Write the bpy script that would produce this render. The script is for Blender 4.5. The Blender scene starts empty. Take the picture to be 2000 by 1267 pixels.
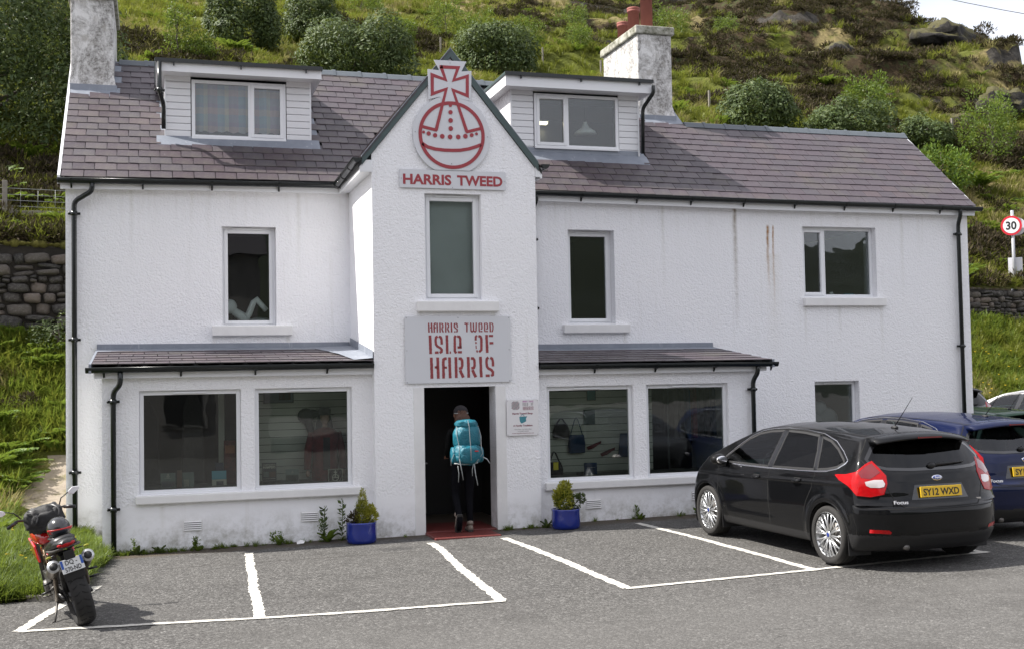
import bpy, bmesh, math, random
import numpy as np
from mathutils import Vector, Matrix, noise
from mathutils.bvhtree import BVHTree
random.seed(7); np.random.seed(7)
sc = bpy.context.scene
COL = sc.collection
R = math.radians

# ---------------------------------------------------------------- camera
cam_data = bpy.data.cameras.new('camera')
cam = bpy.data.objects.new('camera', cam_data); COL.objects.link(cam)
YAW, PITCH, ROLL = 0.2943333, 0.0419551, -0.0179565
CAM = Vector((1.2191, -17.9133, 2.26176))
_f = Vector((math.sin(YAW)*math.cos(PITCH), math.cos(YAW)*math.cos(PITCH), math.sin(PITCH)))
_r = Vector((math.cos(YAW), -math.sin(YAW), 0)); _u = _r.cross(_f)
_r2 = _r*math.cos(ROLL)+_u*math.sin(ROLL); _u2 = _u*math.cos(ROLL)-_r*math.sin(ROLL)
cam.matrix_world = Matrix(((_r2.x,_u2.x,-_f.x,CAM.x),(_r2.y,_u2.y,-_f.y,CAM.y),(_r2.z,_u2.z,-_f.z,CAM.z),(0,0,0,1)))
cam_data.sensor_width = 36.0; cam_data.lens = 36.0*2302.1/2000.0
cam_data.clip_start = 0.1; cam_data.clip_end = 3000
sc.camera = cam

# ---------------------------------------------------------------- light
LIGHT = Vector((0.82, -0.22, -1.0)).normalized()      # direction the light travels
sun_el = math.asin(-LIGHT.z); sun_az = math.atan2(-LIGHT.x, -LIGHT.y)
world = bpy.data.worlds.new('World'); sc.world = world; world.use_nodes = True
nt = world.node_tree; nt.nodes.clear()
def wn(t, **k):
    n = nt.nodes.new(t)
    for a, b in k.items(): setattr(n, a, b)
    return n
out = wn('ShaderNodeOutputWorld'); bg = wn('ShaderNodeBackground'); bg.inputs['Strength'].default_value = 0.096
sky = wn('ShaderNodeTexSky', sky_type='NISHITA', sun_disc=False)
sky.sun_elevation = sun_el; sky.sun_rotation = sun_az
sky.air_density = 1.2; sky.dust_density = 2.0; sky.ozone_density = 1.0
tc = wn('ShaderNodeTexCoord'); mp = wn('ShaderNodeMapping'); mp.inputs['Scale'].default_value = (1.0, 1.0, 2.2)
nz = wn('ShaderNodeTexNoise'); nz.inputs['Scale'].default_value = 2.2; nz.inputs['Detail'].default_value = 7; nz.inputs['Roughness'].default_value = 0.55
cr = wn('ShaderNodeValToRGB'); cr.color_ramp.elements[0].position = 0.30; cr.color_ramp.elements[1].position = 0.56
cr.color_ramp.elements[0].color = (0.55,)*3+(1,); cr.color_ramp.elements[1].color = (0.96,)*3+(1,)
nz2 = wn('ShaderNodeTexNoise'); nz2.inputs['Scale'].default_value = 3.1; nz2.inputs['Detail'].default_value = 5
mr = wn('ShaderNodeMapRange'); mr.inputs['From Min'].default_value = 0.3; mr.inputs['From Max'].default_value = 0.7
mr.inputs['To Min'].default_value = 5.6; mr.inputs['To Max'].default_value = 8.6
cc = wn('ShaderNodeCombineXYZ'); vm = wn('ShaderNodeVectorMath', operation='SCALE'); cc.inputs[0].default_value = 0.985; cc.inputs[1].default_value = 0.985; cc.inputs[2].default_value = 1.06
mx = wn('ShaderNodeMixRGB')
L = nt.links.new
L(tc.outputs['Generated'], mp.inputs['Vector']); L(mp.outputs[0], nz.inputs['Vector']); L(mp.outputs[0], nz2.inputs['Vector'])
L(nz.outputs['Fac'], cr.inputs[0]); L(nz2.outputs['Fac'], mr.inputs[0]); L(cc.outputs[0], vm.inputs[0]); L(mr.outputs[0], vm.inputs['Scale'])
L(cr.outputs[0], mx.inputs['Fac']); L(sky.outputs[0], mx.inputs[1]); L(vm.outputs[0], mx.inputs[2]); L(mx.outputs[0], bg.inputs['Color']); L(bg.outputs[0], out.inputs[0])
sl = bpy.data.lights.new('sun', 'SUN'); sl.energy = 5.0; sl.angle = R(0.6); sl.color = (1.0, 0.955, 0.89)
so = bpy.data.objects.new('sun', sl); COL.objects.link(so); so.rotation_euler = LIGHT.to_track_quat('-Z', 'Y').to_euler(); so.location = (-20, 5, 30)
vs = sc.view_settings; vs.view_transform = 'Standard'; vs.look = 'None'; vs.exposure = 0.88; vs.gamma = 1.0; vs.use_curve_mapping = False
sc.render.engine = 'CYCLES'; sc.cycles.max_bounces = 8; sc.cycles.transparent_max_bounces = 24

# ---------------------------------------------------------------- materials
MATS = {}
class NB:
    """small node-building helper"""
    def __init__(s, name):
        s.m = bpy.data.materials.new(name); s.m.use_nodes = True; s.t = s.m.node_tree
        s.b = s.t.nodes['Principled BSDF']; s.o = s.t.nodes['Material Output']; MATS[name] = s.m
    def n(s, t, ins=None, **k):
        x = s.t.nodes.new(t)
        for a, b in k.items(): setattr(x, a, b)
        for a, b in (ins or {}).items():
            if hasattr(b, 'is_output') or isinstance(b, bpy.types.NodeSocket): s.t.links.new(b, x.inputs[a])
            else: x.inputs[a].default_value = b
        return x
    def l(s, a, b): s.t.links.new(a, b)
    def obj(s, scale=(1,1,1)):
        c = s.n('ShaderNodeTexCoord'); m = s.n('ShaderNodeMapping', {'Vector': c.outputs['Object'], 'Scale': scale}); return m.outputs[0]
    def noise(s, vec, scale, detail=4, rough=.55, dist=0.0):
        return s.n('ShaderNodeTexNoise', {'Vector': vec, 'Scale': scale, 'Detail': detail, 'Roughness': rough, 'Distortion': dist}).outputs['Fac']
    def ramp(s, fac, stops):
        r = s.n('ShaderNodeValToRGB', {0: fac}); e = r.color_ramp.elements
        while len(e) < len(stops): e.new(0.5)
        for i, (p, c) in enumerate(stops):
            e[i].position = p; e[i].color = (c, c, c, 1) if not isinstance(c, (tuple, list)) else tuple(c)+(1,)
        return r.outputs[0]
    def mix(s, fac, a, b, mode='MIX'):
        return s.n('ShaderNodeMixRGB', {0: fac, 1: a if isinstance(a, bpy.types.NodeSocket) else tuple(a)+(1,), 2: b if isinstance(b, bpy.types.NodeSocket) else tuple(b)+(1,)}, blend_type=mode).outputs[0]
    def math(s, op, a, b=0.0, clamp=False):
        return s.n('ShaderNodeMath', {0: a, 1: b}, operation=op, use_clamp=clamp).outputs[0]
    def bump(s, h, strength=.3, dist=.01, normal=None):
        d = {'Height': h, 'Strength': strength, 'Distance': dist}
        if normal is not None: d['Normal'] = normal
        x = s.n('ShaderNodeBump', d); return x.outputs[0]
    def set(s, **k):
        for a, b in k.items():
            a = {'color':'Base Color','rough':'Roughness','metal':'Metallic','spec':'Specular IOR Level','coat':'Coat Weight','coat_rough':'Coat Roughness','normal':'Normal','trans':'Transmission Weight','sub':'Subsurface Weight','emit':'Emission Color','emits':'Emission Strength','sheen':'Sheen Weight','ior':'IOR','alpha':'Alpha'}.get(a, a)
            if isinstance(b, bpy.types.NodeSocket): s.l(b, s.b.inputs[a])
            else: s.b.inputs[a].default_value = tuple(b)+(1,) if isinstance(b, (tuple, list)) and len(b) == 3 else b
        return s.m

def simple(name, col, rough=.5, metal=0, var=.12, scale=8, bump=0, **k):
    """a plain surface with slight tone variation and fine relief"""
    s = NB(name); v = s.obj(); f = s.noise(v, scale, 5)
    c = s.mix(f, tuple(x*(1-var) for x in col), tuple(min(1, x*(1+var)) for x in col))
    s.set(color=c, rough=rough, metal=metal, **k)
    if bump: s.set(normal=s.bump(s.noise(v, scale*6, 3), .5, bump))
    return s.m

def m_roughcast():
    s = NB('white_roughcast'); v = s.obj()
    sep = s.n('ShaderNodeSeparateXYZ', {0: v}); z = sep.outputs[2]
    # grain: blobs of thrown pebbles under many paint coats
    a = s.noise(v, 28, 5, .62, .3); vo = s.n('ShaderNodeTexVoronoi', {'Vector': v, 'Scale': 44.0, 'Randomness': 1.0}, feature='SMOOTH_F1').outputs['Distance']
    h = s.math('ADD', s.math('MULTIPLY', a, 1.0), s.math('MULTIPLY', s.math('SUBTRACT', 0.5, vo), .55))
    band = s.n('ShaderNodeMapRange', {0: z, 1: .60, 2: .68, 3: .10, 4: 1.0}).outputs[0]
    bn = s.n('ShaderNodeBump', {'Height': h, 'Strength': s.math('MULTIPLY', band, .62), 'Distance': .024}).outputs[0]
    # colour: white paint, faint warm/cool drift, rain streaks, dirt near the ground
    base = s.mix(s.noise(v, .7, 5), (.86,.865,.895), (.93,.925,.935))
    vs_ = s.obj((5.5, 5.5, .35)); st = s.ramp(s.noise(vs_, 1.6, 5, .6), [(.60, 0), (.82, 1)])
    base = s.mix(s.math('MULTIPLY', st, .30), base, (.60,.585,.54))
    gr = s.n('ShaderNodeMapRange', {0: z, 1: .55, 2: .02, 3: 0.0, 4: 1.0}).outputs[0]
    dn = s.ramp(s.noise(v, 5.5, 8, .7), [(.42, 0), (.66, 1)])
    base = s.mix(s.math('MULTIPLY', s.math('MULTIPLY', gr, dn), .95), base, (.27,.26,.20))
    sp = s.ramp(s.noise(v, 2.2, 10, .8), [(.66, 0), (.72, 1)])
    base = s.mix(s.math('MULTIPLY', sp, .22), base, (.5,.48,.42))
    tp = s.n('ShaderNodeMapRange', {0: z, 1: 4.1, 2: 5.05, 3: 0.0, 4: 1.0}).outputs[0]; tp2 = s.n('ShaderNodeMapRange', {0: z, 1: 5.05, 2: 5.10, 3: 1.0, 4: 0.0}).outputs[0]; dr = s.ramp(s.noise(s.obj((7, 7, .3)), 1.3, 6, .65), [(.52, 0), (.74, 1)])
    base = s.mix(s.math('MULTIPLY', s.math('MULTIPLY', tp, tp2), s.math('MULTIPLY', dr, .24)), base, (.50,.48,.42))
    # peeling paint flakes low on the smooth base
    fl = s.ramp(s.noise(v, 3.3, 9, .7, .6), [(.588, 0), (.60, 1), (.612, 0)])
    base = s.mix(s.math('MULTIPLY', s.math('MULTIPLY', gr, fl), .7), base, (.45,.43,.38))
    # rust drips and the long damp joint on the right wing
    x = s.math('ADD', sep.outputs[0], 7.6)      # the house's own origin lies 7.6 m along the front
    def streak(x0, w, z0, z1, col, amt, b):
        d = s.math('ABSOLUTE', s.math('SUBTRACT', s.math('ADD', x, s.math('MULTIPLY', s.noise(v, 3.0, 3), .05)), x0+.025))
        m = s.n('ShaderNodeMapRange', {0: d, 1: 0.0, 2: w, 3: 1.0, 4: 0.0}).outputs[0]
        u = s.n('ShaderNodeMapRange', {0: z, 1: z0, 2: z1, 3: 0.0, 4: 1.0}).outputs[0]
        u2 = s.n('ShaderNodeMapRange', {0: z, 1: z1, 2: z1+.05, 3: 1.0, 4: 0.0}).outputs[0]
        f = s.math('MULTIPLY', s.math('MULTIPLY', m, s.math('MULTIPLY', u, u2)), s.math('MULTIPLY', s.noise(v, 14, 4), amt*1.8), True)
        return s.mix(f, b, col)
    base = streak(10.62, .055, 2.9, 5.02, (.34,.30,.25), 1.0, base)
    base = streak(11.24, .035, 3.6, 4.68, (.36,.19,.07), 1.4, base)
    base = streak(11.34, .025, 3.3, 4.68, (.40,.22,.10), 1.1, base)
    for _i, (_x, _a, _b) in enumerate(((2.06, 2.2, 2.90), (3.13, 2.3, 2.90), (7.55, 2.85, 2.95), (8.58, 2.3, 2.90), (11.93, 2.5, 3.34), (13.44, 2.3, 3.34), (12.6, 2.7, 3.34), (4.72, 2.9, 3.14), (5.79, 2.2, 3.14), (9.3, 3.4, 5.02), (13.9, 3.2, 5.02), (.9, 3.9, 5.02), (3.3, 3.6, 5.02), (1.3, .1, .67), (3.6, .1, .67), (7.0, .1, .6))):
        base = streak(_x, .05, _a, _b, (.55,.54,.48), .36, base)
    base = streak(11.32, .20, 2.2, 4.2, (.62,.57,.47), .30, base)
    s.set(color=base, rough=.62, spec=.3, normal=bn); return s.m

def m_chimney():
    s = NB('stained_chimney_render'); v = s.obj(); vz = s.obj((1, 1, .55))
    h = s.noise(v, 24, 6, .7)
    st = s.ramp(s.noise(vz, 3.4, 12, .74, .5), [(.40, 0), (.54, 1)]); st2 = s.ramp(s.noise(v, 20, 8, .8), [(.38, .25), (.62, 1)])
    oi = s.n('ShaderNodeObjectInfo')
    c = s.mix(s.math('MULTIPLY', s.math('MULTIPLY', st, st2), .95), (.78,.77,.76), (.10,.09,.075))
    c = s.mix(s.ramp(s.noise(v, 4.6, 6), [(.55, 0), (.7, .8)]), c, (.40,.38,.35))
    s.set(color=c, rough=.8, normal=s.bump(h, .7, .03)); return s.m

def m_cope():
    s = NB('lichened_cement'); v = s.obj()
    c = s.mix(s.ramp(s.noise(v, 7, 10, .75), [(.38, 0), (.62, 1)]), (.50,.49,.43), (.12,.12,.08))
    s.set(color=c, rough=.85, normal=s.bump(s.noise(v, 22, 6, .7), .6, .02)); return s.m

def m_slate():
    s = NB('purple_slate'); v = s.obj()
    oi = s.n('ShaderNodeObjectInfo').outputs['Random']; isl = s.n('ShaderNodeNewGeometry').outputs['Random Per Island']
    r = s.math('FRACT', s.math('ADD', oi, isl))
    c = s.ramp(r, [(0, (.053,.042,.050)), (.3, (.066,.050,.059)), (.6, (.058,.046,.055)), (.82, (.062,.054,.063)), (1, (.076,.057,.063))])
    c = s.mix(s.math('MULTIPLY', s.ramp(s.noise(v, 1.1, 7, .65), [(.52, 0), (.70, 1)]), .50), c, (.100,.094,.066))
    c = s.mix(s.math('MULTIPLY', s.ramp(s.noise(v, 30, 5), [(.5, 0), (.8, 1)]), .25), c, (.20,.17,.17))
    sp = s.ramp(s.noise(v, 9, 12, .85), [(.69, 0), (.72, 1)])
    c = s.mix(s.math('MULTIPLY', sp, .6), c, (.46,.45,.41))
    bn = s.bump(s.noise(s.obj((1, 2.5, 2.5)), 14, 7, .7), .5, .006)
    s.set(color=c, rough=s.n('ShaderNodeMapRange', {0: r, 3: .38, 4: .58}).outputs[0], normal=bn); return s.m

def m_lead():
    s = NB('grey_lead'); v = s.obj()
    c = s.mix(s.noise(s.obj((1, 1, .3)), 5, 7, .65), (.17,.19,.23), (.30,.325,.37))
    c = s.mix(s.ramp(s.noise(s.obj((2, 2, .3)), 6, 5), [(.62, 0), (.72, .5)]), c, (.55,.57,.60))
    s.set(color=c, rough=.48, metal=.25, normal=s.bump(s.noise(v, 4, 4), .6, .02)); return s.m

def m_glass(name, tint=(.86,.90,.89), refl=1.0):
    s = NB(name); s.t.nodes.remove(s.b)
    fr = s.n('ShaderNodeFresnel', {'IOR': 1.52}); tr = s.n('ShaderNodeBsdfTransparent', {'Color': tuple(tint)+(1,)})
    gl = s.n('ShaderNodeBsdfGlossy', {'Color': (.97,.98,1,1), 'Roughness': .012})
    v = s.obj(); b = s.bump(s.noise(v, 1.6, 2), .25, .006); s.l(b, gl.inputs['Normal'])
    f = s.math('MULTIPLY', fr.outputs[0], 1.35*refl, True)
    mx_ = s.n('ShaderNodeMixShader', {0: f, 1: tr.outputs[0], 2: gl.outputs[0]}); s.l(mx_.outputs[0], s.o.inputs[0]); return s.m

def m_asphalt():
    s = NB('worn_asphalt'); v = s.obj()
    vo = s.n('ShaderNodeTexVoronoi', {'Vector': v, 'Scale': 85.0}); col = s.n('ShaderNodeSeparateXYZ', {0: vo.outputs['Color']}).outputs[0]
    vo2 = s.n('ShaderNodeTexVoronoi', {'Vector': v, 'Scale': 38.0}); col2 = s.n('ShaderNodeSeparateXYZ', {0: vo2.outputs['Color']}).outputs[0]
    st = s.math('MULTIPLY', col, .6); st = s.math('ADD', st, s.math('MULTIPLY', col2, .4))
    c = s.ramp(st, [(0, (.024,.023,.022)), (.35, (.055,.053,.050)), (.62, (.096,.093,.088)), (.86, (.17,.166,.158)), (1, (.31,.30,.288))])
    big = s.noise(v, .35, 6, .6); c = s.mix(s.math('MULTIPLY', s.ramp(big, [(.40, 0), (.62, 1)]), .30), c, (.102,.098,.092))
    fy = s.n('ShaderNodeSeparateXYZ', {0: v}).outputs[1]
    # the road beyond the bays is older and paler
    road = s.n('ShaderNodeMapRange', {0: s.math('ADD', fy, s.math('MULTIPLY', s.noise(v, .5, 5), 1.6)), 1: -7.6, 2: -6.4, 3: 1.0, 4: 0.0}).outputs[0]
    c = s.mix(s.math('MULTIPLY', road, .42), c, (.122,.118,.111))
    c = s.mix(s.math('MULTIPLY', s.ramp(s.noise(v, 1.1, 9, .72), [(.52, 0), (.68, 1)]), .50), c, (.042,.040,.037))
    oilv = s.n('ShaderNodeMapping', {'Vector': v, 'Location': (-4.15, 5.85, 0), 'Scale': (1.0, 1.9, 1)}).outputs[0]
    oil = s.n('ShaderNodeMapRange', {0: s.math('ADD', s.n('ShaderNodeVectorMath', {0: oilv}, operation='LENGTH').outputs['Value'], s.math('MULTIPLY', s.noise(v, 4, 4), .25)), 1: .55, 2: .2, 3: 0., 4: .7}).outputs[0]
    c = s.mix(oil, c, (.03,.03,.03))
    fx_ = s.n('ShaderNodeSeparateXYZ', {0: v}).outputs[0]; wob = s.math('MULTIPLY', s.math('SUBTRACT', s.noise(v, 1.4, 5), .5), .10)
    # a thin wavering dark line across the bays and the damp soil line at the foot of the walls
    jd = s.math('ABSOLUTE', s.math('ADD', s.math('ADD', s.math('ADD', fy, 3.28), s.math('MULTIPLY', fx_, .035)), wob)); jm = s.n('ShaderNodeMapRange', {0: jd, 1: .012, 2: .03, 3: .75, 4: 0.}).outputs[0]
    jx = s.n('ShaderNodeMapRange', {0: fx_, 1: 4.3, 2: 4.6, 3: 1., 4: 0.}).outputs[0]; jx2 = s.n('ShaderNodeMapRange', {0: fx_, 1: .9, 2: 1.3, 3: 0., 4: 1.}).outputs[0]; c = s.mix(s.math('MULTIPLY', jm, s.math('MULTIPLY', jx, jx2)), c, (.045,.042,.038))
    wm = s.n('ShaderNodeMapRange', {0: s.math('ADD', fy, s.math('MULTIPLY', s.noise(v, 3, 7, .7), .45)), 1: -2.12, 2: -1.92, 3: 0., 4: .9}).outputs[0]; wx_ = s.n('ShaderNodeMapRange', {0: fx_, 1: 10.2, 2: 10.6, 3: 1., 4: 0.}).outputs[0]
    c = s.mix(s.math('MULTIPLY', wm, wx_), c, s.mix(s.noise(v, 9, 6), (.030,.022,.015), (.10,.080,.055)))
    # fine cracks and grit
    ck = s.n('ShaderNodeTexVoronoi', {'Vector': s.n('ShaderNodeMapping', {'Vector': s.n('ShaderNodeVectorMath', {0: v, 1: s.n('ShaderNodeTexNoise', {'Vector': v, 'Scale': 1.7, 'Detail': 5}).outputs['Color']}, operation='ADD').outputs[0], 'Scale': (.33, .5, 1)}).outputs[0], 'Scale': 1.0}, feature='DISTANCE_TO_EDGE').outputs['Distance']
    ckm = s.math('MULTIPLY', s.n('ShaderNodeMapRange', {0: ck, 1: .0015, 2: .005, 3: .55, 4: 0.}).outputs[0], s.ramp(s.noise(v, .6, 3), [(.46, 0), (.56, 1)])); c = s.mix(ckm, c, (.03,.028,.026))
    tm = s.noise(s.obj((.5, 3.0, 1)), .8, 6, .6); c = s.mix(s.math('MULTIPLY', s.ramp(tm, [(.48, 0), (.66, 1)]), .22), c, (.07,.067,.062))
    h = s.math('ADD', s.math('MULTIPLY', s.math('SUBTRACT', 1.0, vo2.outputs['Distance']), .6), s.noise(v, 120, 3))
    s.set(color=c, rough=.82, spec=.35, normal=s.bump(h, .75, .012)); return s.m

def m_line():
    s = NB('worn_white_road_paint'); v = s.obj()
    vo = s.n('ShaderNodeTexVoronoi', {'Vector': v, 'Scale': 60.0})
    w = s.ramp(s.noise(v, 4.0, 9, .85), [(.49, 0), (.62, 1)])
    w2 = s.ramp(vo.outputs['Distance'], [(.0, 1), (.32, 0)])
    c = s.mix(s.noise(v, 5, 6), (.46,.445,.40), (.62,.60,.55))
    c = s.mix(s.math('MULTIPLY', w, s.math('ADD', w2, .3), True), c, (.13,.125,.12))
    s.set(color=c, rough=.7, normal=s.bump(vo.outputs['Distance'], .5, .008)); return s.m

m_roughcast(); m_chimney(); m_cope(); m_slate(); m_lead(); m_asphalt(); m_line()
m_glass('window_glass'); m_glass('shop_glass', (.86,.90,.88)); m_glass('car_glass', (.30,.42,.40), .75); m_glass('car_privacy_glass', (.03,.035,.035), .55)
simple('white_smooth_paint', (.78,.775,.77), .5, var=.10, scale=5, bump=.004)
simple('white_upvc', (.80,.81,.83), .28, var=.03, scale=2)
simple('white_cladding', (.78,.785,.80), .35, var=.04, scale=3)
simple('black_gutter', (.010,.013,.013), .22, var=.2, scale=10)
simple('green_black_bargeboard', (.055,.085,.085), .30, var=.2, scale=6)
simple('ridge_slate', (.085,.10,.115), .50, var=.22, scale=9, bump=.003)
simple('terracotta', (.25,.080,.062), .75, var=.25, scale=7, bump=.004)
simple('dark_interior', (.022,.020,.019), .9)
simple('cream_slatwall', (.50,.50,.44), .7, var=.08, scale=2)
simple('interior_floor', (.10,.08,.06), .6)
simple('sign_grey', (.64,.65,.68), .32, var=.03, scale=2)
simple('sign_red', (.33,.040,.052), .45, var=.10, scale=6)
simple('sign_red_worn', (.27,.045,.05), .6, var=.5, scale=40)
simple('sign_white', (.74,.73,.74), .35, var=.03)
simple('red_doorstep', (.13,.026,.022), .55, var=.3, scale=9, bump=.003)
simple('blue_glaze', (.010,.025,.22), .18, var=.25, scale=5, coat=.5)
simple('soil', (.045,.03,.02), .95, var=.5, scale=20, bump=.02)
simple('steel_screw', (.35,.35,.36), .35, metal=.9)
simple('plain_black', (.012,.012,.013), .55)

# ---------------------------------------------------------------- mesh helpers
def M(n): return MATS[n] if isinstance(n, str) else n
def empty(name, loc=(0,0,0), rz=0, label=None, cat=None, group=None, kind=None, parent=None):
    o = bpy.data.objects.new(name, None); COL.objects.link(o); o.location = loc; o.rotation_euler = (0,0,rz); o.empty_display_size = .1
    if parent is not None: o.parent = parent
    return tag(o, label, cat, group, kind)
def tag(o, label=None, cat=None, group=None, kind=None):
    if label: o['label'] = label
    if cat: o['category'] = cat
    if group: o['group'] = group
    if kind: o['kind'] = kind
    return o
class MB:
    """collects geometry in world (or parent-local) metres; build() links it as one mesh object"""
    def __init__(s): s.v = []; s.f = []; s.mi = []; s.mats = []; s.sm = []
    def mat(s, m):
        m = M(m)
        if m not in s.mats: s.mats.append(m)
        return s.mats.index(m)
    def add(s, verts, faces, m=None, smooth=False):
        k = len(s.v); s.v += [tuple(p) for p in verts]
        i = s.mat(m) if m is not None else 0
        for f in faces: s.f.append(tuple(k+j for j in f)); s.mi.append(i); s.sm.append(smooth)
        return s
    def box(s, a, b, m=None, rot=None, piv=None):
        x0,y0,z0 = a; x1,y1,z1 = b
        vs_ = [Vector(p) for p in ((x0,y0,z0),(x1,y0,z0),(x1,y1,z0),(x0,y1,z0),(x0,y0,z1),(x1,y0,z1),(x1,y1,z1),(x0,y1,z1))]
        if rot is not None:
            pv = Vector(piv) if piv is not None else (Vector(a)+Vector(b))/2
            vs_ = [rot @ (p-pv)+pv for p in vs_]
        return s.add(vs_, [(0,3,2,1),(4,5,6,7),(0,1,5,4),(1,2,6,5),(2,3,7,6),(3,0,4,7)], m)
    def prism(s, poly, axis, a, b, m=None, smooth=False):
        """poly: 2D points (other two axes in x,y,z order) extruded along axis from a to b"""
        def mk(p, t):
            if axis == 0: return (t, p[0], p[1])
            if axis == 1: return (p[0], t, p[1])
            return (p[0], p[1], t)
        n = len(poly); vs_ = [mk(p, a) for p in poly]+[mk(p, b) for p in poly]
        fs = [tuple(range(n)), tuple(range(2*n-1, n-1, -1))]+[(i, n+i, n+(i+1)%n, (i+1)%n) for i in range(n)]
        return s.add(vs_, fs, m, smooth)
    def tube(s, pts, r, m=None, n=10, cap=True, closed=False):
        pts = [Vector(p) for p in pts]; N = len(pts); rs = r if isinstance(r, (list, tuple)) else [r]*N
        rings = []; prev = None
        for i, p in enumerate(pts):
            if closed: t = (pts[(i+1) % N]-pts[i-1])
            else: t = (pts[min(i+1, N-1)]-pts[max(i-1, 0)])
            t = t.normalized() if t.length > 1e-9 else Vector((0,0,1))
            if prev is None: u = t.orthogonal().normalized()
            else: u = (prev-t*prev.dot(t)); u = u.normalized() if u.length > 1e-6 else t.orthogonal().normalized()
            prev = u; w = t.cross(u); ri = rs[i]
            ri = ri if isinstance(ri, (tuple, list)) else (ri, ri)
            rings.append([p+u*math.cos(a)*ri[0]+w*math.sin(a)*ri[1] for a in [2*math.pi*k/n for k in range(n)]])
        vs_ = [q for g_ in rings for q in g_]; fs = []
        for i in range(N if closed else N-1):
            j = (i+1) % N
            for k in range(n): fs.append((i*n+k, i*n+(k+1)%n, j*n+(k+1)%n, j*n+k))
        if cap and not closed: fs.append(tuple(range(n-1, -1, -1))); fs.append(tuple((N-1)*n+k for k in range(n)))
        return s.add(vs_, fs, m, True)
    def lathe(s, prof, c, m=None, n=24, axis='z', smooth=True, cap=True):
        """prof: list of (r, h)"""
        vs_ = []; fs = []
        for (r, h) in prof:
            for k in range(n):
                a = 2*math.pi*k/n; x, y = r*math.cos(a), r*math.sin(a)
                p = (x, y, h) if axis == 'z' else ((h, x, y) if axis == 'x' else (x, h, y))
                vs_.append((c[0]+p[0], c[1]+p[1], c[2]+p[2]))
        for i in range(len(prof)-1):
            for k in range(n): fs.append((i*n+k, i*n+(k+1)%n, (i+1)*n+(k+1)%n, (i+1)*n+k))
        if cap: fs.append(tuple(range(n-1, -1, -1))); fs.append(tuple((len(prof)-1)*n+k for k in range(n)))
        return s.add(vs_, fs, m, smooth)
    def ball(s, c, r, m=None, n=16, k=10, rot=None):
        r = r if isinstance(r, (tuple, list)) else (r, r, r); vs_ = []; fs = []
        for i in range(k+1):
            t = math.pi*i/k
            for j in range(n):
                a = 2*math.pi*j/n; p = Vector((math.sin(t)*math.cos(a)*r[0], math.sin(t)*math.sin(a)*r[1], math.cos(t)*r[2]))
                if rot is not None: p = rot @ p
                vs_.append(p+Vector(c))
        for i in range(k):
            for j in range(n): fs.append((i*n+j, (i+1)*n+j, (i+1)*n+(j+1)%n, i*n+(j+1)%n))
        return s.add(vs_, fs, m, True)
    def mesh(s, name, m=None, merge=False):
        me = bpy.data.meshes.new(name); me.from_pydata([tuple(p) for p in s.v], [], s.f)
        if m is not None: me.materials.append(M(m)); 
        else:
            for x in s.mats: me.materials.append(x)
            me.polygons.foreach_set('material_index', s.mi)
        me.polygons.foreach_set('use_smooth', s.sm)
        bm = bmesh.new(); bm.from_mesh(me)
        bmesh.ops.remove_doubles(bm, verts=bm.verts, dist=1e-5) if merge else None
        bmesh.ops.recalc_face_normals(bm, faces=bm.faces); bm.to_mesh(me); bm.free(); me.update()
        return me
    def build(s, name, m=None, parent=None, bevel=0, seg=2, merge=None, auto=None, world_parent=True):
        me = s.mesh(name, m, merge=(bevel > 0) if merge is None else merge)
        o = bpy.data.objects.new(name, me); COL.objects.link(o)
        if parent is not None: o.parent = parent
        if bevel:
            b = o.modifiers.new('bevel', 'BEVEL'); b.width = bevel; b.segments = seg; b.limit_method = 'ANGLE'; b.angle_limit = R(35)
        return o
def piece(name, mesh, loc=(0,0,0), rot=(0,0,0), parent=None, scale=None):
    o = bpy.data.objects.new(name, mesh); COL.objects.link(o); o.location = loc; o.rotation_euler = rot
    if scale: o.scale = scale
    if parent is not None: o.parent = parent
    return o
def wall_sheet(mb, x0, x1, z0, z1, y, holes, depth, m='white_roughcast', top=True):
    """a wall facing -y with real openings (x0,x1,z0,z1) and reveals of the given depth"""
    xs = sorted({x0, x1, *[h[0] for h in holes], *[h[1] for h in holes]}); zs = sorted({z0, z1, *[h[2] for h in holes], *[h[3] for h in holes]})
    inside = lambda a, b: any(h[0]-1e-6 < a < h[1]+1e-6 and h[2]-1e-6 < b < h[3]+1e-6 for h in holes)
    for i in range(len(xs)-1):
        for j in range(len(zs)-1):
            if inside((xs[i]+xs[i+1])/2, (zs[j]+zs[j+1])/2): continue
            a, b, c, d = xs[i], xs[i+1], zs[j], zs[j+1]
            mb.add([(a,y,c),(b,y,c),(b,y,d),(a,y,d)], [(0,1,2,3)], m)
            mb.add([(a,y+depth,c),(b,y+depth,c),(b,y+depth,d),(a,y+depth,d)], [(3,2,1,0)], m)
    def edges(a, b, lo, hi, vert):
        pass
    for h in holes:
        a, b, c, d = h
        mb.add([(a,y,c),(a,y+depth,c),(a,y+depth,d),(a,y,d)], [(0,1,2,3)], m); mb.add([(b,y,c),(b,y+depth,c),(b,y+depth,d),(b,y,d)], [(3,2,1,0)], m)
        mb.add([(a,y,d),(b,y,d),(b,y+depth,d),(a,y+depth,d)], [(0,1,2,3)], m); mb.add([(a,y,c),(b,y,c),(b,y+depth,c),(a,y+depth,c)], [(3,2,1,0)], m)
    for (a, b) in ((x0, x0), (x1, x1)): mb.add([(a,y,z0),(a,y+depth,z0),(a,y+depth,z1),(a,y,z1)], [(0,1,2,3)], m)
    if top: mb.add([(x0,y,z1),(x1,y,z1),(x1,y+depth,z1),(x0,y+depth,z1)], [(0,1,2,3)], m)
    mb.add([(x0,y,z0),(x1,y,z0),(x1,y+depth,z0),(x0,y+depth,z0)], [(0,1,2,3)], m)
    return mb
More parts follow.
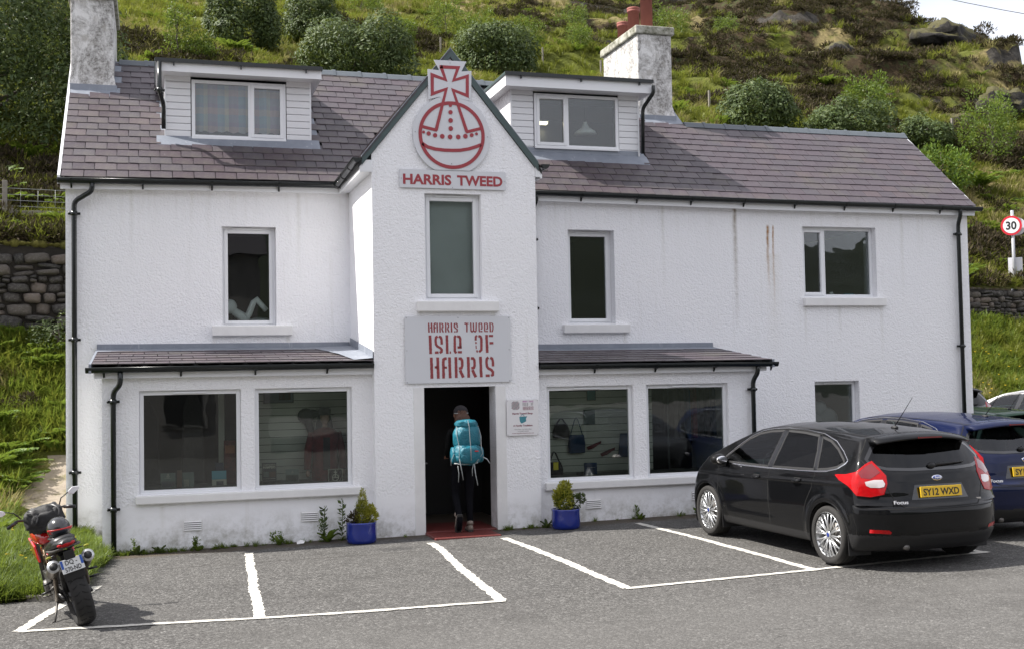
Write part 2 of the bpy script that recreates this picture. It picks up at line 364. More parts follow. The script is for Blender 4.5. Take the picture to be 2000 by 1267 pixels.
# ================================================================ the ground in front of the shop
def gz(x, y=0.0): return 0.03+0.0125*x
def ground_sheet(name, x0, x1, y0, y1, m, nx, ny, dz=0.0, fn=None, kind='structure'):
    mb = MB()
    X = np.linspace(x0, x1, nx); Y = np.linspace(y0, y1, ny)
    vs_ = [(x, y, (fn(x, y) if fn else gz(x, y))+dz) for y in Y for x in X]
    fs = [(j*nx+i, j*nx+i+1, (j+1)*nx+i+1, (j+1)*nx+i) for j in range(ny-1) for i in range(nx-1)]
    mb.add(vs_, fs, m, True); o = mb.build(name); tag(o, kind=kind); return o
def gfar(x, y):      # flattens far out, so that the sheet reaches the horizon on the camera side
    return 0.03+0.0125*max(-30, min(40, x))
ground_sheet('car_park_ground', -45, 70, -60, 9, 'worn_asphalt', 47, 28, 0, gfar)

def strip(pts, w, dz=.004, jag=.012, seed=0):
    """a hand painted line along pts on the ground, with slightly ragged edges"""
    rnd = random.Random(seed); P = [Vector((p[0], p[1])) for p in pts]; out_ = []
    for i in range(len(P)-1):
        n = max(2, int((P[i+1]-P[i]).length/.06))
        for k in range(n+(i == len(P)-2)): out_.append(P[i].lerp(P[i+1], k/n))
    mb = MB(); vs_ = []
    for i, p in enumerate(out_):
        t = (out_[min(i+1, len(out_)-1)]-out_[max(i-1, 0)]).normalized(); nrm = Vector((-t.y, t.x))
        wig = .018*noise.noise(Vector((p.x*1.1+seed, p.y*1.1, 3)))
        for sgn in (-1, 1):
            q = p+nrm*(sgn*w/2+wig+rnd.uniform(-jag, jag)); vs_.append((q.x, q.y, gz(q.x)+dz))
    fs = [(2*i, 2*i+1, 2*i+3, 2*i+2) for i in range(len(out_)-1)]
    mb.add(vs_, fs, 'worn_white_road_paint')
    o = mb.build('parking_line'); return tag(o, kind='structure')
strip([(.03,-6.37),(.25,-5.4),(.47,-4.78),(.60,-4.2)], .11, .004, seed=1)
strip([(.03,-6.39),(2.14,-6.75),(3.2,-6.86),(4.43,-6.95)], .085, .008, seed=2)
strip([(2.34,-2.52),(2.24,-4.4),(2.14,-6.70)], .105, .004, seed=3)
strip([(4.64,-2.80),(4.62,-3.6),(4.50,-5.0),(4.40,-6.90)], .11, .004, seed=4)
strip([(5.62,-2.84),(5.70,-4.2),(5.74,-6.85)], .11, .004, seed=5)
strip([(5.70,-6.87),(7.9,-6.76),(10.22,-6.62)], .085, .008, seed=6)
strip([(7.74,-2.36),(7.86,-4.4),(7.91,-6.72)], .10, .004, seed=7)
strip([(10.05,-2.4),(10.15,-4.6),(10.16,-6.58)], .10, .004, seed=8)
strip([(12.5,-3.2),(12.4,-6.0),(12.35,-6.45)], .10, .004, seed=9)
strip([(10.9,-4.35),(12.45,-4.2),(14.6,-4.1)], .09, .004, seed=10)

# ================================================================ the shop house
HOUSE = empty('shop_house', (7.6, 2.8, 0), label='long white roughcast shop house with purple slate roof, two dormers and central gabled porch', cat='house')
HI = Matrix.Translation((-7.6, -2.8, 0))
def hb(mb, name, m=None, parent=None, **k):
    """build a house part from world coordinates"""
    o = mb.build(name, m, parent or HOUSE, **k)
    base = Vector((0,0,0)); q = parent or HOUSE
    while q is not None: base += q.location; q = q.parent
    o.data.transform(Matrix.Translation(-base)); return o
def he(name, parent=None, loc=(0,0,0)):
    """an Empty part of the house sitting at world loc"""
    q = parent or HOUSE; base = Vector((0,0,0)); k = q
    while k is not None: base += k.location; k = k.parent
    return empty(name, Vector(loc)-base, parent=q)
def hpiece(name, mesh, loc, rot=(0,0,0), parent=None, scale=None):
    base = Vector((0,0,0)); q = parent
    while q is not None: base += q.location; q = q.parent
    return piece(name, mesh, Vector(loc)-base, rot, parent, scale)

XL, XR = 0.0, 15.28; TX0, TX1 = 4.07, 6.425; TY, PY = -2.004, -1.828; PX0, PX1, PX2 = .56, TX1, 9.95
HB = 5.7                                    # back wall
EX = [0, 2, 4.1, 7, 11.2, 15.3]; EZ = [5.165, 5.195, 5.205, 5.175, 5.125, 5.115]
def ez(x): return float(np.interp(x, EX, EZ))
T = math.tan(R(39.5)); CO, SI = math.cos(R(39.5)), math.sin(R(39.5))
def roofz(x, y): return ez(x)+T*(y+.15)
W1 = (2.173,2.964,3.06,4.527); W3 = (7.618,8.421,3.051,4.579); W4 = (11.91,13.362,3.489,4.713); W5 = (12.07,12.942,.95,2.038)
WT = (4.805,5.616,3.302,4.789); DR = (4.759,5.78,-.3,2.1)
PA, PB = (1.018,2.305,.783,2.126), (2.489,3.787,.783,2.126); PC, PD = (6.60,7.938,.706,2.068), (8.146,9.476,.706,2.068)
# main front wall (holes behind the two shop bays are not cut: the bays have their own back walls)
mb = MB(); wall_sheet(mb, XL, XR, -.4, 5.08, 0, [W1, W3, W4, W5], .38); w = hb(mb, 'front_wall', bevel=.012, merge=True)
mb = MB()
mb.box((XL, .38, -.4), (XL+.35, HB, 5.02), 'white_roughcast'); mb.box((XR-.35, .38, -.4), (XR, HB, 5.0), 'white_roughcast')
mb.box((XL+.35, HB-.35, -.4), (XR-.35, HB, 5.0), 'white_roughcast')
for x0, x1, yr, zr in ((XL, XL+.35, 2.85, 7.45), (10.15, 10.5, 2.85, 7.42), (XR-.35, XR, 1.85, 6.6)):     # gables
    yb = 2*yr+.15
    mb.prism([(.02, 5.0), (yr, zr), (min(yb-.2, HB), 5.0)], 0, x0+.002, x1-.002, 'white_roughcast')
hb(mb, 'side_walls')
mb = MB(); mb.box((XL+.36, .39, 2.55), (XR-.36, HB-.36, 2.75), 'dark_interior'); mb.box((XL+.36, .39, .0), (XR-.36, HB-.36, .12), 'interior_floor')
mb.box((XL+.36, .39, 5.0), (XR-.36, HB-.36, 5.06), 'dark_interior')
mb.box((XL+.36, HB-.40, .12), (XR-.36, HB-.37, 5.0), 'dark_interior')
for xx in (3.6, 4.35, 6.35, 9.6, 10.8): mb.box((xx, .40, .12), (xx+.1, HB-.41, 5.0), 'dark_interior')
hb(mb, 'interior_rooms')
# tower (central gable) -------------------------------------------------
mb = MB(); wall_sheet(mb, TX0, TX1, -.4, 5.15, TY, [WT, DR], .32, top=False)
def gz_(x): return 6.70-1.235*abs(x-5.2)
_xs = [TX0, 4.759, 4.805, 5.616, 5.78, TX1]; _top = [(TX1, gz_(TX1)), (5.2, gz_(5.2)), (TX0, gz_(TX0))]
_pl = [(x, 5.15) for x in _xs]+_top
for _y, _o in ((TY, 1), (TY+.32, -1)): mb.add([(a, _y, b) for a, b in _pl], [tuple(range(len(_pl)))[::_o]], 'white_roughcast')
_e = [(TX1, 5.15)]+_top+[(TX0, 5.15)]
for (a, b), (c, d) in zip(_e[:-1], _e[1:]): mb.add([(a,TY,b),(a,TY+.32,b),(c,TY+.32,d),(c,TY,d)], [(0,1,2,3)], 'white_roughcast')
mb.box((TX0, TY+.32, -.4), (TX0+.3, -.001, 5.20), 'white_roughcast'); mb.box((TX1-.3, TY+.32, -.4), (TX1, -.001, 5.20), 'white_roughcast')
w = hb(mb, 'gable_porch_wall', bevel=.014, merge=True)
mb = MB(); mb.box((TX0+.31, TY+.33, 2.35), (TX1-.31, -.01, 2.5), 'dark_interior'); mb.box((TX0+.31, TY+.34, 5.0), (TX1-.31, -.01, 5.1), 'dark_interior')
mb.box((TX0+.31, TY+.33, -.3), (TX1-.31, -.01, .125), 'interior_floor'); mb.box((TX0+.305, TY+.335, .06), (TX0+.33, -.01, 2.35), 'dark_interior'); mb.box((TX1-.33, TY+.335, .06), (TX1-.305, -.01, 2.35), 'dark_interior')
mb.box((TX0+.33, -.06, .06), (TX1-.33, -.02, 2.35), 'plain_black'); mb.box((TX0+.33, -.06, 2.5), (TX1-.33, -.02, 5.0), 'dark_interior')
hb(mb, 'lobby_lining')
# smooth painted surround of the doorway
mb = MB()
for a, b in ((4.61, 4.757), (5.783, 5.93)): mb.box((a, TY-.008, .0), (b, TY+.02, 2.10), 'white_smooth_paint')
hb(mb, 'door_surround', bevel=.004)
mb = MB(); mb.box((4.745, TY-.62, -.1), (5.66, TY-.0, .118), 'red_doorstep'); mb.box((4.765, TY, -.1), (5.775, TY+.9, .128), 'red_doorstep')
hb(mb, 'doorstep', bevel=.012)
mb = MB(); mb.box((4.775, TY+.35, .14), (4.82, TY+1.15, 2.07), 'plain_black'); d = hb(mb, 'door', bevel=.006)
mb = MB(); mb.tube([(4.83, TY+.42, 1.03), (4.88, TY+.42, 1.03), (4.88, TY+.54, 1.03)], .011, 'steel_screw'); hb(mb, 'handle', parent=d)
# shop bays --------------------------------------------------------------
for nm, a, b, ho, zt in (('left', PX0, TX0, [PA, PB], 2.42), ('right', TX1, PX2, [PC, PD], 2.37)):
    mb = MB(); wall_sheet(mb, a, b, -.4, zt, PY, ho, .22)
    if nm == 'left': mb.box((a, PY+.22, -.4), (a+.22, -.001, zt+.02), 'white_roughcast')
    else: mb.box((b-.22, PY+.22, -.4), (b, -.001, zt+.02), 'white_roughcast')
    hb(mb, 'bay_wall', bevel=.012, merge=True)

# ---------------------------------------------------------------- roofs
def slate_mesh(seed, w_=.296, l=.33, t=.009):
    rnd = random.Random(seed); n = 5
    xs = [-w_/2+w_*i/(n-1) for i in range(n)]
    tail = [-l/2+rnd.uniform(-.004, .004) for _ in xs]
    vs_ = [(x, y, t) for x, y in zip(xs, tail)]+[(x, l/2, t) for x in (xs[-1], xs[0])]+[(x, y-.003, 0) for x, y in zip(xs, tail)]+[(x, l/2, 0) for x in (xs[-1], xs[0])]
    k = n+2; fs = [tuple(range(k)), tuple(range(2*k-1, k-1, -1))]+[(i, k+i, k+(i+1)%k, (i+1)%k) for i in range(k)]
    return vs_, fs
SV = [slate_mesh(i) for i in range(4)]
def slate_me():
    r_ = []
    for i, (v_, f_) in enumerate(SV):
        me = bpy.data.meshes.new('slate'); me.from_pydata(v_, [], f_); me.materials.append(M('purple_slate')); r_.append(me)
    return r_
SME = slate_me()
class Roof:
    """rows of lapped slates on the plane through P0 with unit vectors u (along eave) and v (up slope)"""
    def __init__(s, parent, zfun=None): s.parent = parent; s.items = []
    def lay(s, P0, u, v, width, length, exp, wid=.305, keep=None, seed=0, dz=None, clip=None):
        rnd = random.Random(seed); nrm = Vector(u).cross(Vector(v)).normalized(); u = Vector(u); v = Vector(v); rows = int(length/exp+.35)
        for r_ in range(rows):
            off = (wid/2 if r_ % 2 else 0)+rnd.uniform(-.012, .012)
            k = 0; x = -off
            while x < width-.01:
                xa, xb = max(x, 0), min(x+wid, width)
                if xb-xa > .04:
                    cx = (xa+xb)/2; cy = r_*exp+.33/2-.02
                    p = Vector(P0)+u*cx+v*cy
                    if keep is None or keep(p, xb-xa):
                        if dz: p = p+Vector((0, 0, dz(p.x)))
                        # cut top rows shorter
                        ln = min(1.0, (length-r_*exp+.03)/.33)
                        p = p+nrm*(.012+rnd.uniform(0, .003)) - v*(.33*(1-ln)/2)
                        tilt = .010/exp*1.05
                        up = (v*math.cos(tilt)-nrm*math.sin(tilt)*1.0); n2 = u.cross(up)
                        yaw = rnd.uniform(-.006, .006); uu = u*math.cos(yaw)+up*math.sin(yaw); vv = up*math.cos(yaw)-u*math.sin(yaw)
                        s.items.append((p, uu, vv, n2, (xb-xa)/.296*.968, ln, rnd.randrange(4), r_))
                x += wid
    def emit(s, singles):
        base = Vector((0,0,0)); q = s.parent
        while q is not None: base += q.location; q = q.parent
        cp = CAM; s.items.sort(key=lambda it: (it[0]-cp).length - (2 if it[4] > .8 else 0))
        for it in s.items[:singles]:
            p, uu, vv, n2, sx, sy, k, _ = it
            o = bpy.data.objects.new('slate', SME[k]); COL.objects.link(o); o.parent = s.parent
            o.matrix_local = Matrix(((uu.x*sx, vv.x*sy, n2.x, p.x-base.x), (uu.y*sx, vv.y*sy, n2.y, p.y-base.y), (uu.z*sx, vv.z*sy, n2.z, p.z-base.z), (0,0,0,1)))
        mb = MB()
        for it in s.items[singles:]:
            p, uu, vv, n2, sx, sy, k, _ = it; v_, f_ = SV[k]
            mb.add([p+uu*(a*sx)+vv*(b*sy)+n2*c-base for a, b, c in v_], f_, 'purple_slate')
        if mb.v: tag(mb.build('slates', None, s.parent), kind='stuff')

ROOF = he('roof', loc=(7.6, 2.8, 5.2))
DL = (1.39, 3.60, .80); DRR = (6.94, 9.24, .80)        # dormer faces x0,x1,y
mb = MB()
def roofslab(x0, x1, y0, y1, th=.05, lift=-.015):
    n = max(1, int((x1-x0)/1.0)); xs = np.linspace(x0, x1, n+1)
    for a, b in zip(xs[:-1], xs[1:]):
        mb.add([(a,y0,roofz(a,y0)+lift),(b,y0,roofz(b,y0)+lift),(b,y1,roofz(b,y1)+lift),(a,y1,roofz(a,y1)+lift),
                (a,y0,roofz(a,y0)+lift-th),(b,y0,roofz(b,y0)+lift-th),(b,y1,roofz(b,y1)+lift-th),(a,y1,roofz(a,y1)+lift-th)],
               [(0,1,2,3),(4,7,6,5),(0,4,5,1),(1,5,6,2),(2,6,7,3),(3,7,4,0)], 'plain_black')
YM, YW = 2.80, 1.88                                      # ridge positions of main house and wing
roofslab(-.06, 10.5, -.13, YM); roofslab(10.5, 15.32, -.13, YW)
for (x0, x1, yr) in ((-.06, 10.5, YM), (10.5, 15.32, YW)):          # rear slopes
    zr = roofz(8, yr)-.015
    mb.add([(x0,yr,zr),(x1,yr,zr),(x1,2*yr+.3,5.1),(x0,2*yr+.3,5.1),(x0,yr,zr-.05),(x1,yr,zr-.05),(x1,2*yr+.3,5.05),(x0,2*yr+.3,5.05)],
           [(0,1,2,3),(4,7,6,5),(0,4,5,1),(1,5,6,2),(2,6,7,3),(3,7,4,0)], 'plain_black')
hb(mb, 'roof_deck', parent=ROOF)
def keepm(p, w_):
    x, y = p.x, p.y
    if x > 10.52 and y > YW-.02: return False
    for (a, b, yf) in (DL, DRR):
        if a-.02 < x < b+.02 and y > yf-.14: return False
    if y > 1.93 and (x < .62 or 9.76 < x < 10.55): return False
    # tower roof meets the main roof in two valleys
    zt = roofz(x, y); zz = 6.79-abs(x-5.2)*1.235
    if zz > zt+.11 and 3.9 < x < 6.6: return False
    return True
rf = Roof(ROOF)
rf.lay((-.06, -.15, 0), (1,0,0), (0, CO, SI), 15.41, 3.83, .205, keep=keepm, seed=1, dz=ez)
rf.emit(215)
# tower roof slopes
def tower_deck(sgn):
    xe = 5.2+sgn*1.32; ze = 6.79-1.32*1.235
    m_ = MB(); yb = 1.9
    m_.add([(5.2,TY-.03,6.79),(xe,TY-.03,ze),(xe,.1,ze),(5.2,yb,6.79),(5.2,TY-.03,6.72),(xe,TY-.03,ze-.06),(xe,.1,ze-.06),(5.2,yb,6.72)],
           [(0,1,2,3),(4,7,6,5),(0,4,5,1),(1,5,6,2),(2,6,7,3),(3,7,4,0)], 'plain_black'); hb(m_, 'gable_deck', parent=ROOF)
    r2_ = Roof(ROOF); k = 1/math.hypot(1, 1.235)
    r2_.lay((xe, TY-.05, ze+.01) if sgn < 0 else (xe, 1.9, ze+.01), (0,-1,0) if False else ((0,-1,0) if sgn < 0 else (0,-1,0)), (-sgn*k, 0, 1.235*k), 1, 1, 1, keep=lambda p, w_: False)
    # u must make u x v point outwards
    u = (0,-1,0) if sgn < 0 else (0,1,0)
    P0 = (xe, 1.9, ze) if sgn < 0 else (xe, TY-.03, ze)
    def kp(p, w_): return p.z > roofz(p.x, p.y)-.06 or p.y < 0
    r2_.lay(P0, u, (-sgn*k, 0, 1.235*k), 3.95, 2.1, .205, keep=kp, seed=5+sgn)
    r2_.emit(0)
tower_deck(-1); tower_deck(1)
# ridge caps, verges, bargeboards
def ridge(xa, xb, y, cap=.455, first=True):
    n = int(round((xb-xa)/cap)); st = (xb-xa)/n
    for i in range(n):
        a = xa+i*st; z = roofz(a+st/2, y)+.045; m_ = MB()
        sec = [(y-.115, z-.10), (y-.03, z-.004), (y, z+.012), (y+.03, z-.004), (y+.115, z-.10), (y+.10, z-.115), (y, z-.02), (y-.10, z-.115)]
        m_.prism(sec, 0, a+.004, a+st-.004, 'ridge_slate')
        sec2 = [(y-.125, z-.105), (y-.033, z+.008), (y, z+.026), (y+.033, z+.008), (y+.125, z-.105), (y+.11, z-.12), (y, z-.02), (y-.11, z-.12)]
        m_.prism(sec2, 0, a+st-.045, a+st+.012, 'ridge_slate'); hb(m_, 'ridge_tile', parent=ROOF)
ridge(.66, 9.74, YM); ridge(10.6, 15.34, YW, .43)
mb = MB()
for x0, x1, y1 in ((-.10, -.062, YM), (15.325, 15.355, YW)):
    mb.add([(x0,-.14,roofz(x0,-.14)+.022),(x1,-.14,roofz(x1,-.14)+.022),(x1,y1,roofz(x1,y1)+.022),(x0,y1,roofz(x0,y1)+.022),
            (x0,-.14,roofz(x0,-.14)-.10),(x1,-.14,roofz(x1,-.14)-.10),(x1,y1,roofz(x1,y1)-.10),(x0,y1,roofz(x0,y1)-.10)],
           [(0,1,2,3),(4,7,6,5),(0,4,5,1),(1,5,6,2),(2,6,7,3),(3,7,4,0)], 'white_upvc')
hb(mb, 'verge_trim', parent=ROOF)
for sgn in (-1, 1):
    xe = 5.2+sgn*1.27; ze = 6.80-1.27*1.235
    mb = MB(); k = Vector((1.235, 1)).normalized()
    # a dark bargeboard with a pale top fillet
    a, b = Vector((5.2, 6.835)), Vector((xe, ze+.035)); nn = Vector((0, -.095))
    mb.prism([(a.x, a.y), (b.x, b.y), (b.x, b.y-.125), (a.x, a.y-.125)], 1, TY-.034, TY-.003, 'green_black_bargeboard')
    mb.prism([(a.x, a.y+.012), (b.x, b.y+.012), (b.x, b.y+.001), (a.x, a.y+.001)], 1, TY-.036, TY+.02, 'grey_lead')
    hb(mb, 'bargeboard', parent=ROOF)

# ---------------------------------------------------------------- gutters and pipes
def gutter_run(a, b, rad=.058, brk=.95, side=(0,-1), first=.35):
    """half round gutter from a to b (points of its rim centre)"""
    a, b = Vector(a), Vector(b); t = (b-a); Ln = t.length; t.normalize(); sd = Vector((side[0], side[1], 0)).normalized(); up = Vector((0,0,1))
    m_ = MB(); n = 9; sec = [(math.cos(math.pi+math.pi*k/(n-1)), math.sin(math.pi+math.pi*k/(n-1))) for k in range(n)]
    sec = [(c*rad, s_*rad*1.15) for c, s_ in sec]; inner = [(c*.86, s_*.86+.002) for c, s_ in reversed(sec)]; full = sec+inner
    vs_ = [p+sd*c+up*s_ for p in (a, b) for c, s_ in full]; k = len(full)
    fs = [(i, (i+1)%k, k+(i+1)%k, k+i) for i in range(k)]
    m_.add(vs_, fs, 'black_gutter', True)
    for p, q in ((a, -1), (b, 1)):
        m_.add([p+sd*c+up*s_+t*q*.004 for c, s_ in sec], [tuple(range(n))], 'black_gutter')
    # rim bead
    m_.tube([a+sd*rad+up*.0, b+sd*rad], .007, 'black_gutter', 6)
    g_ = hb(m_, 'gutter')
    x = first
    while x < Ln:
        p = a+t*x; mm = MB(); sec3 = [(c*1.12, s_*1.12) for c, s_ in sec]
        mm.add([p+t*d_+sd*c+up*s_ for d_ in (-.016, .016) for c, s_ in sec3], [(i, i+1, n+i+1, n+i) for i in range(n-1)]+[tuple(range(n)), tuple(range(2*n-1, n-1, -1))], 'black_gutter', False)
        mm.add([p-sd*(rad*1.05)+t*d_+up*z_+sd*o_ for d_ in (-.012, .012) for z_, o_ in ((-.02, 0), (-.125, 0), (-.05, .05))], [(0,1,2),(3,5,4),(0,3,4,1),(1,4,5,2),(2,5,3,0)], 'black_gutter')
        hb(mm, 'gutter_bracket', parent=g_); x += brk
    return g_
GX = [(-.07, 1.9), (1.9, 3.93)]
def eave_gutter(x0, x1, first): return gutter_run((x0, -.215, ez(x0)-.03), (x1, -.215, ez(x1)-.03), brk=.97, first=first)
eave_gutter(-.09, 3.92, .18); eave_gutter(6.60, 15.42, 1.2)
gutter_run((3.86, -.18, 5.17), (3.86, TY-.08, 5.235), side=(-1,0), brk=.62, first=.12); gutter_run((6.56, -.10, 5.17), (6.56, TY-.08, 5.235), side=(1,0), brk=.6, first=.2)
def fascia(x0, x1, y, z0, z1, th=.022, m='white_upvc', soffit=.13):
    m_ = MB(); m_.box((x0, y, z0), (x1, y+th, z1), m)
    m_.box((x0, y+th, z0+.012), (x1, y+soffit, z0+.024), m); return hb(m_, 'fascia')
for xa, xb in ((-.06, 2.0), (2.0, 4.02), (6.45, 7.0), (7.0, 11.2), (11.2, 15.34)):
    za, zb_ = ez(xa), ez(xb); m_ = MB()
    m_.add([(xa,-.145,za-.165),(xb-.003,-.145,zb_-.165),(xb-.003,-.145,zb_-.02),(xa,-.145,za-.02),(xa,-.123,za-.165),(xb-.003,-.123,zb_-.165),(xb-.003,-.123,zb_-.02),(xa,-.123,za-.02)], [(0,1,2,3),(4,7,6,5),(0,4,5,1),(1,5,6,2),(2,6,7,3),(3,7,4,0)], 'white_upvc')
    m_.add([(xa,-.123,za-.150),(xb-.003,-.123,zb_-.150),(xb-.003,-.002,zb_-.150),(xa,-.002,za-.150)], [(0,1,2,3)], 'white_upvc'); hb(m_, 'fascia')
m_ = MB(); m_.box((3.90, TY-.02, 5.045), (3.925, -.15, 5.19), 'white_upvc'); m_.box((3.925, TY-.02, 5.055), (4.068, -.12, 5.068), 'white_upvc'); m_.box((3.925, TY-.022, 5.068), (4.07, TY-.0025, 5.22), 'white_upvc'); hb(m_, 'fascia')
m_ = MB(); m_.box((6.50, TY-.02, 5.045), (6.525, -.12, 5.19), 'white_upvc'); m_.box((6.427, TY-.022, 5.06), (6.50, TY-.0025, 5.20), 'white_upvc'); hb(m_, 'fascia')
def downpipe(pts, r_=.036, clips=()):
    m_ = MB()
    # round the corners
    P = [Vector(p) for p in pts]; Q = [P[0]]
    for i in range(1, len(P)-1):
        a, b, c = P[i-1], P[i], P[i+1]; d = min(.07, (b-a).length/2.2, (c-b).length/2.2)
        s0, s1 = b+(a-b).normalized()*d, b+(c-b).normalized()*d
        for k in range(5): t = k/4; Q.append(s0*(1-t)**2+b*2*t*(1-t)+s1*t*t)
    Q.append(P[-1]); m_.tube(Q, r_, 'black_gutter', 14)
    g_ = hb(m_, 'downpipe')
    for z in clips:
        lo = None
        for a, b in zip(P[:-1], P[1:]):
            if min(a.z, b.z) <= z <= max(a.z, b.z) and abs(a.z-b.z) > .3: lo = a.lerp(b, (z-a.z)/(b.z-a.z))
        if lo is None: continue
        mm = MB(); mm.lathe([(r_*1.28, -.03), (r_*1.28, .03)], lo, 'black_gutter', 14); mm.box((lo.x-r_*2.3, lo.y+r_*.5, lo.z-.018), (lo.x+r_*2.3, lo.y+r_*1.2, lo.z+.018), 'black_gutter')
        for sx in (-1, 1): mm.ball((lo.x+sx*r_*2.0, lo.y+r_*.4, lo.z), .014, 'black_gutter', 8, 5)
        hb(mm, 'pipe_clip', parent=g_)
downpipe([(.37,-.215,5.10),(.37,-.215,4.97),(.12,-.075,4.83),(.12,-.075,4.2),(.125,-.075,.04)], clips=(4.66,2.86,.98))
downpipe([(.79,-2.02,2.37),(.79,-2.02,2.22),(.70,-1.90,2.12),(.70,-1.90,.04)], clips=(2.0,.62), r_=.034)
downpipe([(9.90,-1.99,2.34),(9.90,-1.99,2.22),(9.86,-1.90,2.10),(9.86,-1.90,.10)], clips=(1.97,.7), r_=.034)
downpipe([(14.98,-.215,5.08),(14.98,-.215,4.95),(15.03,-.075,4.80),(15.03,-.075,.2)], clips=(4.62,2.62,.9))
downpipe([(7.03,-.215,5.12),(7.03,-.215,5.0),(7.02,-.08,4.9),(7.02,-.08,2.8)], clips=(4.4,3.3), r_=.030)

# ---------------------------------------------------------------- bay roofs
def bay_roof(x0, x1, zt, zb, fl0, fl1, seed, xl=None):
    r_ = he('bay_roof', loc=((x0+x1)/2, -1, zt)); sl_ = (zt-zb)/2.03; k = 1/math.hypot(1, sl_); Ln = 2.03/k
    m_ = MB(); m_.add([(x0,-2.02,zb-.02),(x1,-2.02,zb-.02),(x1,0,zt-.02),(x0,0,zt-.02),(x0,-2.02,zb-.07),(x1,-2.02,zb-.07),(x1,0,zt-.07),(x0,0,zt-.07)],
        [(0,1,2,3),(4,7,6,5),(0,4,5,1),(1,5,6,2),(2,6,7,3),(3,7,4,0)], 'plain_black'); hb(m_, 'roof_deck', parent=r_)
    q = Roof(r_); q.lay((x0, -2.02, zb), (1,0,0), (0, k, sl_*k), x1-x0, Ln-.12, .325, wid=.32, seed=seed); q.emit(26)
    m_ = MB(); m_.box((fl0, -.045, zt-.03), (fl1, -.002, zt+.095), 'grey_lead'); m_.add([(fl0,-.30,zt-.012),(fl1,-.30,zt-.012),(fl1,-.03,zt+.028),(fl0,-.03,zt+.028),(fl0,-.30,zt-.022),(fl1,-.30,zt-.022),(fl1,-.03,zt),(fl0,-.03,zt)],
        [(0,1,2,3),(4,7,6,5),(0,4,5,1),(1,5,6,2),(2,6,7,3),(3,7,4,0)], 'grey_lead'); hb(m_, 'lead_flashing', parent=r_, bevel=.008)
    xs = [x0-.03, x0] if xl else [x1, x1+.03]
    m_ = MB(); m_.add([(xs[0],-2.05,zb+.02),(xs[1],-2.05,zb+.02),(xs[1],0,zt+.02),(xs[0],0,zt+.02),(xs[0],-2.05,zb-.10),(xs[1],-2.05,zb-.10),(xs[1],0,zt-.10),(xs[0],0,zt-.10)],
        [(0,1,2,3),(4,7,6,5),(0,4,5,1),(1,5,6,2),(2,6,7,3),(3,7,4,0)], 'grey_lead'); hb(m_, 'verge_trim', parent=r_)
    return r_
br = bay_roof(.44, 4.06, 2.70, 2.465, .42, 4.05, 11, True)
m_ = MB(); m_.add([(3.70,-1.2,2.60),(4.06,-1.2,2.62),(4.06,-.05,2.745),(3.45,-.05,2.72),(3.80,-2.0,2.50),(4.06,-2.0,2.52)], [(0,1,2,3),(4,5,1,0)], 'grey_lead')
m_.add([(4.055,-2.0,2.50),(4.055,-2.0,2.62),(4.055,-.05,2.86),(4.055,-.05,2.70)], [(0,1,2,3)], 'grey_lead'); hb(m_, 'lead_flashing', parent=br)
br = bay_roof(6.44, 10.12, 2.635, 2.40, 6.43, 10.14, 12, None)
fascia(.47, TX0-.002, PY-.10, 2.30, 2.43, soffit=.1); fascia(TX1+.002, 10.08, PY-.10, 2.245, 2.37, soffit=.1)
gutter_run((.37, -2.0, 2.435), (TX0-.01, -2.0, 2.445), brk=.95, first=.22); gutter_run((TX1+.02, -2.0, 2.385), (10.22, -2.0, 2.375), brk=.95, first=.85)

# ---------------------------------------------------------------- windows
def window(x0, x1, z0, z1, y, rev=.11, parts=None, sill=None, vent=None, glass='window_glass', fw=.052, sash=True, sillz=.0):
    """parts: list of (xa, xb, opening) fractions; y is the wall face"""
    o = he('window', loc=((x0+x1)/2, y+rev, z0)); yf = y+rev
    def ring(m_, a, b, c, d, w_, ya, yb, m='white_upvc'):
        m_.box((a, ya, c), (a+w_, yb, d), m); m_.box((b-w_, ya, c), (b, yb, d), m); m_.box((a+w_, ya, c), (b-w_, yb, c+w_), m); m_.box((a+w_, ya, d-w_), (b-w_, yb, d), m)
    m_ = MB(); ring(m_, x0+.002, x1-.002, z0+.002, z1-.002, fw, yf, yf+.07)
    m_.box((x0+.002, yf-.03, z0-.02+sillz), (x1-.002, yf+.01, z0+.022+sillz), 'white_upvc')
    ps = parts or [(x0+fw, x1-fw, sash)]
    for (a, b, op) in ps[1:]: m_.box((a-fw, yf, z0+fw), (a, yf+.07, z1-fw), 'white_upvc')
    hb(m_, 'frame', parent=o, bevel=.005, merge=False)
    for (a, b, op) in ps:
        lo, hi = z0+fw, z1-fw; g_ = .0
        if op:
            m_ = MB(); ring(m_, a-.012, b+.012, lo-.012, hi+.012, .052, yf-.016, yf+.05); hb(m_, 'sash', parent=o, bevel=.006, merge=False); g_ = .038
        m_ = MB(); m_.box((a+g_, yf+.030, lo+g_), (b-g_, yf+.034, hi-g_), glass); hb(m_, 'pane', parent=o)
    for (a, b) in vent or []:
        m_ = MB(); m_.box((a, yf-.030, z1-.040), (b, yf-.0165, z1-.018), 'white_upvc'); m_.box((a+.01, yf-.034, z1-.036), (b-.01, yf-.0305, z1-.032), 'white_upvc'); hb(m_, 'trickle_vent', parent=o)
    if sill:
        m_ = MB(); a, b, c, d, pr = sill; m_.box((a, y-pr, c), (b, y+.02, d), 'white_smooth_paint'); hb(m_, 'window_sill', parent=o, bevel=.012)
    return o
window(*W1[:2], W1[2]-.02, W1[3], 0, .13, vent=[(2.33,2.76)], sill=(2.02,3.19,2.90,3.05,.085))
window(*WT, TY, .11, vent=[(4.98,5.42)], sill=(4.67,5.84,3.14,3.285,.085))
window(*W3, 0, .17, vent=[(7.80,8.2)], sill=(7.50,8.65,2.90,3.04,.085))
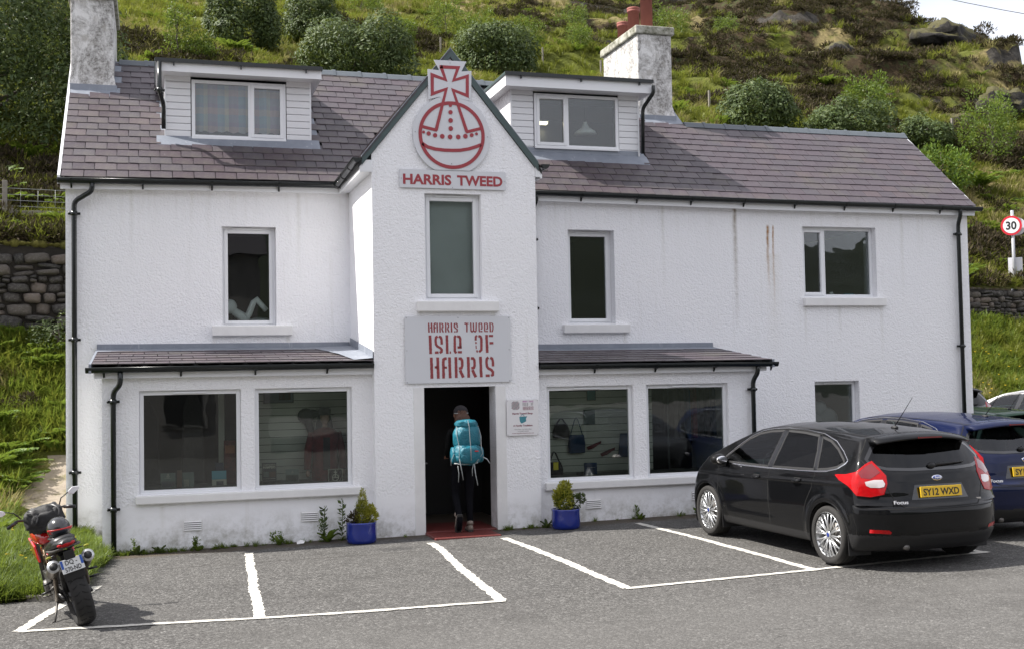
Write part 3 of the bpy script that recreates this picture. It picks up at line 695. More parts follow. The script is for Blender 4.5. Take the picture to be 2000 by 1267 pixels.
window(*W4, 0, .12, parts=[(11.91+.052, 12.36, True), (12.412, 13.31, False)], sill=(11.88,13.50,3.335,3.475,.085))
window(*W5, 0, .13, vent=[(12.3,12.7)], sash=False, sill=(11.95,13.06,.80,.94,.085))
window(*PA, PY, .05, vent=[(1.44,1.86)], sash=False, glass='shop_glass'); window(*PB, PY, .05, vent=[(2.94,3.36)], sash=False, glass='shop_glass')
window(*PC, PY, .06, vent=[(7.02,7.46)], sash=False, glass='shop_glass'); window(*PD, PY, .06, vent=[(8.58,9.02)], sash=False, glass='shop_glass')
for a, b, z in ((.965, 3.90, .665), (6.54, 9.60, .595)):
    m_ = MB(); m_.box((a, PY-.075, z), (b, PY+.03, z+.112), 'white_smooth_paint'); hb(m_, 'window_sill', bevel=.014)
for i, (x, z) in enumerate(((1.68, .36), (3.20, .40), (7.28, .37), (8.95, .41))):
    v_ = he('air_vent', loc=(x, PY, z)); m_ = MB(); m_.box((x-.125, PY-.006, z-.07), (x+.125, PY+.01, z+.07), 'white_smooth_paint'); hb(m_, 'vent_frame', parent=v_)
    m_ = MB(); m_.box((x-.11, PY-.0075, z-.06), (x+.11, PY-.0062, z+.062), 'plain_black'); hb(m_, 'vent_back', parent=v_)
    for k in range(5):
        m_ = MB(); zz = z-.055+k*.026; m_.add([(x-.11,PY-.007,zz),(x+.11,PY-.007,zz),(x+.11,PY-.024,zz-.004),(x-.11,PY-.024,zz-.004),(x-.11,PY-.0076,zz+.013),(x+.11,PY-.0076,zz+.013)], [(0,1,2,3),(3,2,5,4),(0,3,4),(1,5,2)], 'white_smooth_paint'); hb(m_, 'louvre', parent=v_)

# ---------------------------------------------------------------- dormers
def dormer(x0, x1, yf, zb0, zb1, zt, rx0, rx1, rz0, rz1, win, parts, ry=.48):
    """cladding boards round a wide window under a flat roof"""
    D = he('dormer', loc=((x0+x1)/2, yf, zt)); yb = (rz0-5.18)/T-.15
    m_ = MB()
    zb = roofz((x0+x1)/2, yf)
    m_.box((x0+.02, yf+.14, zb-.1), (x1-.02, yf+.16, zt), 'dark_interior')
    m_ = MB(); m_.box((x0+.03, yf+.02, zb-.05), (win[0], yf+.06, zt), 'plain_black'); m_.box((win[1], yf+.02, zb-.05), (x1-.03, yf+.06, zt), 'plain_black'); m_.box((win[0], yf+.02, zb-.05), (win[1], yf+.06, win[2]), 'plain_black')
    m_.box((x0+.05, yf+1.0, zb), (x1-.05, yf+1.04, zt), 'dark_interior'); m_.box((x0+.05, yf+.07, zb-.06), (x1-.05, yf+1.0, zb-.02), 'dark_interior')
    for xx in (x0+.02, x1-.04):
        m_.add([(xx,yf+.03,roofz(xx,yf)-.02),(xx,yf+.03,zt),(xx,yb+.1,zt),(xx+.02,yf+.03,roofz(xx,yf)-.02),(xx+.02,yf+.03,zt),(xx+.02,yb+.1,zt)], [(0,1,2),(3,5,4),(0,3,4,1),(1,4,5,2),(2,5,3,0)], 'plain_black')
    hb(m_, 'dormer_carcass', parent=D)
    # front boards beside and above the window
    bh = .108; z = zt
    while z > zb+.02:
        lo = max(z-bh, zb+.0)
        for a, b in ((x0, win[0]-.012), (win[1]+.012, x1)):
            if lo < z-.03:
                q = MB(); q.add([(a,yf-.010,lo+.004),(b,yf-.010,lo+.004),(b,yf-.010,z-.022),(a,yf-.010,z-.022),(a,yf+.004,z-.003),(b,yf+.004,z-.003),(a,yf+.015,lo),(b,yf+.015,lo),(a,yf+.015,z-.003),(b,yf+.015,z-.003)],
                     [(0,1,2,3),(3,2,5,4),(0,6,7,1),(4,5,9,8),(6,0,3,4,8),(1,7,9,5,2),(6,8,9,7)], 'white_cladding'); hb(q, 'cladding_board', parent=D)
        z -= bh
    # cheek boards, laid parallel to the roof slope
    for sx, xx in ((-1, x0), (1, x1)):
        n = 12
        for k in range(n):
            # strips running up the slope: between offsets d0,d1 above the roof plane
            d0, d1 = .02+k*.098, .02+(k+1)*.098-.008
            def pt(y, d): return (y, roofz(xx, y)+d)
            pts2 = []
            y_end0 = yb-(d0)/T; y_end1 = yb-(d1)/T
            zA, zB = roofz(xx, yf)+d0, roofz(xx, yf)+d1
            if zA > zt-.02: break
            zB = min(zB, zt)
            poly = [(yf, zA), (max(yf, (zt-ez(xx)-d0)/T-.15), min(zt, roofz(xx, (zt-ez(xx)-d0)/T-.15)+d0)), (max(yf, (zt-ez(xx)-d1)/T-.15), zt), (yf, zB)]
            q = MB(); q.prism(poly, 0, xx-(.012 if sx < 0 else 0), xx+(.012 if sx > 0 else 0), 'white_cladding'); hb(q, 'cladding_board', parent=D)
    # corner trims
    q = MB()
    for xx in (x0-.012, x1-.014): q.box((xx, yf-.016, zb+.0), (xx+.028, yf+.012, zt), 'white_upvc')
    hb(q, 'corner_trim', parent=D)
    # roof: white fascia and soffit, dark felt edge, gutter along the front
    q = MB(); fz0, fz1 = rz0, rz1-.05
    q.add([(rx0,ry,fz0),(rx1,ry,fz0),(rx1,ry,fz1),(rx0,ry,fz1),(rx0,ry+.02,fz0),(rx1,ry+.02,fz0),(rx1,ry+.02,fz1),(rx0,ry+.02,fz1)], [(0,1,2,3),(4,7,6,5),(0,4,5,1),(2,6,7,3),(0,3,7,4),(1,5,6,2)], 'white_upvc')
    for xx in (rx0, rx1-.02): q.box((xx, ry+.02, fz0), (xx+.02, yb+.4, fz1), 'white_upvc')
    q.box((rx0+.02, ry+.02, fz0+.012), (rx1-.02, yf+.02, fz0+.022), 'white_upvc'); 
    for a, b in ((rx0+.02, x0), (x1, rx1-.02)): q.box((a, yf+.02, fz0+.012), (b, yb+.3, fz0+.022), 'white_upvc')
    hb(q, 'dormer_fascia', parent=D)
    q = MB(); q.box((rx0-.02, ry-.03, fz1+.001), (rx1+.02, yb+.6, fz1+.05), 'green_black_bargeboard'); hb(q, 'dormer_roof', parent=D, bevel=.008)
    q = MB(); q.box((rx0-.015, ry-.06, fz1-.005), (rx1+.01, ry-.031, fz1+.052), 'black_gutter')
    for k in range(3): xx = rx0+.25+(rx1-rx0-.5)*k/2; q.box((xx, ry-.05, fz1-.05), (xx+.02, ry-.001, fz1-.006), 'black_gutter')
    hb(q, 'dormer_gutter', parent=D)
    # lead apron below
    yl = yf-.20; q = MB(); zz = roofz(x0, yl)+.03
    q.add([(x0-.13,yl,roofz(x0,yl)+.028),(x1+.13,yl,roofz(x1,yl)+.028),(x1+.13,yf-.02,roofz(x1,yf)-.005+.04),(x0-.13,yf-.02,roofz(x0,yf)-.005+.04),(x1+.13,yf+.02,win[2]-.04),(x0-.13,yf+.02,win[2]-.04),
           (x0-.13,yl,roofz(x0,yl)+.012),(x1+.13,yl,roofz(x1,yl)+.012)], [(0,1,2,3),(0,6,7,1)], 'grey_lead')
    q.box((x0+.02, yf-.022, zb-.03), (x1-.02, yf+.018, win[2]-.002), 'grey_lead')
    for sx, xx in ((-1, x0-.13), (1, x1+.01)):
        q.add([(xx,yl,roofz(xx,yl)+.026),(xx+.12,yl,roofz(xx,yl)+.026),(xx+.12,yb-.05,roofz(xx,yb-.05)+.026),(xx,yb-.05,roofz(xx,yb-.05)+.026)], [(0,1,2,3)], 'grey_lead')
    hb(q, 'lead_flashing', parent=D)
    return D
dormer(1.385, 3.600, .80, 5.96, 5.99, 6.965, 1.25, 3.74, 6.93, 7.115, (1.775, 3.215, 5.985, 6.895), None)
window(1.775, 3.215, 5.985, 6.895, .80, -.03, parts=[(1.827, 2.632, False), (2.684, 3.163, True)], vent=[(2.76, 3.06)])
dormer(6.94, 9.235, .80, 6.0, 6.03, 7.045, 6.76, 9.37, 7.00, 7.225, (7.34, 8.86, 6.055, 6.975), None)
window(7.34, 8.86, 6.055, 6.975, .80, -.03, parts=[(7.392, 7.90, True), (7.952, 8.808, False)], vent=[(7.5, 7.78)])
downpipe([(1.30,.42,7.05),(1.30,.40,6.6),(1.36,.62,6.45),(1.36,.64,6.08)], r_=.033, clips=(6.62,)); downpipe([(9.37,.42,7.12),(9.37,.42,7.0),(9.27,.66,6.78),(9.27,.70,6.0)], r_=.033)

# ---------------------------------------------------------------- chimneys
def chimney(x0, x1, y0, y1, zt, pots=(), cope=True, drop=.0):
    C_ = he('chimney', loc=((x0+x1)/2, (y0+y1)/2, roofz(5, y0))); zb = roofz((x0+x1)/2, y0)-.25; m_ = MB()
    N = 8; 
    def blk(a, b, c, d, z0, z1): m_.box((a, c, z0), (b, d, z1), 'stained_chimney_render')
    blk(x0, x1, y0, y1, zb, zt); hb(m_, 'stack', parent=C_, bevel=.018)
    m_ = MB(); zr = roofz(x1, y0)
    # splayed mortar skirt, then lead
    m_.add([(x0-.02,y0-.035,zr+.06),(x1+.035,y0-.035,zr+.06),(x1+.002,y0-.002,zr+.24),(x0-.002,y0-.002,zr+.24),(x1+.035,y1,zr+.06),(x1+.002,y1,zr+.24)], [(0,1,2,3),(1,4,5,2)], 'stained_chimney_render'); hb(m_, 'mortar_skirt', parent=C_)
    m_ = MB(); m_.box((x0-.01, y0-.05, roofz(x0,y0-.05)-.02), (x1+.05, y0-.004, zr+.075), 'grey_lead')
    m_.add([(x0-.0,y0-.22,roofz(x0,y0-.22)+.026),(x1+.14,y0-.22,roofz(x1,y0-.22)+.026),(x1+.14,y0-.04,roofz(x1,y0-.04)+.03),(x0,y0-.04,roofz(x0,y0-.04)+.03)], [(0,1,2,3)], 'grey_lead')
    ye = min(y1, 2.78)
    m_.add([(x1+.14,y0-.22,roofz(x1,y0-.22)+.027),(x1+.0,y0-.22,roofz(x1,y0-.22)+.027),(x1,ye,roofz(x1,ye)+.03),(x1+.14,ye,roofz(x1,ye)+.03)], [(0,1,2,3)], 'grey_lead')
    m_.add([(x1+.004,y0,zr+.08),(x1+.004,ye,roofz(x1,ye)+.16),(x1+.004,ye,roofz(x1,ye)),(x1+.004,y0,zr-.05)], [(0,1,2,3)], 'grey_lead')
    hb(m_, 'lead_flashing', parent=C_)
    m_ = MB(); m_.box((x0-.05, y0-.05, zt), (x1+.05, y1+.05, zt+.15), 'lichened_cement'); hb(m_, 'cope', parent=C_, bevel=.02)
    for (px, py, h) in pots:
        m_ = MB(); z = zt+.15
        m_.lathe([(.165, 0), (.15, .05)], (px, py, z-.01), 'lichened_cement', 20)
        m_.lathe([(.116, 0), (.112, h-.09), (.126, h-.085), (.126, h-.05), (.116, h-.045), (.128, h-.03), (.128, h), (.100, h), (.095, h-.25)], (px, py, z+.02), 'terracotta', 24)
        m_.lathe([(.095, h-.12), (.05, h-.13)], (px, py, z+.02), 'plain_black', 20); hb(m_, 'chimney_pot', parent=C_)
chimney(-.055, .60, 2.0, 3.72, 8.43)
chimney(9.775, 10.455, 2.0, 3.73, 8.50, pots=((10.11, 2.33, .74), (10.10, 2.92, .60), (10.10, 3.45, .47)))
# ================================================================ signs on the gable
SY = TY-.03                                              # sign faces
def strokes(mb, lst, y, m, th=.004, fx=lambda x: x, fz=lambda z: z, w=1.0, seed=0, rough=0):
    """lettering cut from thin vinyl: each stroke is (points, width)"""
    rnd = random.Random(seed)
    for pts, wd in lst:
        P = [Vector((fx(a), fz(b))) for a, b in pts]; wd = wd*w
        Q = []
        for i in range(len(P)-1):
            n = max(1, int((P[i+1]-P[i]).length/(wd*.45))) if rough else 1
            for k in range(n): Q.append(P[i].lerp(P[i+1], k/n))
        Q.append(P[-1]); L_, R_ = [], []
        for i, p in enumerate(Q):
            if i == 0: t = Q[1]-Q[0]
            elif i == len(Q)-1: t = Q[-1]-Q[-2]
            else: t = (Q[i]-Q[i-1]).normalized()+(Q[i+1]-Q[i]).normalized()
            t.normalize(); nn = Vector((-t.y, t.x)); s_ = 1.0
            if 0 < i < len(Q)-1: s_ = 1/max(.6, nn.dot(Vector((-(Q[i]-Q[i-1]).normalized().y, (Q[i]-Q[i-1]).normalized().x))))
            r1, r2 = [1+rnd.uniform(-rough, rough) for _ in (0, 1)]
            L_.append(p+nn*wd/2*s_*r1); R_.append(p-nn*wd/2*s_*r2)
        n = len(Q); vs_ = [(q.x, y, q.y) for q in L_]+[(q.x, y, q.y) for q in R_]+[(q.x, y-th, q.y) for q in L_]+[(q.x, y-th, q.y) for q in R_]
        fs = []
        for i in range(n-1): fs += [(2*n+i, 2*n+i+1, 3*n+i+1, 3*n+i), (i, i+1, 2*n+i+1, 2*n+i), (n+i, 3*n+i, 3*n+i+1, n+i+1)]
        fs += [(0, 2*n, 3*n, n), (n-1, 2*n-1, 4*n-1, 3*n-1)]
        mb.add(vs_, fs, m)
def plate(mb, poly, y, th, m): mb.prism(poly, 1, y, y-th, m)
def screws(par, pts, y, r=.010):
    m_ = MB()
    for x, z in pts: m_.lathe([(r, 0), (r*.8, -.006), (0.001, -.008)], (x, y, z), 'steel_screw', 10, axis='y')
    m_.build('screws', None, par)
def text_mesh(body, size, mat, loc, width=None, ext=.0015, bold=0.0, rot=(R(90),0,0), parent=None, name='lettering', align='LEFT', space=1.0):
    cu = bpy.data.curves.new(name, 'FONT'); cu.body = body; cu.size = size; cu.extrude = ext; cu.offset = bold; cu.align_x = align; cu.space_character = space; cu.resolution_u = 3
    o = bpy.data.objects.new(name, cu); COL.objects.link(o); dg = bpy.context.evaluated_depsgraph_get()
    me = bpy.data.meshes.new_from_object(o.evaluated_get(dg)); bpy.data.objects.remove(o)
    xs = [v_.co.x for v_ in me.vertices]; k = 1.0
    if width: k = width/(max(xs)-min(xs)); 
    for v_ in me.vertices: v_.co.x = (v_.co.x-(min(xs) if align == 'LEFT' else 0))*k if width else v_.co.x
    me.materials.clear(); me.materials.append(M(mat)); o = bpy.data.objects.new(name, me); COL.objects.link(o); o.location = loc; o.rotation_euler = rot
    if parent is not None: o.parent = parent
    return o
# round orb and cross emblem
EM = empty('emblem_sign', (0,0,0), label='grey orb and cross emblem board outlined in red, high on the central gable', cat='sign')
mb = MB(); cx, cz, ro = 5.20, 5.603, .553
arc = [(cx+ro*math.cos(a), cz+ro*math.sin(a)) for a in [R(-118+ (118*2+180-360)*0 + t*(476)/40*1.0) for t in range(0)]]
a0, a1 = R(-63), R(243); disc = [(cx+ro*math.cos(a0+(a1-a0)*k/48), cz+ro*math.sin(a0+(a1-a0)*k/48)) for k in range(49)]
plate(mb, disc, SY+.010, .022, 'sign_grey')
plate(mb, [(4.958,6.652),(5.428,6.655),(5.353,6.51),(5.499,6.526),(5.486,6.095),(5.32,6.127),(5.27,6.03),(5.12,6.03),(5.035,6.135),(4.875,6.095),(4.869,6.518),(5.033,6.509)], SY+.0115-.018, .0095, 'sign_grey'); mb.build('backing_board', None, EM)
mb = MB(); yy = SY-.0165
cr_ = [(5.060,6.558),(5.306,6.560),(5.238,6.378),(5.436,6.446),(5.431,6.170),(5.226,6.240),(5.418,5.655)]
cl_ = [(4.975,5.663),(5.130,6.249),(4.929,6.170),(4.930,6.438),(5.120,6.381),(5.060,6.558)]
strokes(mb, [(cr_, .046), (cl_, .046), ([(5.04,6.558),(5.08,6.558)], .046)], yy, 'sign_red')
ring = [(cx+.452*math.cos(2*math.pi*k/64), cz+.452*math.sin(2*math.pi*k/64)) for k in range(65)]
strokes(mb, [(ring, .048), ([(4.785,5.705),(4.988,5.662)], .042), ([(5.405,5.655),(5.615,5.712)], .042),
             ([(4.775,5.470),(4.85,5.425),(4.96,5.398),(5.09,5.388),(5.20,5.388),(5.32,5.395),(5.44,5.418),(5.55,5.455),(5.62,5.485)], .046)], yy+.001, 'sign_red')
for (x, z), r_ in [((4.797,5.629),8),((4.868,5.612),12),((4.959,5.59),12),((5.061,5.58),13),((5.174,5.577),13),((5.291,5.582),13),((5.395,5.596),13),((5.486,5.615),11),((5.557,5.636),8),((5.185,6.021),9),((5.185,5.925),12),((5.185,5.809),13),((5.185,5.695),13)]:
    r_ = r_/2.857/137; mb.lathe([(r_, 0), (r_, -.004)], (x, yy, z), 'sign_red', 16, axis='y', smooth=False)
mb.build('red_linework', None, EM)
screws(EM, [(4.68,5.63),(5.72,5.60),(4.90,6.15),(5.46,6.13),(5.19,6.62),(5.19,5.20)], SY-.0125, .007)
NB_ = empty('name_sign', (0,0,0), label='narrow grey name board reading HARRIS TWEED under the orb emblem', cat='sign')
mb = MB(); plate(mb, [(4.454,4.853),(5.975,4.853),(5.975,5.108),(4.454,5.108)], SY+.012, .014, 'sign_grey'); mb.build('board', None, NB_)
text_mesh('HARRIS', .190, 'sign_red', (4.500, SY-.004, 4.907), width=.685, bold=.0065, parent=NB_)
text_mesh('TWEED', .190, 'sign_red', (5.268, SY-.004, 4.907), width=.66, bold=.0065, parent=NB_)
screws(NB_, [(4.475,4.98),(5.955,4.98),(5.20,4.868)], SY-.002, .006)
# the stencilled name board above the door
SB = empty('stencil_sign', (0,0,0), label='large grey board with worn red stencil letters ISLE OF HARRIS above the doorway', cat='sign')
mb = MB(); plate(mb, [(4.498,2.158),(6.008,2.158),(6.008,3.073),(4.498,3.073)], SY+.012, .014, 'sign_grey'); mb.build('board', None, SB)
K = 1/(10.13*135.6); fx = lambda x: 4.730+x*K; KZ = 1/(10.13*137.2); fz = lambda z: 3.058-z*KZ
bigH = [([(180,757),(186,1162)],54),([(303,757),(310,1162)],54),([(243,946),(296,946)],46),
 ([(415,1160),(411,850),(418,800),(445,782),(478,780)],52),([(430,956),(482,954)],42),([(533,757),(541,1160)],54),
 ([(658,755),(661,1157)],54),([(712,784),(755,786),(780,820),(782,925),(765,968),(716,978)],50),([(738,1008),(800,1152)],56),
 ([(902,755),(906,1155)],54),([(956,784),(999,786),(1024,820),(1026,925),(1009,968),(960,978)],50),([(982,1008),(1046,1150)],56),
 ([(1145,753),(1154,1152)],54),
 ([(1304,772),(1272,795),(1262,860),(1270,945),(1300,985),(1362,1018),(1388,1055),(1384,1110),(1350,1128)],50),([(1338,778),(1376,795),(1391,850),(1393,945)],48),([(1243,1124),(1322,1124)],52)]
mid = [([(162,335),(170,690)],52),([(310,358),(276,375),(268,440),(276,510),(300,548),(360,578),(384,615),(380,650),(345,672)],46),([(332,358),(368,372),(384,420),(386,512)],46),([(252,665),(322,665)],46),
 ([(488,333),(493,690)],50),([(540,666),(564,666)],46),([(664,345),(642,375),(641,640),(668,682)],46),([(690,358),(733,366),(751,405),(752,572)],46),([(695,572),(776,572)],44),([(700,662),(779,662)],46),
 ([(1112,355),(1150,366),(1169,410),(1165,625),(1120,664)],48),([(1272,333),(1281,680)],52),([(1320,355),(1402,355)],44),([(1330,495),(1407,495)],44)]
worn = [([(1082,345),(1056,372),(1056,440)],40),([(1058,470),(1062,505)],26),([(1060,540),(1064,600)],18),([(1070,630),(1090,668)],30)]
small = [([(138,100),(142,282)],28),([(193,100),(200,282)],28),([(165,190),(190,190)],24),([(246,282),(243,140),(255,112),(282,110)],26),([(255,190),(282,190)],22),([(303,100),(305,282)],26),
 ([(358,100),(358,282)],26),([(385,112),(405,118),(414,140),(412,185),(388,200)],24),([(392,210),(420,280)],26),([(470,100),(470,282)],26),([(497,112),(517,118),(526,140),(524,185),(500,200)],24),([(504,210),(534,280)],26),
 ([(580,100),(584,280)],28),([(660,108),(640,125),(638,180),(665,205),(694,228),(694,262),(676,276)],24),([(672,108),(690,120),(696,155),(696,190)],24),([(632,270),(660,270)],24),
 ([(838,114),(872,114),(885,135),(885,280)],26),([(898,114),(916,114)],24),([(962,100),(966,255),(985,274),(1004,260)],24),([(1014,105),(1018,270)],24),([(1028,262),(1048,274),(1066,255),(1072,100)],24),
 ([(1145,106),(1128,125),(1128,255),(1145,278)],24),([(1158,110),(1178,120),(1184,150),(1184,215),(1160,225)],24),([(1155,268),(1192,268)],24),([(1254,106),(1238,125),(1238,255),(1254,278)],24),([(1268,110),(1288,120),(1294,150),(1294,215),(1270,225)],24),([(1265,268),(1302,268)],24),
 ([(1346,100),(1350,282)],26),([(1372,110),(1396,122),(1405,160),(1403,230),(1392,268),(1375,275)],22)]
mb = MB(); strokes(mb, bigH+mid, SY-.002, 'sign_red_worn', .003, fx, fz, K, 3, .10); strokes(mb, small+worn, SY-.002, 'sign_red_worn', .003, fx, fz, K, 4, .12)
mb.build('stencil_letters', None, SB)
screws(SB, [(x, z) for x in (4.52,5.25,5.985) for z in (2.175,3.055)]+[(4.52,2.61),(5.985,2.61)], SY-.002, .007)
# the small notice by the door
NS = empty('notice_sign', (0,0,0), label='small white notice with woven roundel and teal bag picture, to the right of the doorway', cat='sign')
mb = MB(); plate(mb, [(5.932,1.402),(6.398,1.402),(6.398,1.902),(5.932,1.902)], SY+.010, .012, 'sign_white'); mb.build('board', None, NS)
simple('print_maroon', (.20,.03,.06), .6); simple('print_pink', (.42,.13,.36), .6); simple('print_teal', (.05,.22,.27), .6); simple('print_black', (.03,.03,.035), .6); simple('print_grey', (.22,.20,.21), .6)
mb = MB(); c0 = (6.062, 1.822); rr = .062
for i in range(-6, 7):
    for j in range(-6, 7):
        x = c0[0]+i*.0105+j*.0105; z = c0[1]+(i-j)*.0105
        if (x-c0[0])**2+(z-c0[1])**2 > rr*rr: continue
        d = .0062 if (i+j) % 2 else -.0062
        strokes(mb, [([(x-.0062, z-d), (x+.0062, z+d)], .006)], SY-.002, 'print_black' if (i*3+j) % 3 else 'print_maroon', .001)
mb.build('woven_roundel', None, NS)
k2 = .158/1290; fx2 = lambda x: 6.168+(x-130)*k2; fz2 = lambda z: 1.888-(z-100)*k2*1.02
mb = MB(); strokes(mb, small, SY-.002, 'print_pink', .001, fx2, fz2, k2, 1, 0); strokes(mb, mid, SY-.002, 'print_grey', .001, fx2, fz2, k2, 1, 0); strokes(mb, bigH, SY-.002, 'print_maroon', .001, fx2, fz2, k2, 1, 0); mb.build('stencil_letters', None, NS)
text_mesh('Harris Tweed Shop', .034, 'print_maroon', (6.012, SY-.003, 1.698), width=.30, bold=.0012, parent=NS, ext=.0006)
text_mesh('A Family Tradition', .032, 'print_maroon', (6.022, SY-.003, 1.530), width=.285, bold=.0010, parent=NS, ext=.0006)
text_mesh('Open Mon - Sat 9.00-5.30pm', .020, 'print_grey', (6.040, SY-.003, 1.482), width=.255, parent=NS, ext=.0006)
text_mesh('Tel 01859 502040', .019, 'print_grey', (6.085, SY-.003, 1.455), width=.165, parent=NS, ext=.0006)
text_mesh('www.isleofharristweed.co.uk', .020, 'print_maroon', (6.005, SY-.003, 1.427), width=.32, parent=NS, ext=.0006)
mb = MB(); plate(mb, [(6.115,1.665),(6.215,1.668),(6.232,1.672),(6.212,1.635),(6.216,1.60),(6.165,1.575),(6.14,1.572),(6.122,1.60),(6.118,1.635)], SY-.002, .0012, 'print_teal')
strokes(mb, [([(6.135,1.665),(6.145,1.688),(6.165,1.693),(6.182,1.685),(6.186,1.665)], .007)], SY-.002, 'print_teal', .001); mb.build('bag_picture', None, NS)
screws(NS, [(x, z) for x in (5.945,6.385) for z in (1.415,1.889)], SY-.002, .005)

# ================================================================ inside the shop windows
simple('goggle_orange', (.35,.10,.03), .6); simple('tartan_red', (.13,.012,.012), .9, var=.8, scale=30); simple('black_wool', (.018,.016,.018), .95, var=.5, scale=20); simple('skin_plastic', (.34,.22,.17), .6)
simple('navy_tweed', (.012,.035,.085), .9, var=.5, scale=40); simple('brown_tweed', (.05,.045,.045), .9, var=.5, scale=40); simple('green_card', (.02,.055,.035), .7); simple('yellow_label', (.75,.62,.03), .6)
simple('display_shelf', (.16,.15,.14), .6); simple('card_grey_green', (.16,.20,.18), .6); simple('brown_book', (.12,.06,.035), .7); simple('sky_print', (.09,.36,.47), .5); simple('sand_print', (.55,.53,.44), .5); simple('ivory_print', (.62,.60,.50), .5); simple('white_plastic', (.85,.85,.84), .35); simple('grey_metal', (.30,.31,.32), .4, metal=.6); simple('teal_print', (.03,.16,.16), .6); simple('picture_grey', (.10,.10,.12), .5)
def shopwall(x0, x1, y, z0, z1, skip=None):
    o = he('slat_wall', loc=((x0+x1)/2, y, z0)); m_ = MB(); m_.box((x0, y+.012, z0), (x1, y+.03, z1), 'plain_black'); hb(m_, 'slat_wall_back', parent=o); z = z0
    while z < z1-.02:
        m_ = MB(); m_.box((x0, y, z+.004), (x1, y+.012, min(z+.098, z1)), 'cream_slatwall'); hb(m_, 'slat', parent=o); z += .102
shopwall(2.42, 4.0, -1.02, .62, 2.30); shopwall(6.55, 8.58, -1.02, .56, 2.24)
mb = MB()
mb.box((PX0+.25, -1.58, .60), (4.03, -.99, .835), 'display_shelf'); mb.box((TX1+.05, -1.58, .55), (PX2-.25, -.99, .755), 'display_shelf')
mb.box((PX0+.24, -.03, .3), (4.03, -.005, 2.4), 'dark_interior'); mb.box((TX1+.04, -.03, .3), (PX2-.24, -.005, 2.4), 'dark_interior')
mb.box((2.38, -1.55, .6), (2.42, -.04, 2.40), 'cream_slatwall'); mb.box((2.06, -.95, .6), (2.14, -.86, 2.4), 'cream_slatwall')  # the slim pale post stands in for a white pillar mirrored in the pane
hb(mb, 'display_platform')
BX = lambda x, k=1.050: x*k-.061; BZ = lambda z, k=1.050: z*k-.113
def card(name, x0, x1, z0, z1, y, mats, label, lean=.03, cat='card', frame=None, th=.006):
    """a printed card: list of (z fraction from, to, material)"""
    o = empty(name, ((x0+x1)/2, y, z0), label=label, cat=cat); hx = (x1-x0)/2; H = z1-z0; m_ = MB()
    def q(a, b, c, d, yy_, m, t=.001): m_.add([(a,yy_+lean*c/H,c),(b,yy_+lean*c/H,c),(b,yy_+lean*d/H,d),(a,yy_+lean*d/H,d),(a,yy_+t+lean*c/H,c),(b,yy_+t+lean*c/H,c),(b,yy_+t+lean*d/H,d),(a,yy_+t+lean*d/H,d)], [(0,1,2,3),(4,7,6,5),(0,4,5,1),(1,5,6,2),(2,6,7,3),(3,7,4,0)], m)
    q(-hx, hx, 0, H, 0, frame or mats[0][4], th); m_.build('board', None, o); m_ = MB()
    for a, b, c, d, m in mats: q(-hx+2*hx*a, -hx+2*hx*b, H*c, H*d, -.0022, m)
    m_.build('print', None, o); return o
def mini_orb(par, x, z, h, y, m='ivory_print'):
    m_ = MB(); r_ = h*.3; w_ = h*.07
    strokes(m_, [([(x+r_*math.cos(2*math.pi*k/20), z+r_+r_*math.sin(2*math.pi*k/20)) for k in range(21)], w_), ([(x,z+r_*2),(x,z+h)], w_*1.4), ([(x-h*.15,z+h*.8),(x+h*.15,z+h*.8)], w_*1.6), ([(x-r_,z+r_),(x+r_,z+r_)], w_), ([(x,z+r_),(x,z+2*r_)], w_*1.5)], y, m, .001)
    m_.build('orb_mark', None, par)
c_ = card('display_card', 1.28,1.47,.84,1.03,-1.52, [(0,1,0,1,'card_grey_green'),(.25,.75,.62,.66,'ivory_print'),(.05,.95,.05,.45,'picture_grey')], 'grey green display card with pale orb mark in the left bay window'); mini_orb(c_, 0, .13, .055, -.002)
card('picture_card', 1.56,1.71,.84,1.03,-1.50, [(0,1,0,1,'card_grey_green'),(.1,.55,.02,.5,'sand_print')], 'greenish card with a pale picture beside the brown book in the left bay window')
mb = MB(); mb.box((1.49,-1.53,.836),(1.55,-1.47,1.06),'brown_book'); tag(mb.build('book'), 'tall narrow brown book standing between two cards in the left bay window', 'book')
card('beach_card', 1.94,2.13,.84,1.035,-1.52, [(0,1,.42,1,'sky_print'),(0,1,0,.42,'sand_print'),(.3,.8,.02,.3,'picture_grey')], 'bright blue beach picture card at the right of the leftmost window')
c_ = card('hampers_poster', 2.60,2.79,.85,1.12,-1.56, [(.02,.98,.01,.99,'print_black'),(.08,.46,.30,.55,'card_grey_green'),(.5,.94,.28,.55,'brown_book'),(.06,.94,.2,.22,'ivory_print'),(.06,.94,.08,.12,'print_grey')], 'black poster headed HAMPERS at the lower left of the mannequin window', lean=.01, cat='poster')
text_mesh('HAMPERS', .048, 'ivory_print', (-.082, -.006, .195), width=.165, bold=.001, parent=c_, ext=.0006); text_mesh('HEBRIDEAN', .030, 'ivory_print', (-.08, -.006, .235), width=.16, parent=c_, ext=.0006)
c_ = card('leaflet_card', 2.92,3.10,.84,1.02,-1.50, [(0,1,0,1,'card_grey_green'),(.03,.97,.05,.55,'green_card')], 'dark green leaflet card in the middle of the mannequin window sill'); mini_orb(c_, 0, .12, .04, -.002)
c_ = card('orb_sticker', 3.485,3.685,.835,1.005,-1.60, [(0,1,0,1,'ivory_print'),(.03,.97,.035,.965,'plain_black')], 'square black sticker with cream border and orb mark low in the mannequin window', lean=0, cat='sticker', th=.003); mini_orb(c_, 0, .01, .145, -.003)
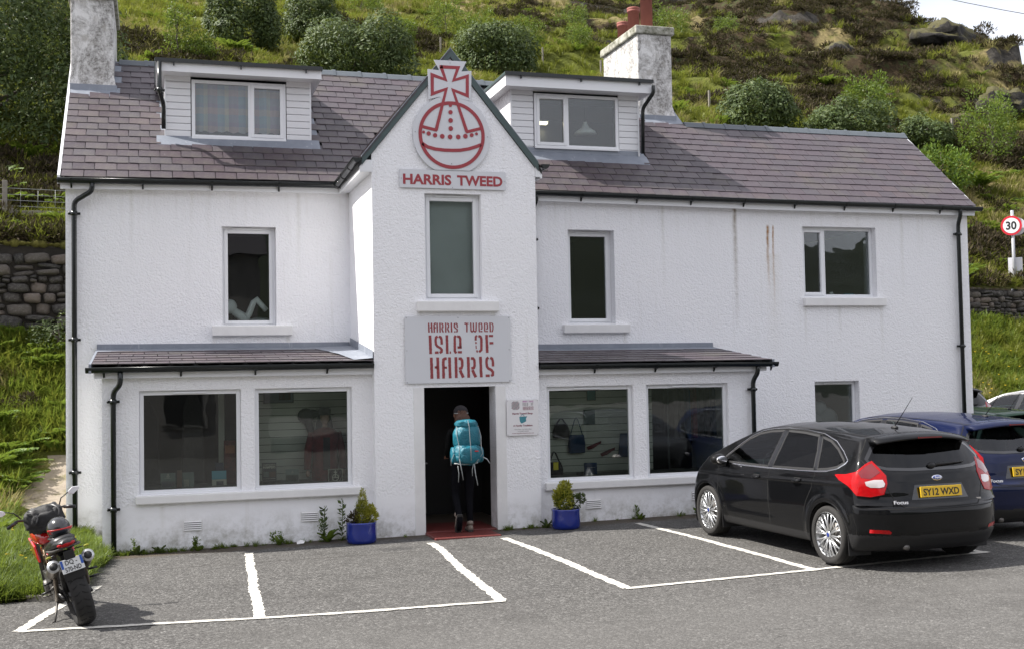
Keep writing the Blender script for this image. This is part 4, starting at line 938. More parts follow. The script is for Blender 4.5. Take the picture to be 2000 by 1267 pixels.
# mannequin in the tartan coat
MN = empty('mannequin', (BX(3.38), -1.28, .835), label='dark haired shop mannequin in red and black tartan coat and black hat', cat='mannequin')
mb = MB(); mb.lathe([(.17,-.20),(.19,.10),(.165,.32),(.185,.52),(.20,.62),(.15,.70),(.06,.735)], (0,0,0), 'tartan_red', 20); mb.build('coat', None, MN)
mb = MB()
for s_ in (-1, 1): mb.tube([(s_*.17,0,.66),(s_*.235,-.02,.42),(s_*.25,-.06,.16)], [.06,.055,.05], 'tartan_red', 12)
mb.build('sleeves', None, MN)
mb = MB(); mb.tube([(0,0,.70),(0,0,.80)], .045, 'skin_plastic', 12); mb.ball((0,-.01,.87), (.068,.080,.10), 'skin_plastic'); mb.ball((0,-.095,.86), (.012,.016,.018), 'skin_plastic', 8, 6)
for s_ in (-1, 1): mb.ball((s_*.25,-.07,.10), (.03,.025,.05), 'skin_plastic', 8, 6)
mb.build('head', None, MN)
mb = MB(); mb.ball((0,.035,.86), (.095,.075,.125), 'black_wool'); mb.ball((-.07,.01,.74), (.05,.06,.13), 'black_wool', 10, 8); mb.ball((.07,.01,.74), (.05,.06,.13), 'black_wool', 10, 8); mb.build('hair', None, MN)
mb = MB(); mb.lathe([(.135,.905),(.13,.915),(.085,.92),(.09,.975),(.07,1.01),(.01,1.02)], (0,0,0), 'black_wool', 20); mb.build('hat', None, MN)
mb = MB(); mb.ball((0,-.12,.62), (.10,.05,.07), 'black_wool', 12, 8); mb.box((-.045,-.20,.15),(.045,-.165,.60),'black_wool'); mb.build('scarf', None, MN)
HS = empty('hanging_hat', (BX(3.16), -1.07, BZ(1.75)), label='black knitted hat and scarf hung on the slat wall left of the mannequin', cat='hat')
mb = MB(); mb.ball((0,0,0), (.12,.05,.11), 'black_wool', 12, 8); mb.ball((.10,0,.03), (.09,.04,.06), 'black_wool', 10, 8); mb.build('hat_crown', None, HS); mb = MB(); mb.tube([(.02,0,-.05),(.06,-.01,-.20),(.10,0,-.32)], [.06,.05,.05], 'black_wool', 8); mb.build('scarf', None, HS)
card('framed_picture', BX(2.60),BX(3.00),BZ(1.93),BZ(2.14),-1.05, [(.04,.96,.06,.94,'picture_grey'),(.5,.9,.2,.7,'tartan_red')], 'black framed dim picture hung at the top left of the mannequin window', lean=0, cat='picture', frame='plain_black')
def bag(x, y, z0, w_, h_, m, label, strap=.25, n=2, tagc=None, topw=.8):
    o = empty('handbag', (x, y, z0), label=label, cat='bag'); m_ = MB(); d_ = .09
    m_.add([(-w_/2,-d_/2,.01),(w_/2,-d_/2,.01),(w_/2,d_/2,.01),(-w_/2,d_/2,.01),(-w_/2*1.02,-d_/2-.01,h_*.5),(w_/2*1.02,-d_/2-.01,h_*.5),(w_/2*1.02,d_/2,h_*.5),(-w_/2*1.02,d_/2,h_*.5),(-w_/2*topw,-.02,h_),(w_/2*topw,-.02,h_),(w_/2*topw,.02,h_),(-w_/2*topw,.02,h_)],
       [(3,2,1,0),(0,1,5,4),(1,2,6,5),(2,3,7,6),(3,0,4,7),(4,5,9,8),(5,6,10,9),(6,7,11,10),(7,4,8,11),(8,9,10,11)], m); m_.build('bag_body', None, o, bevel=.012)
    for k in range(n):
        m_ = MB(); yo = (-.022, .022)[k] if n == 2 else 0; m_.tube([(-w_*topw*.42,yo,h_-.01),(-w_*topw*.12,yo,h_+strap*.85),(0,yo,h_+strap),(w_*topw*.12,yo,h_+strap*.85),(w_*topw*.42,yo,h_-.01)], .006, m, 6); m_.build('strap', None, o)
    if tagc:
        m_ = MB(); m_.box((-.035,-d_/2-.022,h_*.45),(.04,-d_/2-.019,h_*.45+.11),tagc); m_.build('swing_tag', None, o)
    return o
bag(BX(7.005,1.052), -1.08, BZ(1.105), .245, .285, 'navy_tweed', 'navy tweed shoulder bag hanging by a long strap in the third shop window', .26, 1, topw=.96)
bag(BX(6.775,1.052), -1.08, BZ(1.33), .24, .22, 'brown_tweed', 'dark brown tweed grab bag on the slat wall left of the navy shoulder bag', .08)
bag(6.82, -1.45, .765, .245, .20, 'black_wool', 'dark handbag with yellow swing tag standing at the bottom left of the third shop window', .15, 2, 'yellow_label')
bag(BX(7.06), -1.10, 1.98, .62, .13, 'black_wool', 'long dark holdall on the top shelf behind the third shop window', .03, 1, topw=.9)
mb = MB(); mb.box((7.30,-1.45,.758),(7.49,-1.40,.93),'navy_tweed'); mb.box((7.33,-1.455,.86),(7.46,-1.4505,.865),'grey_metal'); tag(mb.build('folio_case', bevel=.004), 'small upright navy folio case on the sill of the third shop window', 'case')
mb = MB(); mb.box((7.17,-1.47,.758),(7.27,-1.42,.80),'plain_black'); tag(mb.build('small_box', bevel=.004), 'tiny black box beside the navy folio case', 'box')
for i, (x, z, lb) in enumerate(((7.30, 1.215, 'dull red glove pinned higher on the slat wall of the third shop window'), (7.51, 1.115, 'dull red glove pinned lower on the slat wall of the third shop window'))):
    o = empty('glove', (BX(x), -1.045, BZ(z)), label=lb, cat='glove', group='red gloves on the slat wall'); m_ = MB()
    m_.tube([(-.11,0,-.045),(-.03,0,-.02),(.04,0,.015)], [(.03,.014),(.034,.016),(.03,.014)], 'tartan_red', 10); m_.build('cuff', None, o); m_ = MB()
    for k in range(4): m_.tube([(.03,0,.0+k*.008),(.115,0,.03+k*.009)], [.010,.007], 'tartan_red', 6)
    m_.build('fingers', None, o)
card('green_board', BX(7.145),BX(7.32),BZ(1.52),BZ(1.73),-1.05, [(0,1,0,1,'green_card')], 'dark green square card pinned above the navy shoulder bag', lean=0)
card('teal_board', BX(7.20),BX(7.34),BZ(1.86),BZ(2.03),-1.05, [(.05,.95,.05,.95,'teal_print')], 'small teal framed print at the top of the third shop window', lean=0, cat='print', frame='plain_black')
o = empty('tweed_skirt', (BX(7.78), -1.06, BZ(1.03)), label='dark navy skirt hanging at the right of the third shop window', cat='skirt'); m_ = MB(); m_.prism([(-.12,0),(.12,0),(.09,.36),(-.08,.36)], 1, -.02, .02, 'navy_tweed'); m_.build('skirt_cloth', None, o, bevel=.01); m_ = MB(); m_.tube([(-.09,0,.36),(.10,0,.36)], .008, 'grey_metal', 6); m_.build('hanger', None, o)
mb = MB(); mb.box((2.12,-1.25,.836),(2.27,-1.1,1.42),'tartan_red'); mb.box((2.0,-1.22,.836),(2.11,-1.1,1.12),'navy_tweed'); mb.box((2.13,-1.26,1.25),(2.26,-1.251,1.36),'goggle_orange'); tag(mb.build('gift_boxes', bevel=.004), 'stack of dull red and navy gift boxes at the right of the leftmost window', 'boxes')
for i, (x, h, m, lb) in enumerate(((1.12, 1.15, 'black_wool', 'dark hanging garment at the far left of the leftmost window'), (1.72, 1.3, 'brown_tweed', 'brown hanging garment in the middle of the leftmost window'))):
    m_ = MB(); m_.prism([(x-.16,.84),(x+.16,.84),(x+.13,.84+h*.8),(x+.03,.84+h),(x-.03,.84+h),(x-.13,.84+h*.8)], 1, -.78, -.70, m); tag(m_.build('hanging_garment', bevel=.02), lb, 'garment')
# clothes rail behind the fourth window
o = empty('clothes_rail', (9.35, -.75, .76), label='chrome clothes rail with dim garments behind the fourth shop window', cat='clothes rail'); m_ = MB()
for x in (-.38, .42): m_.tube([(x,0,-.1),(x,0,1.38)], .014, 'grey_metal', 8)
m_.tube([(-.38,0,1.30),(.42,0,1.30)], .012, 'grey_metal', 8); m_.build('rail_frame', None, o)
for k in range(7):
    m_ = MB(); x = -.33+k*.11; m_.prism([(-.04,-.0),(.04,-.0),(.035,.75),(.0,.80),(-.035,.75)], 1, -.2, .2, ['brown_tweed','black_wool','navy_tweed','tartan_red'][k % 4]); q = m_.build('garment', None, o, bevel=.015); q.location = (x, 0, .45)
# upstairs: white mannequin limbs in the left bedroom window, lamp parts, odds on the sill
o = empty('mannequin_parts', (2.52, .28, 3.12), label='white mannequin head and folded arm lying in the upper left window', cat='mannequin'); m_ = MB(); m_.ball((-.22,.0,.23), (.105,.10,.11), 'white_plastic'); m_.build('head', None, o)
m_ = MB(); m_.tube([(-.02,.0,.02),(.06,0,.12),(.13,0,.30),(.17,0,.345),(.25,0,.25),(.32,0,.17)], [.06,.05,.042,.042,.04,.04], 'white_plastic', 12); m_.build('arm', None, o)
m_ = MB(); m_.tube([(-.16,0,.16),(-.05,0,.08),(.04,-.02,.0)], [.06,.075,.06], 'white_plastic', 12); m_.ball((.22,-.02,.02), (.16,.06,.05), 'grey_metal', 12, 6); m_.build('torso', None, o)
mb = MB(); mb.box((2.2,.30,2.76),(2.95,.7,3.09),'plain_black'); tag(mb.build('window_chest'), 'dark chest under the upper left window', 'chest')
for nm, x, z0, h, m, lb in (('mug', 12.62, 3.5, .10, 'white_plastic', 'white mug standing on the inner sill of the upper right window'), ('carton', 12.98, 3.5, .07, 'sky_print', 'small pale blue carton on the inner sill of the upper right window'), ('bottle', 12.55, 3.5, .09, 'plain_black', 'little black bottle beside the white mug')):
    m_ = MB()
    if nm == 'carton': m_.box((x-.10,.26,z0),(x+.08,.34,z0+h),m)
    elif nm == 'mug': m_.lathe([(.032,0),(.036,h),(.030,h),(.028,.01)],(x,.29,z0),m,14); m_.tube([(x+.035,.29,z0+.03),(x+.06,.29,z0+.05),(x+.035,.29,z0+.08)],.005,m,6)
    else: m_.lathe([(.025,0),(.025,h*.7),(.01,h*.85),(.01,h)],(x,.29,z0),m,12)
    tag(m_.build(nm), lb, nm)
mb = MB(); mb.box((11.95,.26,3.46),(13.32,.5,3.495),'white_smooth_paint'); hb(mb, 'inner_sill')
# stacked washing/bales in the ground floor right window, ceiling lamp and shelf in the right dormer, curtain in the left dormer
o = empty('paper_sacks', (12.5, .55, .95), label='pale grey sacks heaped inside the small ground floor window', cat='sacks'); simple('sack_grey', (.24,.25,.26), .8)
for x, y, z, rx, rz in ((-.18,0,.32,.2,.22),(.15,.05,.38,.22,.25),(.0,.1,.60,.18,.16),(.3,-.02,.18,.2,.2),(-.25,.0,.10,.2,.15)):
    m_ = MB(); m_.ball((x,y,z), (rx,.15,rz), 'sack_grey', 12, 8); m_.build('sack', None, o)
simple('lamp_glow', (.9,.85,.6), .5, emit=(1,.86,.55), emits=2.6)
o = empty('ceiling_lamp', (7.62, 1.45, 6.60), label='lit yellow strip lamp seen through the right dormer window', cat='lamp'); m_ = MB(); m_.box((-.17,-.05,0),(.17,.05,.035),'lamp_glow'); m_.build('lamp_tube', None, o); m_ = MB(); m_.box((-.19,-.06,.036),(.19,.06,.06),'white_plastic'); m_.build('lamp_body', None, o)
o = empty('pendant_light', (8.45, 1.3, 6.42), label='white conical lamp shade inside the right dormer window', cat='lamp shade'); m_ = MB(); m_.lathe([(.20,0),(.17,.05),(.07,.12),(.03,.20),(.03,.22)], (0,0,0), 'white_plastic', 20); m_.build('shade', None, o); m_ = MB(); m_.tube([(0,0,.2),(0,0,.5)], .008, 'plain_black', 6); m_.build('flex', None, o)
def m_plaid():
    s = NB('faded_plaid_cloth'); v = s.obj(); sp = s.n('ShaderNodeSeparateXYZ', {0: v})
    fx_ = s.math('FRACT', s.math('MULTIPLY', sp.outputs[0], 3.1)); fz_ = s.math('FRACT', s.math('MULTIPLY', sp.outputs[2], 3.4))
    a = s.ramp(fx_, [(0, (.38,.48,.58)), (.33, (.38,.48,.58)), (.36, (.75,.68,.50)), (.52, (.75,.68,.50)), (.55, (.55,.32,.42)), (1, (.55,.32,.42))])
    b = s.ramp(fz_, [(0, (.40,.50,.60)), (.4, (.40,.50,.60)), (.45, (.70,.54,.50)), (.75, (.70,.54,.50)), (.8, (.42,.42,.55))])
    for r_ in s.t.nodes:
        if r_.type == 'VALTORGB': r_.color_ramp.interpolation = 'EASE'
    s.set(color=s.mix(.5, a, b), rough=.9)
m_plaid()
o = empty('plaid_curtain', (2.5, 1.02, 6.0), label='faded plaid curtain drawn across the left dormer window', cat='curtain'); m_ = MB(); n = 60
vs_ = []
for i in range(n+1):
    x = -.72+1.44*i/n
    for j in range(7): z = -.05+.98*j/6; vs_.append((x, .02*math.sin(i*.9)+.012*math.sin(i*.37), z))
m_.add(vs_, [(i*7+j, (i+1)*7+j, (i+1)*7+j+1, i*7+j+1) for i in range(n) for j in range(6)], 'faded_plaid_cloth', True); q = m_.build('curtain_cloth', None, o); sm_ = q.modifiers.new('thick', 'SOLIDIFY'); sm_.thickness = .006
# frosted looking blind behind the tall gable window
simple('grey_blind', (.60,.61,.62), .85, var=.2, scale=1.5)
mb = MB(); mb.box((4.84,TY+.24,3.33),(5.59,TY+.25,4.76),'grey_blind'); tag(mb.build('roller_blind'), 'grey green roller blind behind the tall window of the central gable', 'blind')
mb = MB(); mb.box((5.44,TY+.30,3.34),(5.485,TY+.34,3.40),'white_plastic'); tag(mb.build('sill_candle'), 'stubby white candle in the lower corner of the tall gable window', 'candle')
# ================================================================ vegetation materials
def m_leaf(name, stops, rough=.5, trans=.35, var_scale=3.0):
    """leaves: each leaf and each clump has its own tone"""
    s = NB(name); v = s.obj(); g_ = s.n('ShaderNodeNewGeometry'); oi = s.n('ShaderNodeObjectInfo')
    r = s.math('FRACT', s.math('ADD', g_.outputs['Random Per Island'], s.math('MULTIPLY', oi.outputs['Random'], 3.7)))
    r = s.math('ADD', s.math('MULTIPLY', r, .6), s.math('MULTIPLY', s.noise(v, var_scale, 3), .4))
    c = s.ramp(r, stops); s.set(color=c, rough=rough, spec=.35)
    t = s.n('ShaderNodeBsdfTranslucent', {'Color': s.mix(.35, c, (.32,.38,.06))}); m = s.n('ShaderNodeMixShader', {0: trans, 1: s.b.outputs[0], 2: t.outputs[0]}); s.l(m.outputs[0], s.o.inputs[0]); return s.m
m_leaf('rhododendron_leaf', [(0, (.022,.040,.012)), (.4, (.048,.078,.022)), (.7, (.085,.120,.036)), (1, (.165,.190,.075))], .6, .2)
m_leaf('fresh_leaf', [(0, (.042,.075,.010)), (.4, (.082,.135,.018)), (.75, (.135,.20,.028)), (1, (.21,.28,.055))], .5, .4)
m_leaf('fern_leaf', [(0, (.035,.068,.008)), (.5, (.080,.145,.016)), (1, (.15,.23,.032))], .5, .4)
m_leaf('grass_blade', [(0, (.048,.058,.008)), (.35, (.110,.128,.015)), (.7, (.180,.195,.026)), (1, (.34,.31,.085))], .55, .35)
m_leaf('lush_grass_blade', [(0, (.040,.068,.008)), (.4, (.080,.125,.014)), (.8, (.13,.185,.024)), (1, (.22,.26,.06))], .5, .4)
m_leaf('dry_grass_blade', [(0, (.14,.115,.05)), (.4, (.24,.20,.09)), (.8, (.34,.29,.14)), (1, (.46,.41,.24))], .7, .3)
m_leaf('heather_sprig', [(0, (.012,.010,.006)), (.35, (.030,.021,.011)), (.7, (.058,.040,.020)), (1, (.060,.066,.022))], .8, .1)
m_leaf('golden_leaf', [(0, (.16,.17,.02)), (.5, (.34,.34,.04)), (1, (.55,.52,.10))], .5, .3)
m_leaf('red_dock_stem', [(0, (.12,.04,.02)), (1, (.26,.10,.05))], .7, .2)
m_leaf('yellow_flower', [(0, (.6,.42,.02)), (1, (.8,.62,.05))], .5, .3)
m_leaf('opposite_wood_leaf', [(0, (.006,.009,.005)), (1, (.022,.028,.014))], .6, .1)
simple('tree_bark', (.085,.070,.055), .9, var=.4, scale=12, bump=.01)
simple('fence_wood', (.22,.20,.17), .85, var=.4, scale=14, bump=.004)
simple('fence_wire', (.30,.31,.31), .5, metal=.6)

def np_mesh(name, V, F, mat, smooth=False):
    """V (n,3); F (m,4) or (m,3)"""
    me = bpy.data.meshes.new(name); V = np.ascontiguousarray(V, dtype=np.float32); F = np.ascontiguousarray(F, dtype=np.int32); k = F.shape[1]
    me.vertices.add(len(V)); me.vertices.foreach_set('co', V.ravel()); me.loops.add(F.size); me.loops.foreach_set('vertex_index', F.ravel())
    me.polygons.add(len(F)); me.polygons.foreach_set('loop_start', np.arange(0, F.size, k, dtype=np.int32))

    me.materials.append(M(mat)); me.update(calc_edges=True)
    if smooth: me.polygons.foreach_set('use_smooth', np.ones(len(F), dtype=bool))
    return me
def unit(a): return a/np.maximum(np.linalg.norm(a, axis=1, keepdims=True), 1e-9)
def leaves(P, Dr, size, aspect, rng, up=.25, shell=False):
    """one bent leaf (two quads sharing a rib would cost double; a diamond quad is enough) per point, growing along Dr"""
    n = len(P); t = unit(Dr+rng.normal(0, .45, (n, 3))+np.array([0, 0, up])); o = unit(np.cross(t, rng.normal(0, 1, (n, 3))))
    if shell: nn = unit(Dr+rng.normal(0, .38, (n, 3))+np.array([0, 0, .25])); t = unit(np.cross(nn, rng.normal(0, 1, (n, 3)))); o = np.cross(nn, t)
    s = (size*rng.uniform(.6, 1.35, n))[:, None]
    w = s*aspect; dn = np.cross(t, o)*s*.12
    V = np.stack([P, P+t*s*.55+o*w*.5-dn, P+t*s, P+t*s*.55-o*w*.5-dn], 1).reshape(-1, 3); return V, np.arange(4*n).reshape(n, 4)
def crown_mesh(name, lobes, n, size, aspect, mat, seed, up=.25, inner=.55, gap=.0, wob=.25):
    """leaves spread through a crown made of many lobes (cx,cy,cz,rx,ry,rz)"""
    rng = np.random.default_rng(seed); Lb = np.array(lobes, dtype=float); wts = (Lb[:,3]*Lb[:,4]+Lb[:,3]*Lb[:,5]); wts /= wts.sum()
    k = rng.choice(len(Lb), n, p=wts); d = unit(rng.normal(0, 1, (n, 3))); r = inner+(1-inner)*rng.random(n)**.5
    # rough the surface so the outline is uneven
    ph = np.sin(d[:,0]*7+k*1.7)*np.sin(d[:,1]*6+k*.9)*np.cos(d[:,2]*8+k*2.3); r = r*(1+wob*ph)+rng.exponential(.04, n)
    P = Lb[k,:3]+d*Lb[k,3:6]*r[:,None]
    # drop leaves that lie deep inside any other lobe
    keep = np.ones(n, bool)
    for l in Lb: keep &= (((P-l[:3])/l[3:6])**2).sum(1) > .22
    keep &= P[:,2] > -.05
    if gap: keep &= (np.sin(P[:,0]*3.1/size*.08+seed)*np.sin(P[:,1]*2.7/size*.08)*np.sin(P[:,2]*2.9/size*.08)) < 1-gap
    P = P[keep]; V, F = leaves(P, d[keep], size, aspect, rng, up, wob < .2); return np_mesh(name, V, F, mat)
def lobes_for(rx, ry, h, n, seed, base=.15):
    rng = random.Random(seed); out_ = [(0, 0, h*.45, rx*.72, ry*.72, h*.42)]
    for i in range(n):
        a = rng.uniform(0, 2*math.pi); zz = rng.uniform(base, .85); rad = math.sqrt(max(.05, 1-(abs(zz-.35)/.72)**2)); q = rng.uniform(.55, .82)*rad
        s_ = rng.uniform(.20, .34); out_.append((math.cos(a)*rx*q, math.sin(a)*ry*q, h*zz, rx*s_, ry*s_, h*s_*.85))
    return out_
def limb_mb(h, r, spread, seed, n=5, lean=(0, 0)):
    rng = random.Random(seed); m_ = MB(); top = Vector((lean[0], lean[1], h)); P = [Vector((0,0,-.3))]+[Vector((lean[0]*t+rng.uniform(-.04,.04)*h, lean[1]*t+rng.uniform(-.04,.04)*h, h*t)) for t in (.2,.45,.7,1)]
    m_.tube(P, [r, r*.85, r*.65, r*.4, r*.15], 'tree_bark', 8)
    for i in range(n):
        t = rng.uniform(.25, .8); a = rng.uniform(0, 6.28); p = Vector((lean[0]*t, lean[1]*t, h*t)); e = p+Vector((math.cos(a)*spread, math.sin(a)*spread, h*rng.uniform(.12,.35)))
        m_.tube([p, p.lerp(e, .5)+Vector((0,0,-.03*h)), e], [r*.4, r*.25, r*.08], 'tree_bark', 6)
    return m_

# ================================================================ terrain behind the house
def wall_y(x): return 9.03+.0977*x
def wall_top(x): return 5.2-(x+1.3)*.0244
def wall_foot(x): return 3.25+(x+1.3)*.0162
CX, CY = 1.22, -17.91
AZK = [-1.2, -.6, .50, .60, .629, .675, .712, .80, 1.0, 1.6]; CRK = [60, 125, 130, 112, 101, 89, 79, 66, 52, 40]
def crest(az): return np.interp(az, AZK, CRK)
def n3(x, y, s, o=0): return noise.noise(Vector((x*s+o, y*s-o, o*.37)))
def hill_h(x, y, detail=True):
    """height of the hillside above the retaining wall; returns z and a rock measure"""
    dx, dy = x-CX, y-CY; az = math.atan2(dx, dy); D = math.hypot(dx, dy); D0 = 27.05/(math.cos(az)-.0977*math.sin(az)); x0 = CX+D0*math.sin(az)
    s_ = D-D0; Rr = float(crest(az)); z = wall_top(x0)+.42*min(s_, Rr-D0)-(.22*(D-Rr)-1.2*math.exp(-(D-Rr)/6)+1.2 if D > Rr else 0)
    near = max(0., min(1., (s_-1.0)/8)); rock = 0.
    far = max(0., min(1., (s_-14)/25))*max(0., min(1., (az-.18)/.25))      # crags on the upper right
    b = 1.1*n3(x, y, .055, 3)+.55*n3(x, y, .14, 9)+.28*n3(x, y, .37, 17)
    z += near*b*1.3
    if detail: z += near*(.16*n3(x, y, .9, 5)+.10*n3(x, y, 2.1, 7))
    if far > 0:
        t = (z+2.6*n3(x, y, .045, 31)+1.3*n3(x, y, .12, 41))/4.2; fr = t-math.floor(t); st = fr**4.5 if fr < 1 else 1
        z += far*.86*(st-fr)*4.2; rock = far*max(0, (fr-.80)/.20)*(.55+.45*(1 if n3(x, y, .07, 77) > -.05 else 0))
    return z, rock
def biome(x, y, z, rock):
    """weights: heather, dry grass, fresh grass"""
    dx, dy = x-CX, y-CY; az = math.atan2(dx, dy); D = math.hypot(dx, dy); s_ = D-27.05/(math.cos(az)-.0977*math.sin(az))
    f = .50*n3(x, y, .07, 51)+.45*n3(x, y, .19, 61)+.28*n3(x, y, .55, 71)
    hb_ = f*1.25-.18+.62*max(0, min(1, (az-.34)/.3))*max(0, min(1, (s_-6)/30))+.20*max(0, min(1, (s_-34)/20))
    if az < .03 and s_ < 7: hb_ += .35
    if az > .58 and s_ < 22: hb_ += .45
    h = max(0, min(1, hb_*3.2)); g_ = .5*n3(x, y, .10, 91)+.5*n3(x, y, .33, 95); d = max(0, min(1, .5+g_*2.4)); return h, d
def az_grid(a0, a1, na, rows, fn, name):
    A = np.linspace(a0, a1, na); V = []; C_ = []
    for t in rows:
        for a in A:
            D0 = 27.05/(math.cos(a)-.0977*math.sin(a)); D = D0+t; x = CX+D*math.sin(a); y = CY+D*math.cos(a); z, rk = fn(x, y)
            V.append((x, y, z)); h, d = biome(x, y, z, rk); C_.append((h, d, rk, 1))
    n = len(A); F = [(j*n+i, j*n+i+1, (j+1)*n+i+1, (j+1)*n+i) for j in range(len(rows)-1) for i in range(n-1)]
    me = np_mesh(name, np.array(V), np.array(F), 'hill_turf', True); ca = me.color_attributes.new('biome', 'FLOAT_COLOR', 'POINT'); ca.data.foreach_set('color', np.array(C_, dtype=np.float32).ravel())
    o = bpy.data.objects.new(name, me); COL.objects.link(o); return tag(o, kind='structure')
def m_turf():
    s = NB('hill_turf'); v = s.obj(); at = s.n('ShaderNodeAttribute', attribute_name='biome'); sp = s.n('ShaderNodeSeparateXYZ', {0: at.outputs['Vector']}); h, d, rk = sp.outputs
    f1 = s.noise(v, 1.3, 8, .7); f2 = s.noise(v, 6, 8, .75); f3 = s.noise(v, .35, 6)
    green = s.mix(f2, (.048,.056,.010), (.150,.165,.030)); green = s.mix(s.ramp(f1, [(.4, 0), (.6, 1)]), green, (.100,.115,.018))
    dry = s.mix(f2, (.13,.105,.045), (.33,.27,.13)); hea = s.mix(s.noise(v, 4, 9, .8), (.010,.008,.005), (.072,.048,.022))
    hea = s.mix(s.ramp(s.noise(v, 1.6, 7, .7), [(.5, 0), (.66, 1)]), hea, (.050,.070,.020))
    m1 = s.n('ShaderNodeMapRange', {0: s.math('ADD', d, s.math('MULTIPLY', s.math('SUBTRACT', f1, .5), 1.8)), 1: .62, 2: .95}).outputs[0]
    m2 = s.n('ShaderNodeMapRange', {0: s.math('ADD', h, s.math('MULTIPLY', s.math('SUBTRACT', f1, .5), 1.3)), 1: .35, 2: .65}).outputs[0]
    c = s.mix(m2, s.mix(m1, green, dry), hea)
    ge = s.n('ShaderNodeNewGeometry'); nzc = s.n('ShaderNodeSeparateXYZ', {0: ge.outputs['Normal']}).outputs[2]
    rock = s.mix(s.ramp(s.noise(v, 1.1, 10, .75), [(.35, 0), (.7, 1)]), (.012,.010,.008), (.085,.078,.068))
    rm = s.n('ShaderNodeMapRange', {0: s.math('ADD', rk, s.math('MULTIPLY', s.math('SUBTRACT', f1, .5), .9)), 1: .52, 2: .66}).outputs[0]
    c = s.mix(rm, c, rock)
    s.set(color=c, rough=.9, spec=.2, normal=s.bump(s.math('ADD', f2, s.math('MULTIPLY', f1, 2.0)), .9, .12))
m_turf()
rows = [0, .25, .6, 1, 1.5, 2.1, 2.8, 3.6]; 
while rows[-1] < 112: rows.append(rows[-1]+max(.38, rows[-1]*.0135))
rows += [120, 135, 160, 200]
az_grid(-.62, 1.25, 470, rows, hill_h, 'hillside')
# the bank between yard and retaining wall
def bank_h(x, y):
    yw = wall_y(x); x_ = x
    ys = 2.2 if x < -.05 else (5.8 if x < 15.25 else 3.6)
    t = max(0, min(1, (y-ys)/(yw-ys))); p = 1.55 if x < 0 else 1.25
    z = gz(x)+.012+(wall_foot(x)-gz(x))*t**p
    if y > ys: z += .13*n3(x, y, .8, 3)*min(1, (y-ys))+.05*n3(x, y, 2.6, 8)
    else: z += .03*(1+n3(x, y, 1.4, 3))
    return z
def sheet(name, xs, ys_fn, fn, mat, dry):
    V = []; C_ = []; ny = None
    for x in xs:
        ys = ys_fn(x); ny = len(ys)
        for y in ys: V.append((x, y, fn(x, y))); C_.append((max(0, .35*n3(x, y, .5, 4)+.02), dry(x, y), 0, 1))
    F = [(i*ny+j, (i+1)*ny+j, (i+1)*ny+j+1, i*ny+j+1) for i in range(len(xs)-1) for j in range(ny-1)]
    me = np_mesh(name, np.array(V), np.array(F), mat, True); ca = me.color_attributes.new('biome', 'FLOAT_COLOR', 'POINT'); ca.data.foreach_set('color', np.array(C_, dtype=np.float32).ravel())
    o = bpy.data.objects.new(name, me); COL.objects.link(o); return tag(o, kind='structure')
dryf = lambda x, y: .5+.6*n3(x, y, .4, 12)
sheet('grass_bank', np.linspace(-14, -.02, 60), lambda x: np.linspace(2.1, wall_y(x)+.12, 40), bank_h, 'hill_turf', dryf)
sheet('grass_bank', np.linspace(15.29, 48, 80), lambda x: np.linspace(3.5, wall_y(x)+.12, 36), bank_h, 'hill_turf', dryf)
sheet('grass_bank', np.linspace(-.02, 15.3, 20), lambda x: np.linspace(5.75, wall_y(x)+.12, 8), bank_h, 'hill_turf', dryf)
# grass verge left of the yard, bounded by the kerb and the asphalt edge
def edge_x(y):
    return float(np.interp(y, [-5.2, -4.86, -4.0, -2.95, -2.66, -2.1, -1.84, 2.2], [-1.6, .40, .46, .50, .62, .60, .55, -.02]))
def verge_h(x, y): return gz(x)+.045+.035*n3(x, y, 1.3, 5)+(.05 if x < -.5 else 0)
V = []; C_ = []; ys = np.linspace(-4.84, 2.2, 60); nx = 26
for y in ys:
    xe = edge_x(y)
    for i in range(nx): x = xe-(i/(nx-1))**1.6*9.0; z = verge_h(x, y)*(1 if i else 0)+(gz(x)-.01)*(0 if i else 1); V.append((x, y, z)); C_.append((0, .32+.4*n3(x, y, .7, 4)+(.55 if y > .8 and x > -1.2 else 0), 0, 1))
F = [(j*nx+i+1, j*nx+i, (j+1)*nx+i, (j+1)*nx+i+1) for j in range(len(ys)-1) for i in range(nx-1)]
me = np_mesh('grass_verge', np.array(V), np.array(F), 'hill_turf', True); ca = me.color_attributes.new('biome', 'FLOAT_COLOR', 'POINT'); ca.data.foreach_set('color', np.array(C_, dtype=np.float32).ravel())
o = bpy.data.objects.new('grass_verge', me); COL.objects.link(o); tag(o, kind='structure')
simple('kerb_concrete', (.27,.25,.22), .85, var=.25, scale=10, bump=.004)
mb = MB(); K_ = [(-6.0,-3.3),(-1.2,-4.05),(-.37,-4.30),(-.05,-4.80),(.20,-4.90),(.42,-4.90)]
for (a, b), (c, d) in zip(K_[:-1], K_[1:]):
    t = Vector((c-a, d-b)).normalized(); nn = Vector((-t.y, t.x))*.10
    mb.add([(a,b,gz(a)-.05),(c,d,gz(c)-.05),(c+nn.x,d+nn.y,gz(c)-.05),(a+nn.x,b+nn.y,gz(a)-.05),(a,b,gz(a)+.055),(c,d,gz(c)+.055),(c+nn.x,d+nn.y,gz(c)+.065),(a+nn.x,b+nn.y,gz(a)+.065)], [(0,1,5,4),(4,5,6,7),(2,3,7,6),(1,2,6,5),(3,0,4,7)], 'kerb_concrete')
tag(mb.build('kerb'), kind='structure')

